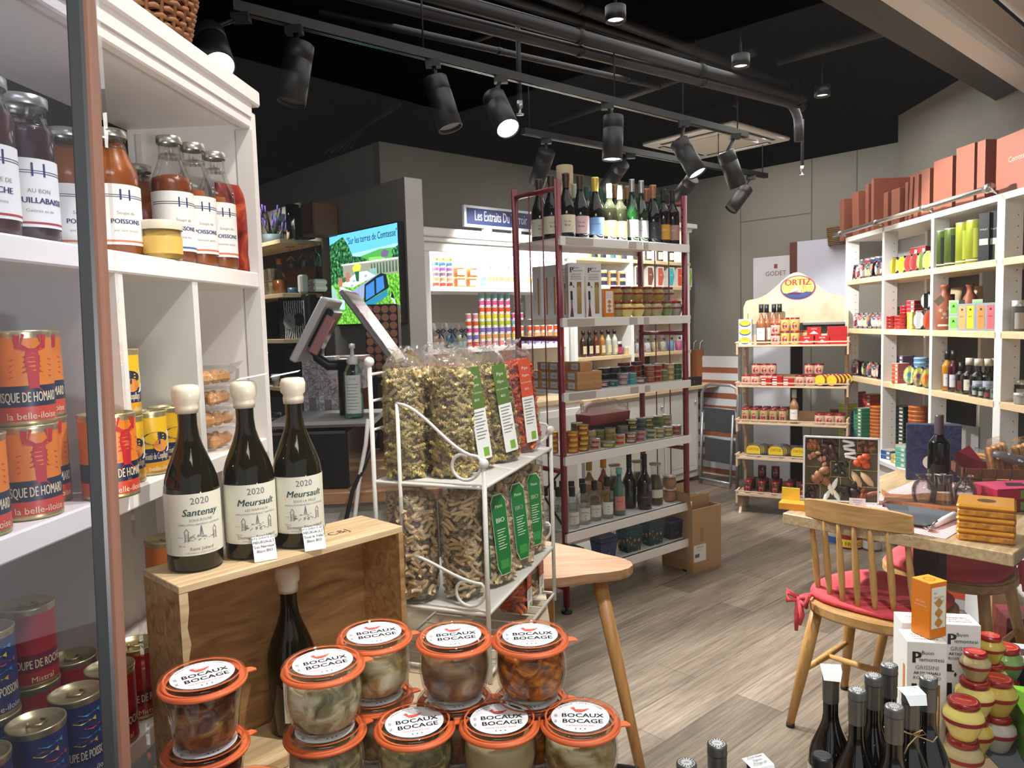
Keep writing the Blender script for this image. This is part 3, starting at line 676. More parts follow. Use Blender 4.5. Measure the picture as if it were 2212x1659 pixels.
# ================================================================ near goods: left unit, crate, rack, jars
def fcam(p, off=0.): return atan2(-p.x, p.y)+off
def onL(px, lx, z):
    """on the line parallel to the left unit's front, lx behind it, at image column px (eye level)"""
    d = ray(px, 720); P0 = Vector((LO[0], LO[1], 0)); n = Vector((cos(LR), sin(LR), 0))
    t = (P0.dot(n)+lx)/(d.x*n.x+d.y*n.y); return Vector((d.x*t, d.y*t, z))
def LY(Y, lx, z):
    y = Y-1.68; x = lx; p = Lw(x, y, z); return Vector((p.x, Y, z))
clear = glass('jar_glass', 'FAFBFA', .9, .03, cap=.4); clearb = glass('bottle_glass', 'F4F8F6', 1.0, .03, cap=.35)
film = glass('bag_film', 'FAF9F8', 1.2, .10, .35, 38, .07, .45); film2 = glass('bag_film_thin', 'FAFAFA', 1.1, .10, .3, 60, .05, .45)
greeng = M('0C0F06', .06, 0, .5); darkg = M('050505', .06, 0, .45); olive = M('161306', .06, 0, .5)
silver = M('B9BABC', .3, .9); paper = M('F0EEE6', .6); cream = M('E6DBC4', .35, coat=.4); ink = M('2A2C2E', .6); inkg = M('2F4A44', .6); redink = M('C03038', .5)
chrome = M('C8C9CB', .15, 1.)
def bprof(h, r, rn, zs, zn, lip=True):
    """bottle outline: base, wall to zs, shoulder curve to neck at zn, neck to h"""
    p = [(0, .003), (r*.88, 0), (r, .005), (r, zs)]
    for k in range(1, 7):
        s_ = k/6; e = 3*s_*s_-2*s_**3; p.append((r+(rn-r)*e, zs+(zn-zs)*s_))
    p += [(rn, h-.028), (rn*1.0, h-.002), (0, h)]
    return p
def scribble(mb, fn, w_, h_, seed=1, n=26):
    """a small ink drawing of towers, a spire and rough hatching"""
    r_ = random.Random(seed)
    def ln(x0, y0, x1, y1, t=.0005):
        d = Vector((x1-x0, y1-y0)); d.normalize(); nx, ny = -d.y*t, d.x*t
        mb.add([fn(x0-nx, y0-ny), fn(x1-nx, y1-ny), fn(x1+nx, y1+ny), fn(x0+nx, y0+ny)], [(0, 1, 2, 3)])
    for sx in (-.42, .42):
        ln((sx-.05)*w_, 0, (sx-.05)*w_, .6*h_); ln((sx+.05)*w_, 0, (sx+.05)*w_, .6*h_); ln((sx-.07)*w_, .6*h_, sx*w_, .85*h_); ln((sx+.07)*w_, .6*h_, sx*w_, .85*h_)
        for k in range(5): ln((sx-.05)*w_, .1*k*h_+.05*h_, (sx+.05)*w_, .1*k*h_+.08*h_, .0003)
    ln(-.05*w_, .35*h_, 0, h_); ln(.05*w_, .35*h_, 0, h_); ln(0, .35*h_, 0, h_)
    ln(-.5*w_, 0, .5*w_, 0)
    for k in range(n):
        x = r_.uniform(-.4, .38)*w_; y = r_.uniform(0, .42)*h_; ln(x, y, x+r_.uniform(.03, .1)*w_, y+r_.uniform(-.08, .1)*h_, .00045)
# --- wine bottles with cream wax
def wax_bottle(name, title, sub, maker, label, p, off=.25, h=.29, r=.0415, halflabel=False):
    t = thing('wine_bottle', label, 'bottle', p, fcam(p, off), 'cream wax topped wine bottles' if 0 else None)
    b = ob('bottle_body', MB(olive).lathe(bprof(h-.012, r, .0142, .125, .225), 32), t)
    ob('wax_cap', MB(cream).lathe([(.0146, h-.042), (.0165, h-.045), (.0175, h-.036), (.0165, h-.030), (.0205, h-.025), (.0212, h-.010), (.0185, h-.002), (.010, h), (0, h-.001)], 24), t)
    m = MB(M('E3E0CE', .6)).lathe([(r+.0004, .028), (r+.0004, .124)], 24, a0=-1.75, a1=1.45)
    F = lambda z, s=0: cyl(r+.0008, 0, z, shear=s)
    m.use(M('6B6F6E', .6)).text('2020', .0145, F(.108))
    m.use(inkg).text(title, .0155, cyl(r+.0008, 0, .090, shear=.25), .02)
    m.use(M('7E827E', .6)).text(sub, .0058, F(.081, .2)).text('APPELLATION '+title.upper()+' CONTROLEE', .0038, F(.075))
    m.use(M('6E6E70', .6)); scribble(m, F(.050), .052, .024, len(title))
    m.text(maker, .0072, F(.036)).use(M('8A8C88', .6)).text('Vin de', .003, cyl(r+.0008, -.75, .056)).text('750 ml', .004, cyl(r+.0008, -.72, .042)).text('A MEURSAULT, COTE-D\'OR, FRANCE', .003, F(.031))
    ob('paper_label', m, t)
    return t
CZ = 1.05
wax_bottle('a', 'Santenay', 'SOUS ROCHE', 'Rémi Jobard', 'cream wax topped wine bottle at the left end of the crate top', on_z(425, 1240, CZ)+Vector((-.018, .042, 0)))
wax_bottle('b', 'Meursault', 'LES NARVAUX', 'Domaine Rémi Jobard', 'cream wax topped wine bottle in the middle of the three on the crate', on_z(545, 1212, CZ)+Vector((-.014, .042, 0)))
wax_bottle('c', 'Meursault', 'SOUS LA VELLE', 'Domaine Rémi Jobard', 'cream wax topped wine bottle at the right end of the crate top', on_z(650, 1188, CZ)+Vector((-.012, .042, 0)))
p4 = on_z(638, 1592, .722)+Vector((-.01, .035, 0))
wax_bottle('d', 'Meursault', 'CHARMES', 'Rémi Jobard', 'wax topped wine bottle standing inside the wooden crate', p4, 1.35)
# price slips
def slip(px, py, z, lines, label, rz=.55):
    p = on_z(px, py, z); w_, h_ = .036, .040
    m = MB(M('F4F5F7', .5)); vs = []
    for i in range(7):
        s_ = i/6; y = s_*h_; dz = -.012*(1-s_)**2
        for x in (-w_/2, w_/2): vs.append((x, y*.35, y*.92+(.004*sin(3*s_))))
    m.add(vs, [(2*i, 2*i+1, 2*i+3, 2*i+2) for i in range(6)]); m.use(ink)
    for k, ln in enumerate(lines): m.text(ln, .0062, lambda x, y, k=k: (x, (h_-.008-k*.0072+y)*.35-.0006, (h_-.008-k*.0072+y)*.92+.0045))
    ob('price_slip', m, None, p, rz, label, 'price tag')
slip(575, 1211, CZ+.001, ['Remy Jobard 2020', 'MEURSAULT', '"Les Narvaux"', 'Blanc BIO'], 'white curled price slip at the foot of the middle wine bottle')
slip(682, 1188, CZ+.001, ['Remy Jobard 2019', 'MEURSAULT', '"Sous la Velle"', 'Blanc BIO'], 'white curled price slip at the foot of the right wine bottle')
pb3 = on_z(650, 1188, CZ)+Vector((-.012, .042, 0)); pb2 = on_z(545, 1212, CZ)+Vector((-.014, .042, 0))
for pb_q, lb, dx in ((pb2, 'white paper slip lying on the wax cap of the middle bottle', .015), (pb3, 'white paper slip lying on the wax cap of the right bottle', -.012)):
    m = MB(M('F4F5F7', .5)).add([(-.024, -.008, .0), (.024, -.01, .008), (.024, .014, .010), (-.024, .014, .002)], [(0, 1, 2, 3)]).use(ink).text('Remy Jobard 2019', .0055, lambda x, y: (x, y-.0, .0058+.16*x)).text('MEURSAULT', .0055, lambda x, y: (x, y-.007, .0052+.16*x))
    ob('price_slip', m, None, (pb_q.x+dx, pb_q.y, CZ+.291), .1, lb, 'price tag')
# --- wooden crate
cwood = ramp_mat('crate_pine', 'noise', ((.25, '7F5A35'), (.45, 'AD8354'), (.65, 'C39B69'), (.85, 'D9B888')), (1.6, 9, 9), 5, .6, .1, 1.2, 6)
cwoodl = ramp_mat('crate_pine_pale', 'noise', ((.3, 'C9A677'), (.6, 'E2C79C'), (.8, 'EDD7B2')), (2, 24, 24), 4, .6, .05, .6)
P1, P2 = on_z(385, 1268, CZ), on_z(818, 1150, CZ); cd = (P2-P1).normalized(); ca_ = atan2(cd.y, cd.x); CLn = (P2-P1).length+.055
t = thing('wine_crate', 'open wooden wine crate on its side carrying three bottles', 'crate', (P1.x, P1.y, .702), ca_)
Hc = CZ-.702
ob('top_board', MB(cwoodl).box(0, CLn, 0, .13, Hc-.012, Hc, .001).use(M('6B5138', .7)).text('C&J', .028, lambda x, y: (.315+x, .05+y, Hc+.0004)), t)
ob('bottom_board', MB(cwoodl).box(0, CLn, 0, .14, 0, .018), t)
ob('side_board', MB(cwood).box(0, .010, 0, .13, .018, Hc-.012), t); ob('side_board', MB(cwood).box(CLn-.01, CLn, 0, .13, .018, Hc-.012), t)
ob('back_board', MB(cwood).box(.01, CLn-.01, .118, .13, .018, Hc-.012), t)
sp_ = MB(cwoodl); vs = []
for k in range(13): z = .018+(Hc-.03)*k/12; vs += [(.0, -.0006, z), (.011+.0035*sin(k*2.3)+.002*cos(k*5.1), -.0006, z)]
ob('splintered_edge', sp_.add(vs, [(2*i, 2*i+1, 2*i+3, 2*i+2) for i in range(12)]), t)
# --- display plinth under everything near
t = thing('display_plinth', 'low white window plinth under the crate and the jars', 'plinth', (0, 0, 0))
ob('plinth_top', MB(M('C9B79B', .5)).prism([(-.52, .64), (.15, .64), (.15, .97), (.075, 1.10), (.075, 1.98), (-.52, 1.98)], .66, .70), t)
ob('plinth_body', MB(white).prism([(-.50, .67), (.13, .67), (.13, .95), (.06, 1.10), (.06, 1.94), (-.50, 1.94)], 0, .66), t)
# --- preserve jars with orange rubber rings
orange = M('F07440', .45, spec=.5); LRr = .0535
def lid_label(sub):
    m = MB(M('F5F6FA', .5)); n = 36; m.add([(.039*cos(2*pi*k/n), .039*sin(2*pi*k/n), 0) for k in range(n)], [tuple(range(n))])
    f = lambda ox, oy: (lambda x, y: (ox+x, oy+y, .0004))
    m.use(ink).text('BOCAUX', .0135, f(.003, -.002), .02).text('BOCAGE', .0135, f(.003, -.0165), .02)
    m.text('LES', .005, lambda x, y: (-.031-y, .0015+x, .0004)).text('DU', .005, lambda x, y: (-.031-y, -.0125+x, .0004))
    m.use(M('7A7A80', .6))
    for i, ch in enumerate('FRENCH LOCAL FOOD'):
        if ch == ' ': continue
        a = pi/2+.95-i*.119; ca2, sa2 = cos(a-pi/2), sin(a-pi/2)
        m.text(ch, .0048, lambda x, y: (.0335*cos(a)+x*ca2-y*sa2, .0335*sin(a)+x*sa2+y*ca2, .0004))
    m.use(M('E0604F', .6)).add([(-.013, .022, .0004), (-.008, .0245, .0004), (-.006, .018, .0004), (.004, .018, .0004), (.013, .021, .0004), (.006, .013, .0004), (0, .0105, .0004), (-.006, .0115, .0004), (-.0095, .017, .0004)], [tuple(range(9))])
    m.text(sub, .0036, f(0, -.0245)).use(ink)
    for dx in (-.006, 0, .006): m.box(dx-.0008, dx+.0008, -.0315, -.030, 0, .0004)
    return m
def jar_kind(shape, cmat, sub):
    H = .090
    if shape == 'taper': o_ = [(0, 0), (.036, 0), (.039, .003), (.0475, .070), (.0485, .074)]
    else: o_ = [(0, 0), (.034, 0), (.040, .004), (.0475, .018), (.0505, .036), (.0495, .055), (.0465, .068), (.0475, .074)]
    inn = [(0, .003)]+[(max(0, r_-.0028), z+.003) for r_, z in o_[1:-1]]+[(o_[-2][0]-.006, .069), (0, .070)]
    ring = MB(orange).lathe([(.046, .074), (LRr, .0735), (LRr+.0012, .076), (LRr, .0785), (.044, .0785)], 36)
    a = .0; ring.add([(LRr-.002, -.008, .076), (LRr+.008, -.006, .0755), (LRr+.013, -.0025, .074), (LRr+.013, .0025, .074), (LRr+.008, .006, .0755), (LRr-.002, .008, .076), (LRr-.002, -.008, .0775), (LRr+.008, -.006, .077), (LRr+.013, -.0025, .0755), (LRr+.013, .0025, .0755), (LRr+.008, .006, .077), (LRr-.002, .008, .0775)], [(0, 1, 2, 3, 4, 5), (11, 10, 9, 8, 7, 6), (0, 1, 7, 6), (1, 2, 8, 7), (2, 3, 9, 8), (3, 4, 10, 9), (4, 5, 11, 10)])
    ring.lathe([(.0475, .0865), (.0455, .0868), (.0450, .0862)], 36)
    lid = MB(clear).lathe([(LRr, .0785), (LRr+.0004, .083), (LRr-.002, .0865), (.049, .088), (.045, .0878), (.0435, .0850), (0, .0850)], 36)
    lab = lid_label(sub); lab.v = [(x, y, z+.0857) for x, y, z in lab.v]
    return Kind('preserve_jar', 'jar', [('glass_body', MB(clear).lathe(o_, 36)), ('contents', MB(cmat).lathe(inn, 36)), ('rubber_ring', ring), ('glass_lid', lid), ('lid_label', lab, 3)])
fd = lambda name, cols, sc, det=6: ramp_mat(name, 'noise', cols, (1, 1, 1.3), sc, .35, .9, 1.0, det, .3)
f_brown = fd('stewed_meat', ((.30, '3A2416'), (.44, '6E482C'), (.56, '94683F'), (.70, 'B4885A')), 45)
f_cream = fd('creamy_ragout', ((.30, '6A6248'), (.42, '9C9470'), (.52, 'C0B790'), (.68, 'E4DCBC')), 38)
f_fish = fd('white_fish', ((.32, '5C4B34'), (.45, 'A8925E'), (.55, 'CFC49C'), (.7, 'E2DCC4')), 22, 3)
f_dark = fd('brown_stew', ((.30, '4A3222'), (.46, '7E6044'), (.6, 'A0805C'), (.72, 'B49C7A')), 24, 5)
f_orange = fd('carrot_stew', ((.30, '4A2208'), (.45, '8A4A12'), (.58, 'BE6E18'), (.70, 'EE9A28')), 60)
f_puree = fd('pale_puree', ((.3, 'B0A078'), (.7, 'C2B288')), 20, 2)
f_green = fd('cabbage_stew', ((.30, '4E4A32'), (.45, '7E764E'), (.6, 'AAA072'), (.72, 'CCC29A')), 40)
JZ = .718
JK = {'A': jar_kind('taper', f_brown, 'PARMENTIER DE CANARD'), 'B': jar_kind('tulip', f_cream, 'BLANQUETTE AUX CEPES'), 'C': jar_kind('tulip', f_fish, 'CASSOLETTE DE POISSON'), 'D': jar_kind('tulip', f_dark, 'COQ AU VIN'),
      'E': jar_kind('tulip', f_orange, 'LE BOEUF'), 'F': jar_kind('tulip', f_green, 'POULE AUX LEGUMES'), 'G': jar_kind('tulip', f_puree, 'TERRINE DE CHOU FLEUR'), 'H': jar_kind('tulip', f_fish, 'BLANQUETTE DE VEAU')}
stacks = [('A', 437, 1450, 3, .15, 'dark brown stew', 'far left stack'), ('B', 697, 1422, 3, .15, 'grey creamy stew', 'stack before dark bottle'), ('C', 808, 1360, 3, .1, 'white fish chunks', 'left back row stack'),
          ('D', 980, 1365, 3, .05, 'brown stew', 'middle back row stack'), ('E', 1145, 1364, 3, .05, 'orange carrot stew', 'right back row stack'), ('F', 895, 1552, 2, .1, 'olive cabbage stew', 'left front row stack'),
          ('G', 1078, 1545, 2, .05, 'smooth beige puree', 'middle front row stack'), ('H', 1253, 1541, 2, 0., 'creamy veal pieces', 'right front row stack'), ('A', 525, 1702, 2, .2, 'dark brown stew', 'nearest stack by bottom edge'), ('A', 325, 1712, 2, .2, 'dark brown stew', 'stack by bottom left corner')]
for k, px, py, n, tw, what, where in stacks:
    zt = JZ+n*.090; p = on_z(px, py, zt)
    for i in range(n):
        lv = {0: 'lowest', n-1: 'top', 1: 'middle' if n == 3 else 'top'}[i] if n > 1 else 'top'
        JK[k].put((p.x+(n-1-i)*.0015*((-1)**i), p.y, JZ+i*.090), f'{lv} orange ringed jar of {what}, {where}'.replace('the nearest', 'the nearest'), fcam(p, tw+(n-1-i)*.12))
# wicker tray under the jars with a black handle
wick = ramp_mat('wicker_brown', 'wave', ((.2, '6B3F22'), (.6, 'A56A3E'), (.9, 'C68A58')), (1, 1, 3), 30, .6, .8, 1.5)
t = thing('wicker_tray', 'flat wicker tray with black handle under the stacked jars', 'tray', (-.12, .93, .70))
tp = [(-.42, -.20), (.245, -.20), (.245, .05), (.20, .19), (-.42, .19)]
ob('tray_base', MB(wick).prism(tp, 0, .014), t)
m = MB(wick)
for k in range(4):
    z = .012+k*.006; o_ = .006*k/2; m.tube([(x*(1+o_), y*(1+o_), z) for x, y in tp], .0035, 6, closed=True)
ob('woven_rim', m, t)
ob('handle', MB(M('0E0E10', .4)).tube([(.235, .11, .05), (.262, .125, .065), (.285, .11, .07), (.288, .08, .062), (.262, .06, .05)], .006, 8), t)

# --- wire rack with pasta
wirew = M('D9D6D0', .4, var=.08, scale=30)
e1 = Vector((.33, .944, 0)); PR = Vector((-.060, 1.455, 0)); RA = atan2(e1.y, e1.x)
def Pw(x, y, z): return Vector((PR.x+x*cos(RA)-y*sin(RA), PR.y+x*sin(RA)+y*cos(RA), z))
t = thing('wire_rack', 'white wire display rack with scroll sides holding bags of pasta', 'rack', (PR.x, PR.y, .702), RA)
RL_, RDp = .47, .245; S1, S2 = 1.10-.702, .843-.702
def wt(nm, pts, r=.0035): return ob(nm, MB(wirew).tube(pts, r, 8), t)
for nm, x, y, zt in (('post', 0, 0, 1.142), ('post', RL_, 0, 1.142), ('post', 0, RDp, 1.345), ('post', RL_, RDp, 1.345)):
    ob('post', MB(wirew).tube([(x, y, 0), (x, y, zt-.702)], .0048, 10).ball((x, y, zt-.702+.006), .0105, 10), t)
for x in (0, RL_): ob('post', MB(wirew).tube([(x, .185, 0), (x, .185, 1.265-.702)], .0042, 8), t)
for z, nm in ((S1, 'shelf'), (S2, 'shelf'), (.018, 'shelf')):
    f_ = MB(wirew).tube([(0, 0, z), (RL_, 0, z), (RL_, RDp, z), (0, RDp, z)], .004, 8, closed=True)
    if z > .1: f_.box(.002, RL_-.002, .002, RDp-.002, z+.0008, z+.0028)
    else:
        for k in range(1, 9): f_.tube([(RL_*k/9, 0, z), (RL_*k/9, RDp, z)], .002, 5)
    ob(nm, f_, t)
for zz_ in (1.325, 1.27, 1.21): wt('back_rod', [(0, RDp, zz_-.702), (RL_, RDp, zz_-.702)], .003)
def scroll(x, zb, high, flip=1):
    pts = []
    ys = .185; z0 = high-.702
    for k in range(13):
        s_ = k/12; pts.append((x, ys*(1-s_)+.012*s_, z0-(z0-zb-.062)*(3*s_*s_-2*s_**3)))
    c = (x, .042, zb+.045)
    for k in range(1, 22):
        a = .55-k*.27; rr_ = .038-.0009*k; pts.append((x, c[1]-rr_*cos(a), c[2]+rr_*sin(a)))
    return pts
for x in (0, RL_):
    wt('scroll', scroll(x, S1, 1.265)); wt('scroll', scroll(x, S2, .955))
# pasta shapes
def fusillo(L_=.030, r=.0060, turns=2.3, n=16):
    vs, fs = [], []
    for i in range(n+1):
        a = 2*pi*turns*i/n; x = (i/n-.5)*L_
        for k in range(2):
            b_ = a+pi*k; vs.append((x, r*cos(b_), r*sin(b_))); c_ = b_+pi/2; vs.append((x, .38*r*cos(c_), .38*r*sin(c_)))
    for i in range(n):
        for k in range(4): fs.append((i*4+k, i*4+(k+1) % 4, (i+1)*4+(k+1) % 4, (i+1)*4+k))
    return vs, fs
def macaroni(L_=.030, r=.0035, bend=.006, n=4):
    vs, fs = [], []
    for i in range(n+1):
        s_ = i/n-.5
        for k in range(5): a = 2*pi*k/5; vs.append((s_*L_, r*cos(a)+bend*(4*s_*s_), r*sin(a)))
    for i in range(n):
        for k in range(5): fs.append((i*5+k, i*5+(k+1) % 5, (i+1)*5+(k+1) % 5, (i+1)*5+k))
    return vs, fs
def bag_sec(z, H, w_, d_, top=.14):
    """half width and half depth of the bag at height z"""
    s_ = z/H
    if s_ < .06: k = .80+.2*s_/.06
    elif s_ < 1-top: k = 1
    else: k = 1
    return w_*k, d_*k
def pasta_fill(seed, shape, mats, H, w_, d_, count):
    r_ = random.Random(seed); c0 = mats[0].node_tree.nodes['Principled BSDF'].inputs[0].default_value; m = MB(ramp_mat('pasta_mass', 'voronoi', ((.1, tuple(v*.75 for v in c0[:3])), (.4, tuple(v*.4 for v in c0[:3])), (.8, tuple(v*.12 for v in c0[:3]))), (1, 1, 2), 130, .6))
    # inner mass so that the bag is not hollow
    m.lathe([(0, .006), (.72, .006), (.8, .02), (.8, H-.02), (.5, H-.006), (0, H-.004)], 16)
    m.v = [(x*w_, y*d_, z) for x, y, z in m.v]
    src = shape
    for i in range(count):
        a = r_.uniform(0, 2*pi); z = r_.uniform(.012, H-.008); e = .75
        if r_.random() < .12: z = H-.006; rr_ = r_.uniform(0, .85)
        else: rr_ = r_.uniform(.80, .93)
        x = w_*rr_*math.copysign(abs(cos(a))**e, cos(a)); y = d_*rr_*math.copysign(abs(sin(a))**e, sin(a))
        q = Euler((r_.uniform(0, 6.28), r_.uniform(-1.0, 1.0), atan2(cos(a)*d_, -sin(a)*w_)+r_.uniform(-.45, .45))).to_matrix()
        m.use(mats[i % len(mats)])
        m.add([Vector((x, y, z))+q @ Vector(v) for v in src[0]], src[1], True)
    return m
def film_bag(H, Hp, w_, d_, seed, twist=True):
    """clear bag: full below, gathered and tied above the pasta"""
    r_ = random.Random(seed); n = 28; rows = []; m = MB(film)
    zs = [0, .006, .03, Hp*.4, Hp*.7, Hp*.95, Hp+(H-Hp)*.25, Hp+(H-Hp)*.5, Hp+(H-Hp)*.7, Hp+(H-Hp)*.8, Hp+(H-Hp)*.92, H]
    sc = [.7, .92, 1.03, 1.05, 1.05, 1.03, .98, .72, .36, .22 if twist else .3, .42, .62]
    sy = [.7, .92, 1.05, 1.1, 1.1, 1.06, .85, .45, .24, .2, .3, .38]
    vs = []; fs = []
    for i, z in enumerate(zs):
        for k in range(n):
            a = 2*pi*k/n; e = .72
            f_ = 1+(.02 if i < 6 else .10)*sin(5*a+seed+i)+(.012 if i < 6 else .12)*r_.uniform(-1, 1)
            x = w_*sc[i]*f_*math.copysign(abs(cos(a))**e, cos(a)); y = d_*sy[i]*f_*math.copysign(abs(sin(a))**e, sin(a))
            vs.append((x+(.008*sin(seed) if i > 7 else 0), y, z+(r_.uniform(-.006, .006) if i > 6 else 0)))
    for i in range(len(zs)-1):
        for k in range(n): fs.append((i*n+k, i*n+(k+1) % n, (i+1)*n+(k+1) % n, (i+1)*n+k))
    return m.add(vs, fs, False)
def bag_label(H, w_, d_, kind):
    """long paper strip down the front face (-y)"""
    m = MB()
    x0, x1 = -.018, .018; y = -d_*1.16
    if kind == 'strip' or kind == 'orange':
        c = M('5B7A3A', .5) if kind == 'strip' else M('D9583A', .5)
        m.use(c).box(x0, x1, y-.0006, y, H*.50, H*.83); m.use(M('F2F2EE', .5)).box(x0, x1, y-.0006, y, H*.10, H*.50)
        fp = lambda ox, oz: (lambda x, yy: (ox+x, y-.001, oz+yy))
        m.use(M('EDEBD8', .5)).text('Pipe', .011, fp(0, H*.74)).text('Rigate', .0085, fp(0, H*.68)).text('PETIT EPEAUTRE', .0042, fp(0, H*.62)).text('BIO', .008, fp(0, H*.56))
        m.use(M('7A7A78', .6))
        for k in range(9): m.box(x0+.005, x1-.004-(k % 3)*.004, y-.001, y-.0006, H*(.47-k*.026), H*(.477-k*.026))
        m.use(M('7FB33A', .5)).box(-.002, .012, y-.001, y-.0006, H*.12, H*.19)
    else:
        g = M('1E7A3A', .5); hi = M('3E9A50', .5); L_ = .042
        out = [(-.020, .19), (-.012, .205), (.010, .205), (.020, .19), (.020, .07), (.012, .03), (-.012, .03), (-.020, .05)]
        m.use(M('CFE0C8', .5)).add([(a*1.06, y, .115+(b-.115)*1.03) for a, b in out], [tuple(range(8))[::-1]]).use(g).add([(a, y-.0006, b) for a, b in out], [tuple(range(8))[::-1]])
        fp = lambda ox, oz: (lambda x, yy: (ox+x, y-.001, oz+yy))
        m.use(M('E6EFE0', .5)).text('Pates', .010, fp(0, .178)).text('BIO', .015, fp(0, .145), .03)
        for k in range(8): m.box(-.012, .012-(k % 3)*.004, y-.001, y-.0007, .128-k*.006, .1295-k*.006)
        m.use(hi).box(-.012, .012, y-.001, y-.0007, .042, .062)
    return m
FU, MC_ = fusillo(), macaroni(.026, .0038, .0018); CAS = macaroni(.022, .0046, .003)
gold = (M('DDBF78', .5), M('CFAE62', .5), M('EAD49A', .5)); green = (M('C8B26C', .5), M('B09A56', .5), M('DAC688', .5))
orng = (M('F0602A', .5), M('E45018', .5), M('FA7A40', .5)); wheat = (M('ECD2A4', .5), M('F4E0BA', .5), M('DEC290', .5))
def pasta_bag(shape, mats, H, Hp, w_, d_, seed, lab, count=280):
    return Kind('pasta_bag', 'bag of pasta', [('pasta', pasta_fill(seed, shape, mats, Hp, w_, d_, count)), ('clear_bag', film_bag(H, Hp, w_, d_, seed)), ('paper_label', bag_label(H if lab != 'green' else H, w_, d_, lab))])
kA = pasta_bag(FU, gold, .275, .225, .042, .033, 1, 'strip'); kB = pasta_bag(FU, green, .275, .225, .042, .033, 2, 'strip')
kO = pasta_bag(FU, orng, .28, .225, .042, .033, 3, 'orange'); kM = pasta_bag(MC_, wheat, .245, .22, .056, .043, 4, 'green', 420); kC = pasta_bag(CAS, wheat, .245, .22, .056, .043, 5, 'green', 420)
up = [(kB, .050, .195, 1.1, 'olive fusilli, leftmost on the upper shelf of the wire rack', 0), (kB, .080, .100, .5, 'olive fusilli behind the front left post of the wire rack', .0), (kA, .165, .080, .12, 'golden fusilli with green strip in the middle of the upper shelf', -.13),
      (kB, .270, .055, .12, 'olive fusilli with green strip near the front edge', -.15), (kO, .405, .050, .15, 'bright orange fusilli at the right end of the wire rack', -.10), (kO, .210, .175, .3, 'orange fusilli in the back row behind the golden bag', .05), (kA, .330, .170, .2, 'pale fusilli in the back row left of the orange bag', .05), (kA, .12, .185, .8, 'pale fusilli in the back row behind the leftmost bags', .0)]
for k, x, y, tw, lb, ln in up:
    p = Pw(x, y, 1.1025); k.put(p, 'clear bag of '+lb, RA+tw*.4, rot=Euler((ln*.3, ln*.9, RA-.62+tw*.25 if tw < .19 or x > .4 else RA+1.3+tw)))
lo = [(kC, .045, .185, .9, 'leftmost on the lower shelf of the wire rack', 0), (kM, .095, .085, .5, 'second from left on the lower rack shelf', -.05), (kC, .175, .055, .15, 'green tagged, behind the lower scroll of the rack', -.12),
      (kM, .290, .050, .1, 'green tagged, right of centre on the lower shelf', -.12), (kC, .400, .055, .1, 'green tagged, at the right end of the lower shelf', -.05)]
for k, x, y, tw, lb, ln in lo:
    p = Pw(x, y, .8465); k.put(p, 'clear bag of short pasta '+lb, RA, rot=Euler((ln*.3, ln*.7, RA-.55+tw*.25 if tw < .4 else RA+.9*(tw > .6)+.1)))
kO.put(Pw(.30, .06, .724), 'clear bag of orange pasta on the bottom level of the rack', RA, rot=Euler((0, 0, RA))) if 0 else None
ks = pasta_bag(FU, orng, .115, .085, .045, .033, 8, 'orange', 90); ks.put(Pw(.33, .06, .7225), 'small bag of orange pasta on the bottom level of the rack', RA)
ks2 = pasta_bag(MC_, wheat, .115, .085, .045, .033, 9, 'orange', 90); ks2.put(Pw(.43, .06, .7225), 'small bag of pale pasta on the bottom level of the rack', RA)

# ================================================================ goods in the left unit
def can_kind(nm, r, h, body, band, strip, title, title2=None, emblem=None, botc=None, topring=True):
    prof = [(0, .003), (r*.93, .003), (r*.96, 0), (r, .002)]; n = 22
    m = MB(M('BFAE7C', .35, .7)).lathe([(0, .003), (r*.93, .003), (r*.97, 0), (r*.985, .003), (r*.975, .006)], 28)
    m.use(botc or body).lathe([(r*.97, .006), (r*.97, h*.20)], 28)
    m.use(strip).lathe([(r*.97, h*.20), (r*.97, h*.42)], 28)
    m.use(body); pr = []
    for k in range(n+1): z = h*.42+(h-.010-h*.42)*k/n; pr.append((r*(.97 if k % 2 else .958) if 1 < k < n-1 else r*.97, z))
    m.lathe(pr, 28)
    rim = MB(M('C9BD92', .3, .8)).lathe([(r*.97, h-.010), (r*.985, h-.005), (r, h-.002), (r*.99, h), (r*.93, h), (r*.92, h-.004), (0, h-.004)], 28)
    f = lambda z: cyl(r*.975, 0, z)
    lab = MB(M('E8D9B4', .5)).text(title, h*.15, lambda x, y: f(h*.25)(x*min(1, 2.0*r/(len(title)*.6*h*.15)), y), .02)
    if title2: lab.text(title2, h*.10, cyl(r*.975, .1, h*.07))
    if emblem: emblem(lab, r, h)
    pt_ = MB(M('A89A6A', .3, .8)).tube([(-.008, .006, h-.003), (-.012, -.004, h-.002), (0, -.015, h-.001), (.012, -.004, h-.002), (.008, .006, h-.003)], .0016, 6)
    return Kind(nm, 'can', [('can_body', m), ('can_lid', rim), ('printed_label', lab), ('pull_tab', pt_, 1)])
def lobster(lab, r, h):
    lab.use(M('B8202A', .5)); f = cyl(r*.982, .15, h*.45)
    P = lambda pts: lab.add([f(x*h, y*h) for x, y in pts], [tuple(range(len(pts)))])
    P([(-.06, .1), (.06, .1), (.075, .25), (.05, .36), (-.05, .36), (-.075, .25)]); P([(-.05, -.06), (.05, -.06), (.055, .1), (-.055, .1)]); P([(-.12, -.12), (.12, -.12), (.05, -.05), (-.05, -.05)])
    for s_ in (-1, 1):
        P([(s_*.05, .33), (s_*.15, .36), (s_*.17, .50), (s_*.10, .55), (s_*.115, .42), (s_*.03, .36)]); P([(s_*.10, .40), (s_*.06, .50), (s_*.09, .53)])
        for k in range(4): P([(s_*.06, .12+k*.05), (s_*.22, .05+k*.06), (s_*.22, .06+k*.06), (s_*.06, .135+k*.05)])
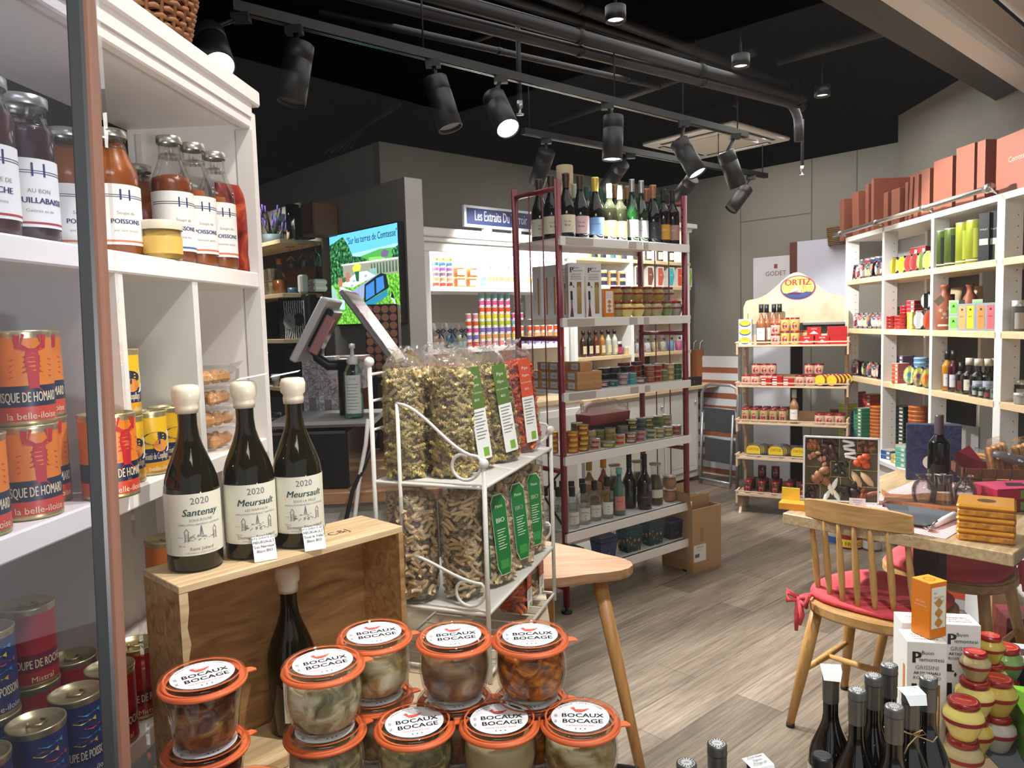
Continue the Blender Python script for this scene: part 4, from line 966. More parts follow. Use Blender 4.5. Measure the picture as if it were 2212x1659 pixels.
def shellfish(lab, r, h):
    f = cyl(r*.984, .1, h*.52); lab.use(M('E9E7E0', .5)).add([f((x)*h*.28, y*h*.32) for x, y in rrect(2, 1.1, .4)], [tuple(range(20))])
    f = cyl(r*.990, .1, h*.52)
    lab.use(M('20243A', .5)).add([f(h*.22*cos(a)-.003, h*.10*sin(a)+h*.06) for a in [2*pi*k/14 for k in range(14)]], [tuple(range(14))])
    f = cyl(r*.995, .1, h*.50); lab.use(M('D98A3E', .5)).add([f(h*.12*cos(a)+.004, h*.10*sin(a)-h*.04) for a in [2*pi*k/14 for k in range(14)]], [tuple(range(14))])
def fishes(lab, r, h):
    f = cyl(r*.984, -.1, h*.45)
    for i, c in enumerate(('D8A531', '2E7EA8', 'C9403A', 'E4C65A', '3E9AB0')):
        lab.use(M(c, .5)); y = (i*.09)*h; x = (-.12+.06*(i % 3))*h
        lab.add([f(x, y), f(x+.10*h, y+.035*h), f(x+.22*h, y), f(x+.27*h, y+.03*h), f(x+.27*h, y-.03*h), f(x+.22*h, y), f(x+.10*h, y-.035*h)], [(0, 1, 2, 6), (3, 4, 5)])
cb = can_kind('bisque_can', .040, .124, M('DD7A1E', .4), M('DD7A1E', .4), M('14203C', .4), 'BISQUE DE HOMARD', 'la belle-iloise', lobster, M('C9402A', .4))
cv = can_kind('veloute_can', .034, .108, M('E2B41C', .4), M('E2B41C', .4), M('1E2D55', .4), 'Velouté de Coquillages', 'la belle-iloise', shellfish, M('D79A1E', .4))
cr_ = can_kind('soup_can', .036, .118, M('A3242E', .45), M('8E1E2C', .4), M('6E1A34', .4), 'SOUPE DE ROCHE', 'Mistral', None, M('A3242E', .4))
cs = can_kind('soup_can', .036, .118, M('1F2F66', .45), M('1F2F66', .4), M('1B2754', .4), 'SOUPE DE POISSONS', 'la belle-iloise', fishes, M('1F2F66', .4))
zl = 1.181
for lx, Y, k, lab in ((-.045, .905, 0, 'cut off at the left edge, lower layer'), (-.045, 1.0, 0, 'lower layer, second from the left edge'), (-.090, 1.085, 0, 'lower layer, half hidden by the window post'), (-.055, .905, 1, 'upper layer, cut off at the left edge'), (-.045, 1.0, 1, 'upper layer, second from the left edge'), (-.090, 1.085, 1, 'upper layer, half hidden by the window post')):
    p = LY(Y, lx, zl+k*.1245); cb.put(p, 'orange bisque can with red lobster, '+lab, fcam(p, .25))
p = LY(1.112, -.004, zl); cb.put(p, 'orange bisque can standing alone right of the window post', fcam(p, .5))
dv_ = 1.165
p = LY(1.118+.0, -.0, zl)
for Y, k, lb in ((1.212, 0, 'nearest of the bottom row'), (1.284, 0, 'middle of the bottom row'), (1.356, 0, 'farthest of the bottom row'), (1.212, 1, 'alone on top of the nearest one')):
    p = LY(Y, -.045, zl+k*.1085); cv.put(p, f'yellow and blue shellfish soup can, {lb}', fcam(p, .45))
zb = .7915
for kd, lx, Y, k, lb in ((cs, -.05, .885, 0, 'dark blue fish soup can, nearest of the lowest row'), (cs, -.035, .965, 0, 'dark blue fish soup can, second of the lowest row'), (cs, -.035, 1.045, 0, 'dark blue fish soup can, third of the lowest row, white tag'), (cr_, -.035, 1.125, 0, 'dark red soup can at the front of the lowest shelf'), (cr_, -.045, 1.21, 0, 'dark red soup can farthest along the lowest shelf front'),
                      (cr_, -.12, 1.165, 0, 'dark red soup can in the second row of the lowest shelf'), (cr_, -.125, 1.085, 0, 'dark red soup can under the raised one'), (cs, -.115, .99, 0, 'dark blue can carrying another near the left edge'), (cr_, -.125, 1.085, 1, 'dark red soup can raised on another at the left edge'), (cs, -.115, .99, 1, 'dark blue fish soup can raised on another at the left edge'), (cs, -.13, .905, 0, 'dark blue fish soup can behind the nearest one')):
    p = LY(Y, lx, zb+k*.1185); kd.put(p, lb, fcam(p, .3))
# soup bottles on the top shelf
def soup_bottle(h, r, liq, lid, texts, strip='D9744A', frac=.86, rn=.020, zs=.62, zn=.86):
    pr = bprof(h-.012, r, rn, h*zs, h*zn)[:-2]+[(rn, h-.004)]
    inn = [(max(0, a-.002), z+.003) for a, z in pr if z < h*frac]+[(pr[-1][0]*.9, h*frac), (0, h*frac)]
    m = MB(M('EDEBE6', .5)).lathe([(r+.0005, h*.10), (r+.0005, h*.56)], 28, a0=-1.9, a1=1.9)
    m.use(M(strip, .5)).lathe([(r+.0008, h*.12), (r+.0008, h*.135)], 20, a0=-1.9, a1=1.9).use(M('2B3563', .5))
    fq = lambda z, a=0: cyl(r+.0010, a, z)
    m.lathe([(r+.0009, h*.46), (r+.0009, h*.465)], 16, a0=-1.6, a1=1.6).lathe([(r+.0009, h*.475), (r+.0009, h*.48)], 16, a0=-1.6, a1=1.6)
    m.add([fq(h*.44)(x, y) for x, y in ((-.009, 0), (.009, 0), (.009, .018), (-.009, .018))], [(0, 1, 2, 3)]).text(texts[0], .011, fq(h*.26), .03).use(M('9A8E86', .5)).text(texts[1], .008, fq(h*.33)).text(texts[2], .006, fq(h*.20))
    lidm = MB(M('C9C6BE', .3, .85)).lathe([(rn+.002, h-.014), (rn+.003, h-.012), (rn+.003, h-.001), (rn+.001, h), (0, h-.001)], 24)
    return Kind('soup_bottle', 'bottle', [('glass_body', MB(clear).lathe(pr, 28)), ('soup', MB(liq).lathe(inn, 28)), ('metal_lid', lidm), ('paper_label', m)])
s_or = ramp_mat('fish_soup', 'noise', ((.4, '8A4514'), (.6, 'A85A1C')), (1, 1, 1), 14, .3, 0, .5); s_br = ramp_mat('fish_soup_dark', 'noise', ((.4, '7A3A1C'), (.6, '8E4A26')), (1, 1, 1), 12, .3)
kb1 = soup_bottle(.218, .044, s_or, 0, ('POISSONS', 'Soupe de', 'aux Saint Jacques'), frac=.90, rn=.026, zs=.62, zn=.88); kb2 = soup_bottle(.240, .037, s_br, 0, ('POISSONS', 'Soupe de', 'recette fine'), '3E6FA8', frac=.70); kb3 = soup_bottle(.240, .037, s_or, 0, ('POISSONS', 'Soupe de', 'finement epicee'), frac=.62)
zt = 1.5495
for kd, px, lx, tw, lb in ((kb1, 263, -.09, .45, 'squat bottle of orange fish soup right of the window post'), (kb1, 318, -.20, .4, 'bottle of orange fish soup behind the squat one'), (kb2, 391, -.06, .5, 'tall bottle of fish soup, leftmost of the three with silver lids'), (kb3, 440, -.045, .5, 'tall bottle of fish soup in the middle of the three'), (kb3, 484, -.040, .5, 'tall bottle of fish soup, rightmost by the shelf end')):
    p = onL(px, lx, zt); kd.put(p, lb, fcam(p, tw))
kj = soup_bottle(.20, .038, M('3A1620', .3), 0, ('BOUILLABAISSE', 'AU BON', 'Cuisinee au vin'), 'B0353A', .78, .030, .74, .86)
kj2 = soup_bottle(.20, .038, M('4A1C18', .3), 0, ('ROCHE', 'SOUPE DE', 'poissons'), 'B0353A', .78, .030, .74, .86)
for kd, px, lx, lb in ((kj, 82, -.06, 'wide jar labelled Bouillabaisse left of the window post'), (kj2, -8, -.05, 'wide soup jar cut off by the left picture edge'), (kb1, 172, -.155, 'soup jar with pale contents just left of the window post')):
    p = onL(px, lx, zt); kd.put(p, lb, fcam(p, .4))
tub = Kind('spread_tub', 'jar', [('glass_body', MB(clear).lathe([(0, 0), (.031, 0), (.034, .004), (.034, .055)], 24)), ('contents', MB(M('C9A04A', .4)).lathe([(0, .002), (.032, .002), (.032, .052), (0, .052)], 24)), ('lid', MB(M('D9CDB4', .4)).lathe([(.0355, .052), (.036, .066), (.034, .068), (0, .067)], 24)), ('paper_label', MB(M('D8B45A', .5)).lathe([(.0345, .010), (.0345, .040)], 20, a0=-1.4, a1=1.4))])
p = onL(362, -.03, zt); tub.put(p, 'small yellow labelled spread tub between the soup bottles', fcam(p))
def pouch(w_, h_, d_, mats, label, p, rz, cat='bag'):
    m = MB(mats); n = 10; vs = []
    for i in range(n+1):
        s_ = i/n; k = sin(pi*min(1, s_*1.02))**.5*d_ if 0 < s_ < 1 else .001
        if s_ < .15: k = d_*.9
        ww = w_*(.96+.04*cos(s_*6))
        for q in range(12): a = 2*pi*q/12; vs.append((ww/2*math.copysign(abs(cos(a))**.6, cos(a)), k*sin(a), s_*h_+.001))
    fs = [(i*12+q, i*12+(q+1) % 12, (i+1)*12+(q+1) % 12, (i+1)*12+q) for i in range(n) for q in range(12)]
    m.add(vs, fs, True); return ob('snack_pouch', m, None, p, rz, label, cat)
redp = ramp_mat('pouch_red', 'noise', ((.35, '4E1210'), (.5, '8E2418'), (.62, 'C25A2A'), (.7, 'D9C9A8')), (1, 1, 1), 16, .3, .2, 1)
pouch(.075, .19, .02, redp, 'dark red snack pouch at the far end of the top shelf', onL(516, -.045, zt)+Vector((0, 0, 0)), .9)
pouch(.07, .15, .02, redp, 'dark red snack pouch behind the squat soup bottle', onL(338, -.17, zt), .6)
# cookie trays in cellophane
bis = ramp_mat('biscuit', 'noise', ((.3, 'B57A3E'), (.6, 'D29A5C'), (.8, 'E2B880')), (1, 1, 1), 60, .7, .5)
def cookies():
    m = MB(bis)
    for i in range(3):
        for k in range(4): m.box(-.048+k*.0235, -.028+k*.0235, -.05+i*.034, -.02+i*.034, .004, .030, .008)
    fm = MB(film2); vs = []; n = 16
    for z, s_ in ((.001, .9), (.008, 1.05), (.030, 1.08), (.038, .9), (.040, .4)):
        for k in range(n): a = 2*pi*k/n; vs.append((.060*s_*math.copysign(abs(cos(a))**.5, cos(a)), .062*s_*math.copysign(abs(sin(a))**.5, sin(a))*(1+.05*sin(k*3)), z))
    fm.add(vs, [(i*n+k, i*n+(k+1) % n, (i+1)*n+(k+1) % n, (i+1)*n+k) for i in range(4) for k in range(n)])
    fm.add([(.055, -.01, .02), (.085, -.03, .045), (.095, .005, .05), (.058, .02, .022)], [(0, 1, 2, 3)])
    return Kind('biscuit_pack', 'biscuits', [('biscuits', m), ('cellophane', fm)])
kc = cookies()
for i in range(4):
    p = LY(1.545, -.075, zl+i*.0435); kc.put(p, f'cellophane pack of golden biscuits, {("bottom", "second", "third", "top")[i]} of the stack in the left unit', LR+.1*(-1)**i)
# dark cans in the gap beside the crate
for i, (Y, k, lb) in enumerate(((1.38, 0, 'lower dark can standing in the gap beside the crate'), (1.38, 1, 'upper dark can with brass lid in the gap beside the crate'))):
    p = Vector((-.655, Y, zb+k*.1245)); cb.put(p, lb, fcam(p, .8))
# wicker basket above the unit
wkm = M('8A5A36', .7, var=.25, scale=60)
t = thing('wicker_basket', 'brown wicker basket overhanging the top of the left white unit', 'basket', LY(1.40, -.075, 1.950), .3)
m = MB(wkm); H_ = .25; N = 44
for i in range(20):
    z = i*H_/19; r_ = .080+.055*z/H_; m.tube([((r_+.0035*(-1)**(k+i))*cos(2*pi*k/N), (r_+.0035*(-1)**(k+i))*sin(2*pi*k/N), z+.006) for k in range(N)], .0048, 5, closed=True)
ob('woven_wall', m, t)
m = MB(wkm)
for k in range(22): a = 2*pi*(k+.5)/22; m.tube([(.080*cos(a), .080*sin(a), .002), (.135*cos(a), .135*sin(a), H_+.005)], .0035, 5)
ob('upright_stakes', m, t); ob('basket_floor', MB(wkm).lathe([(0, .004), (.080, .004), (.080, .0)], 24), t)
# ================================================================ shelf goods farther back
def atl(px, py, P0, n):
    d = ray(px, py); t = (P0.x*n.x+P0.y*n.y)/(d.x*n.x+d.y*n.y); return Vector((d.x*t, d.y*t, 0))
nR = Vector((-sin(RR), cos(RR), 0))
def onR(px, py, y, z): p = atl(px, py, RO+nR*y, nR); p.z = z+.0005; return p
def onV(px, py, v, z): p = on_v(px, py, v); p.z = z+.0005; return p
nS = Vector((cos(SA), sin(SA), 0))
def onS(px, py, x, z): p = atl(px, py, SO+nS*x, nS); p.z = z+.0005; return p
foilb = M('4A3A34', .35, .5); foilg = M('C8A24A', .3, .7); foils = M('B8BABD', .3, .8); foily = M('E8C860', .35, .5); foilgr = M('1F4A3A', .4, .3); foilk = M('1A1A1C', .4, .3)
def wine(nm, h, r, rn, zs, zn, gm, fm, fl, labc, txt=None, txc=None, bulb=False, cat='bottle', l0=.09, l1=.36, neck=None):
    g = MB(gm).lathe(bprof(h, r, rn, h*zs, h*zn), 20)
    c = MB(fm)
    if bulb: c.lathe([(rn+.0006, h-fl), (rn+.001, h-.045), (rn+.0035, h-.032), (rn+.003, h-.012), (rn+.0045, h-.006), (rn+.002, h+.001), (0, h+.001)], 16)
    else: c.lathe([(rn+.0006, h-fl), (rn+.0008, h-.005), (rn+.0004, h+.001), (0, h+.001)], 16)
    if neck: c.use(neck).lathe([(rn+.002, h*.62), (rn+.0014, h*.70)], 14)
    parts = [('bottle_body', g), ('capsule', c)]
    if labc:
        l = MB(labc).lathe([(r+.0005, h*l0), (r+.0005, h*l1)], 12, a0=-1.25, a1=1.25)
        if txt:
            l.use(txc or ink); zz = h*(l0+l1)/2
            for i, t_ in enumerate(txt): l.text(t_, r*.36 if len(t_) < 6 else r*.24, cyl(r+.0009, 0, zz+r*.18-i*r*.45))
        parts.append(('paper_label', l))
    return Kind(nm, cat, parts)
champ = dict(h=.315, r=.0435, rn=.0150, zs=.42, zn=.80)
wA = wine('champagne_bottle', gm=darkg, fm=foilb, fl=.10, labc=M('E6E0C8', .5), txt=['Clos des', 'Brut'], bulb=True, **champ)
wB = wine('champagne_bottle', gm=darkg, fm=foilb, fl=.10, labc=M('E5BFC4', .5), txt=['Clos des', 'Rose'], bulb=True, **champ)
wC = wine('champagne_bottle', gm=darkg, fm=foily, fl=.11, labc=M('7FA6D8', .5), txt=['Champagne'], bulb=True, **champ)
wD = wine('wine_bottle', .290, .0375, .0140, .56, .74, M('1A1C10', .06, 0, .6, .6), M('B9D0B4', .4, .2), .07, M('EBDD7E', .5), ['Chateau'], M('A08C2A', .5))
wE = wine('wine_bottle', .330, .0365, .0135, .40, .80, M('0C2A10', .05, 0, .6, .6), foils, .065, M('C9CBCE', .5), ['S', 'Riesling'], None)
wF = wine('champagne_bottle', gm=darkg, fm=M('A87A5A', .35, .5), fl=.10, labc=M('1C1C28', .5), txt=['S'], txc=M('C8C8D0', .5), bulb=True, **champ)
wG = wine('wine_bottle', .300, .037, .0140, .58, .76, darkg, foilk, .06, M('C9952E', .5), ['KO'], M('EEE6D8', .5))
wH = wine('wine_bottle', .300, .037, .0140, .58, .76, darkg, foilk, .06, M('B08878', .5), ['KO'], M('EEE6D8', .5))
wN = wine('wine_bottle', .285, .036, .0135, .58, .76, M('141C0A', .06, 0, .6, .6), foilgr, .06, M('E3D9A8', .5), ['Cuvee'])
z0 = RZ[0]
tops = [(wA, 1166, 480, .25, 'seen through the left end frame'), (wA, 1192, 480, .14, 'just behind the front burgundy post'), (wA, 1224, 480, .065, 'right of the front burgundy post'), (wB, 1254, 480, .065, 'pink label, in the front row of the top shelf'), (wC, 1287, 480, .065, 'blue label and yellow foil'),
        (wD, 1317, 490, .06, 'yellow label, left one of the pair'), (wD, 1340, 490, .06, 'yellow label, right one of the pair'), (wE, 1366, 490, .06, 'green flute, left one of the pair'), (wE, 1386, 490, .06, 'green flute, right one of the pair'), (wF, 1411, 490, .06, 'dark label and copper foil'), (wG, 1433, 495, .055, 'mustard yellow label'), (wH, 1453, 500, .05, 'pink brown label, at the shelf end')]
for k, px, py, y, lb in tops:
    p = onR(px, py, y, z0); k.put(p, f'dark bottle on top rack shelf, {lb}', fcam(p, .1))
back = [(wD, 1244, .15), (wN, 1268, .15), (wN, 1299, .15), (wF, 1330, .15), (wF, 1356, .15), (wF, 1397, .15), (wN, 1422, .15), (wG, 1441, .15), (wN, 1278, .24), (wN, 1308, .24), (wF, 1346, .24), (wN, 1380, .24)]
for i, (k, px, y) in enumerate(back):
    p = onR(px, 480, y, z0); k.put(p, f'dark bottle in the {"second" if y < .2 else "rear"} row of the top rack shelf, {nth(i if i < 8 else i-8, 8 if i < 8 else 4)}', fcam(p, .1))
p = onR(1222, 480, .20, z0); Kind('bottle_tube', 'tube box', [('tube', MB(M('B9A07E', .6)).lathe([(0, 0), (.042, 0), (.042, .29), (0, .29)], 24)), ('tube_cap', MB(M('C2AA88', .6)).lathe([(.0428, .29), (.0428, .385), (.041, .388), (0, .388)], 24))]).put(p, 'tall pale wooden bottle tube behind the champagne on the top shelf', 0)
p = onR(1462, 460, .045, z0+.21); m = MB(M('E4E0D4', .6)).add([(-.006, 0, 0), (.012, 0, -.085), (.036, 0, -.075), (.018, 0, .012)], [(0, 1, 2, 3)]).add([(-.006, .0006, 0), (.012, .0006, -.085), (.036, .0006, -.075), (.018, .0006, .012)], [(3, 2, 1, 0)])
ob('paper_tag', m, None, p, fcam(p), 'folded white paper tag tied to the last bottle of the top shelf', 'tag')
# grissini cartons
def grissini():
    w_, d_, h = .078, .068, .268
    b = MB(M('ECEBEA', .45)).box(-w_/2, w_/2, -d_/2, d_/2, 0, h, .0012)
    win = MB(M('8A6A3E', .5)).box(.004, .026, -d_/2-.0008, -d_/2, .020, .175); win.use(M('C9A468', .55))
    for k in range(3): win.tube([(.0075+k*.0065, -d_/2-.0012, .024), (.0072+k*.0068, -d_/2-.0012, .150+.01*(k % 2))], .0028, 6)
    sw = MB(M('E08A3A', .5)); sw.add([(-w_/2-.0007, y, z) for y, z in rrect(.012, .19, .006)], [tuple(range(20))]); sw.v = [(x, y-.012, z+.115) for x, y, z in sw.v]
    f = lambda ox, oz: (lambda x, y: (ox+x, -d_/2-.0009, oz+y))
    t = MB(ink).text('P', .036, f(-.021, .222), .04).text('Buon', .012, f(.001, .241)).text('iemontesi', .0125, f(.009, .226))
    t.use(M('77777A', .5)).text('GRISSINI', .0125, f(0, .208)).use(M('2B2B2D', .5)).text('ARTIGIANALI', .0088, f(0, .197), .02).text('ROSMARINO', .0095, f(0, .186)).use(M('77777A', .5)).text('da filiera', .004, f(0, .180))
    t.use(M('3A3A3C', .5)).text('Piemontesi', .008, lambda x, y: (-w_/2-.0009, .013-y, .12+x))
    # the top hatted figure on the front
    t.use(M('161618', .5)); g = lambda *P: t.add([(x, -d_/2-.0009, z) for x, z in P], [tuple(range(len(P)))])
    g((-.030, .176), (-.020, .176), (-.019, .160), (-.031, .160)); g((-.034, .161), (-.015, .161), (-.015, .158), (-.034, .158)); g((-.029, .132), (-.019, .132), (-.017, .088), (-.029, .088)); g((-.012, .158), (-.009, .152), (-.012, .146), (-.015, .152))
    t.use(M('8E7F78', .5)); g((-.028, .087), (-.018, .087), (-.020, .045), (-.027, .045)); t.use(M('6E2A26', .5)); g((-.026, .060), (-.020, .064), (-.016, .030), (-.014, .006), (-.032, .006), (-.029, .030))
    tp = MB(M('55555A', .5)).text('GRISSINI', .012, lambda x, y: (-x, .010-y, h+.0004)).text('ARTIGIANALI', .009, lambda x, y: (-x, -.002-y, h+.0004)).text('ROSMARINO', .009, lambda x, y: (-x, -.014-y, h+.0004))
    return Kind('breadstick_box', 'carton', [('carton', b), ('window', win), ('side_window', sw), ('lettering', t), ('top_lettering', tp)])
kG = grissini()
z1 = RZ[1]
for px, y, lb in ((1241, .055, 'left one of the two facing forward on the rack'), (1279, .055, 'right one of the two facing forward on the rack')):
    p = onR(px, 620, y, z1); kG.put(p, f'white breadstick carton, {lb}', RR+.02-.55)
for i, (px, y) in enumerate(((1207, .17), (1190, .235), (1172, .29))):
    p = onR(px, 620, y, z1); kG.put(p+Vector((0, 0, 0)), f'white breadstick carton seen through the burgundy end frame, {nth(2-i, 3)}', RR-.0)
def obox(h=.142, w_=.056, d_=.056):
    b = MB(M('E07E12', .4)).box(-w_/2, w_/2, -d_/2, d_/2, 0, h, .001); b.use(M('F2A61E', .4)).box(-w_/2, w_/2, -d_/2, d_/2, h, h+.0006).use(M('D96A14', .5)).lathe([(.013, h+.0009), (.009, h+.0009)], 16).text('*', .02, lambda x, y: (x, y-.012, h+.0010))
    l = MB(M('EFEBE4', .5)).box(-.020, .020, -d_/2-.0006, -d_/2, .022, h-.010); l.use(M('9A8A80', .5)).text('les', .008, lambda x, y: (-.010+x, -d_/2-.001, h-.024+y)).text('BISCUITS', .0066, lambda x, y: (x, -d_/2-.001, h-.034+y)).text('AU THYM', .0066, lambda x, y: (x, -d_/2-.001, h-.044+y)).use(M('C88A3C', .6))
    for z in (.034, .056, .078): l.add([(.010*cos(a)*(1+.12*cos(4*a)), -d_/2-.001, z+.0095*sin(a)*(1+.12*cos(4*a))) for a in [2*pi*k/20 for k in range(20)]], [tuple(range(20))])
    tx = MB(M('F0D0A0', .5)).text('BISCUITS', .006, lambda x, y: (-w_/2-.0005, -x, .075+y)).text('AU FROMAGE', .005, lambda x, y: (-w_/2-.0005, -x, .067+y))
    return Kind('biscuit_box', 'carton', [('carton', b), ('front_label', l), ('side_lettering', tx)])
kOb = obox(); p = onR(1311, 650, .05, z1); kOb.put(p, 'orange biscuit carton between breadsticks and mustard jars on the rack', RR-.35)
# mustard pots
mp = [(0, 0), (.022, 0), (.0245, .004), (.028, .012), (.0385, .040), (.0395, .048), (.036, .058), (.0275, .068), (.0265, .072)]
def mustard(c, dark=False, band='8E1E26'):
    return Kind('mustard_jar', 'jar', [('glass_pot', MB(M(c, .18, coat=.6)).lathe(mp, 28)), ('lid', MB(M('8E1418' if not dark else '5A1416', .3, coat=.5)).lathe([(.0285, .068), (.0300, .070), (.0300, .079), (.0285, .0815), (.024, .081)], 28).use(M('C22A2A' if not dark else '6E1A1C', .3, coat=.5)).lathe([(.024, .081), (0, .081)], 28).use(M('F0C8A0', .5)).lathe([(.0245, .0814), (.0238, .0814)], 28).text('MUSTARD', .0065, lambda x, y: (x, y-.003, .0815))), ('band', MB(M(band, .4)).lathe([(.0391, .0385), (.0402, .044), (.0401, .0475)], 28))])
kmu = {c: mustard(c) for c in ('C8AE52', 'E8D67A', 'B8A678', '7E9A5E', 'B3ADA0', 'A89A5A')}; kmd = mustard('9A9048', True)
fr = [('A89A5A', 1333, 'olive'), ('E8D67A', 1353, 'bright yellow, left one'), ('E8D67A', 1377, 'bright yellow, right one'), ('A89A5A', 1397, 'dark olive'), ('B8A678', 1417, 'tan'), ('7E9A5E', 1440, 'green'), ('B3ADA0', 1460, 'grey')]
for i, (c, px, lb) in enumerate(fr): p = onR(px, 680, .05 if i not in (0, 3) else .08, z1); kmu[c].put(p, f'{lb} mustard pot in the front row of the rack shelf', fcam(p))
for i in range(6):
    for k in (0, 1):
        c = ['C8AE52', 'A89A5A', 'C8AE52', 'A89A5A', 'C8AE52', 'B3ADA0'][i]; px = 1330+i*22.5
        p = onR(px, 640, .155, z1+k*.0825+.0); kmu[c].put(p, f'mustard pot in the {"upper" if k else "lower"} layer behind the front pots, {nth(i, 6)}', fcam(p))
# kraft boxes
def kraft(w_=.078, d_=.10, h=.046):
    b = MB(M('B98A5A', .6)).box(-w_/2, w_/2, -d_/2, d_/2, 0, h*.62, .001); l = MB(M('C29462', .6)).box(-w_/2-.001, w_/2+.001, -d_/2-.001, d_/2+.001, h*.60, h, .001)
    l.use(M('8A6444', .6)).text('belle iloise', .008, lambda x, y: (x, -d_/2-.0015, h*.70+y)); b.use(M('8A6444', .6)).text('. co .', .008, lambda x, y: (x, -d_/2-.0006, h*.2+y))
    s = MB(M('E8EAEC', .5)).box(-w_/2-.0016, -w_/2-.001, -.03, .022, h*.18, h*.85); s.use(M('6E7E96', .5)).text('FINES', .015, lambda x, y: (-w_/2-.002, -x-.003, h*.35+y))
    return Kind('kraft_box', 'box', [('base', b), ('lid', l), ('side_tag', s)])
kK = kraft(); z2 = RZ[2]
for i, (px, y, k) in enumerate(((1247, .05, 0), (1273, .05, 0), (1247, .05, 1), (1273, .05, 1), (1254, .06, 2))):
    p = onR(px, 820, y, z2+k*.0465); kK.put(p, f'kraft gift box in the front pile on the rack, {("bottom left", "bottom right", "middle left", "middle right", "top")[i]}', RR-.1)
for i in range(3):
    for k in range(3):
        if i == 2 and k == 2: continue
        p = onR((1208, 1188, 1166)[i], 820, (.165, .235, .30)[i], z2+k*.0465); kK.put(p, f'kraft gift box seen through the end frame, {nth(2-i, 3)} column, {tier(k, 3)}', RR)
# flat tins
def tin(r, h, body, lidc='B9B9B4', stripe=None, txt=None):
    m = MB(M(body, .35, coat=.3)).lathe([(0, 0), (r*.95, 0), (r, .002), (r, h-.003)], 20); m.use(M(lidc, .3, .7)).lathe([(r, h-.003), (r+.001, h-.002), (r+.001, h), (r*.92, h), (r*.9, h-.0015), (0, h-.0015)], 20)
    if stripe: m.use(M(stripe, .4)).lathe([(r+.0004, h*.25), (r+.0004, h*.75)], 8, a0=-.7, a1=.7)
    if txt: m.use(M('F0ECE0', .4)).text(txt, h*.3, cyl(r+.0008, 0, h*.38))
    return Kind('flat_tin', 'tin', [('tin', m)])
TK = {}
def T(body, stripe=None, r=.033, h=.030, lidc='B9B9B4', txt=None):
    k = (body, stripe, r, h, lidc, txt)
    if k not in TK: TK[k] = tin(r, h, body, lidc, stripe, txt)
    return TK[k]
cn = {'221E4A': 'violet', '1E5A66': 'teal', '6E6A9A': 'lilac', '3E9A96': 'turquoise', '3A2A66': 'purple', 'A8281E': 'red', 'C03A2A': 'bright red', 'A8824E': 'tan', '2E6A42': 'green', '8A2A22': 'brick red', '14141C': 'black', '242434': 'navy', 'C9B46A': 'straw', '6A7A3A': 'olive', '9AA8B8': 'silver blue', '5A6A6A': 'slate', 'C8BE9A': 'ivory', '3A4A2A': 'dark green', '8A8A7A': 'pewter', 'D8B830': 'yellow'}
def tstack(P, n, body, stripe, lab, r=.033, h=.030, txt=None, lidc='B9B9B4', cat=None):
    k = T(body, stripe, r, h, lidc, txt)
    for i in range(n): k.put((P.x, P.y, P.z+i*(h+.0004)), f'{cn[body]} flat tin, {tier(i, n).replace("standing alone", "alone")}, {lab}', fcam(P, .2+.15*((i*7) % 3-1)))
row3 = [(1300, 1, '221E4A', 'C9A08A', 'TRUFFE', .037), (1322, 1, '1E5A66', None, 'FOIE', .034), (1345, 2, '6E6A9A', 'C9A08A', None, .031), (1364, 2, '3E9A96', None, None, .027), (1381, 1, '3A2A66', 'D9B49A', 'FOIE', .036), (1403, 3, 'A8281E', '8A6A4A', None, .028), (1419, 3, 'C03A2A', '6E2A22', None, .028), (1434, 2, '6A7A3A', None, None, .024), (1447, 3, 'A8824E', 'C9B08A', None, .026), (1463, 3, '2E6A42', None, None, .027)]
for i, (px, n, b_, s_, tx, r) in enumerate(row3): p = onR(px, 820, .03+r, z2); tstack(p, n, b_, s_, f'{nth(i, 10)} front stack, third rack shelf', r, .030, tx)
row3b = [(1305, 3, '14141C'), (1325, 3, '242434'), (1350, 3, '14141C'), (1372, 3, '8A2A22'), (1395, 3, '14141C'), (1425, 3, 'A8281E')]
for i, (px, n, b_) in enumerate(row3b): p = onR(px, 805, .145, z2); tstack(p, n, b_, None, f'{nth(i, 6)} rear stack, third rack shelf', .032)
for i, px in enumerate((1348, 1376)):
    p = onR(px, 790, .15, z2+.092); Kind('gift_packet', 'packet', [('packet', MB(M('6E1A20', .4)).box(-.03, .03, -.02, .02, 0, .018, .002)), ('cellophane', MB(film2).add([(-.03, 0, .018), (.03, 0, .018), (.02, .01, .05), (-.006, .0, .065), (-.024, -.01, .045)], [(0, 1, 2, 3, 4)]))]).put(p, f'{("left", "right")[i]} small burgundy packet with cellophane on top of the black tins', RR)
# shelf with low tins
z3 = RZ[3]
row4 = [(1193, 4, 'C03A2A', 'D8B830', .12, 'C9A83A'), (1236, 4, 'C03A2A', 'D8B830', .055, 'C9A83A'), (1259, 5, '8A2A22', 'D8B830', .055, 'C9A83A'), (1284, 2, 'C8BE9A', 'A8281E', .045, 'B9B9B4'), (1313, 1, '6A7A3A', 'C9B46A', .045, 'B9B9B4'), (1338, 2, 'C9B46A', 'C03A2A', .05, 'B9B9B4'), (1362, 2, '8A2A22', 'C8BE9A', .05, 'B9B9B4'), (1383, 2, '9AA8B8', 'C03A2A', .05, 'B9B9B4'), (1405, 2, 'C8BE9A', '2E6A42', .05, 'B9B9B4'), (1424, 2, '5A6A6A', 'C9B46A', .05, 'B9B9B4'), (1442, 2, '6A7A3A', 'C9B46A', .05, 'B9B9B4'), (1460, 2, '8A8A7A', 'A8281E', .05, 'B9B9B4')]
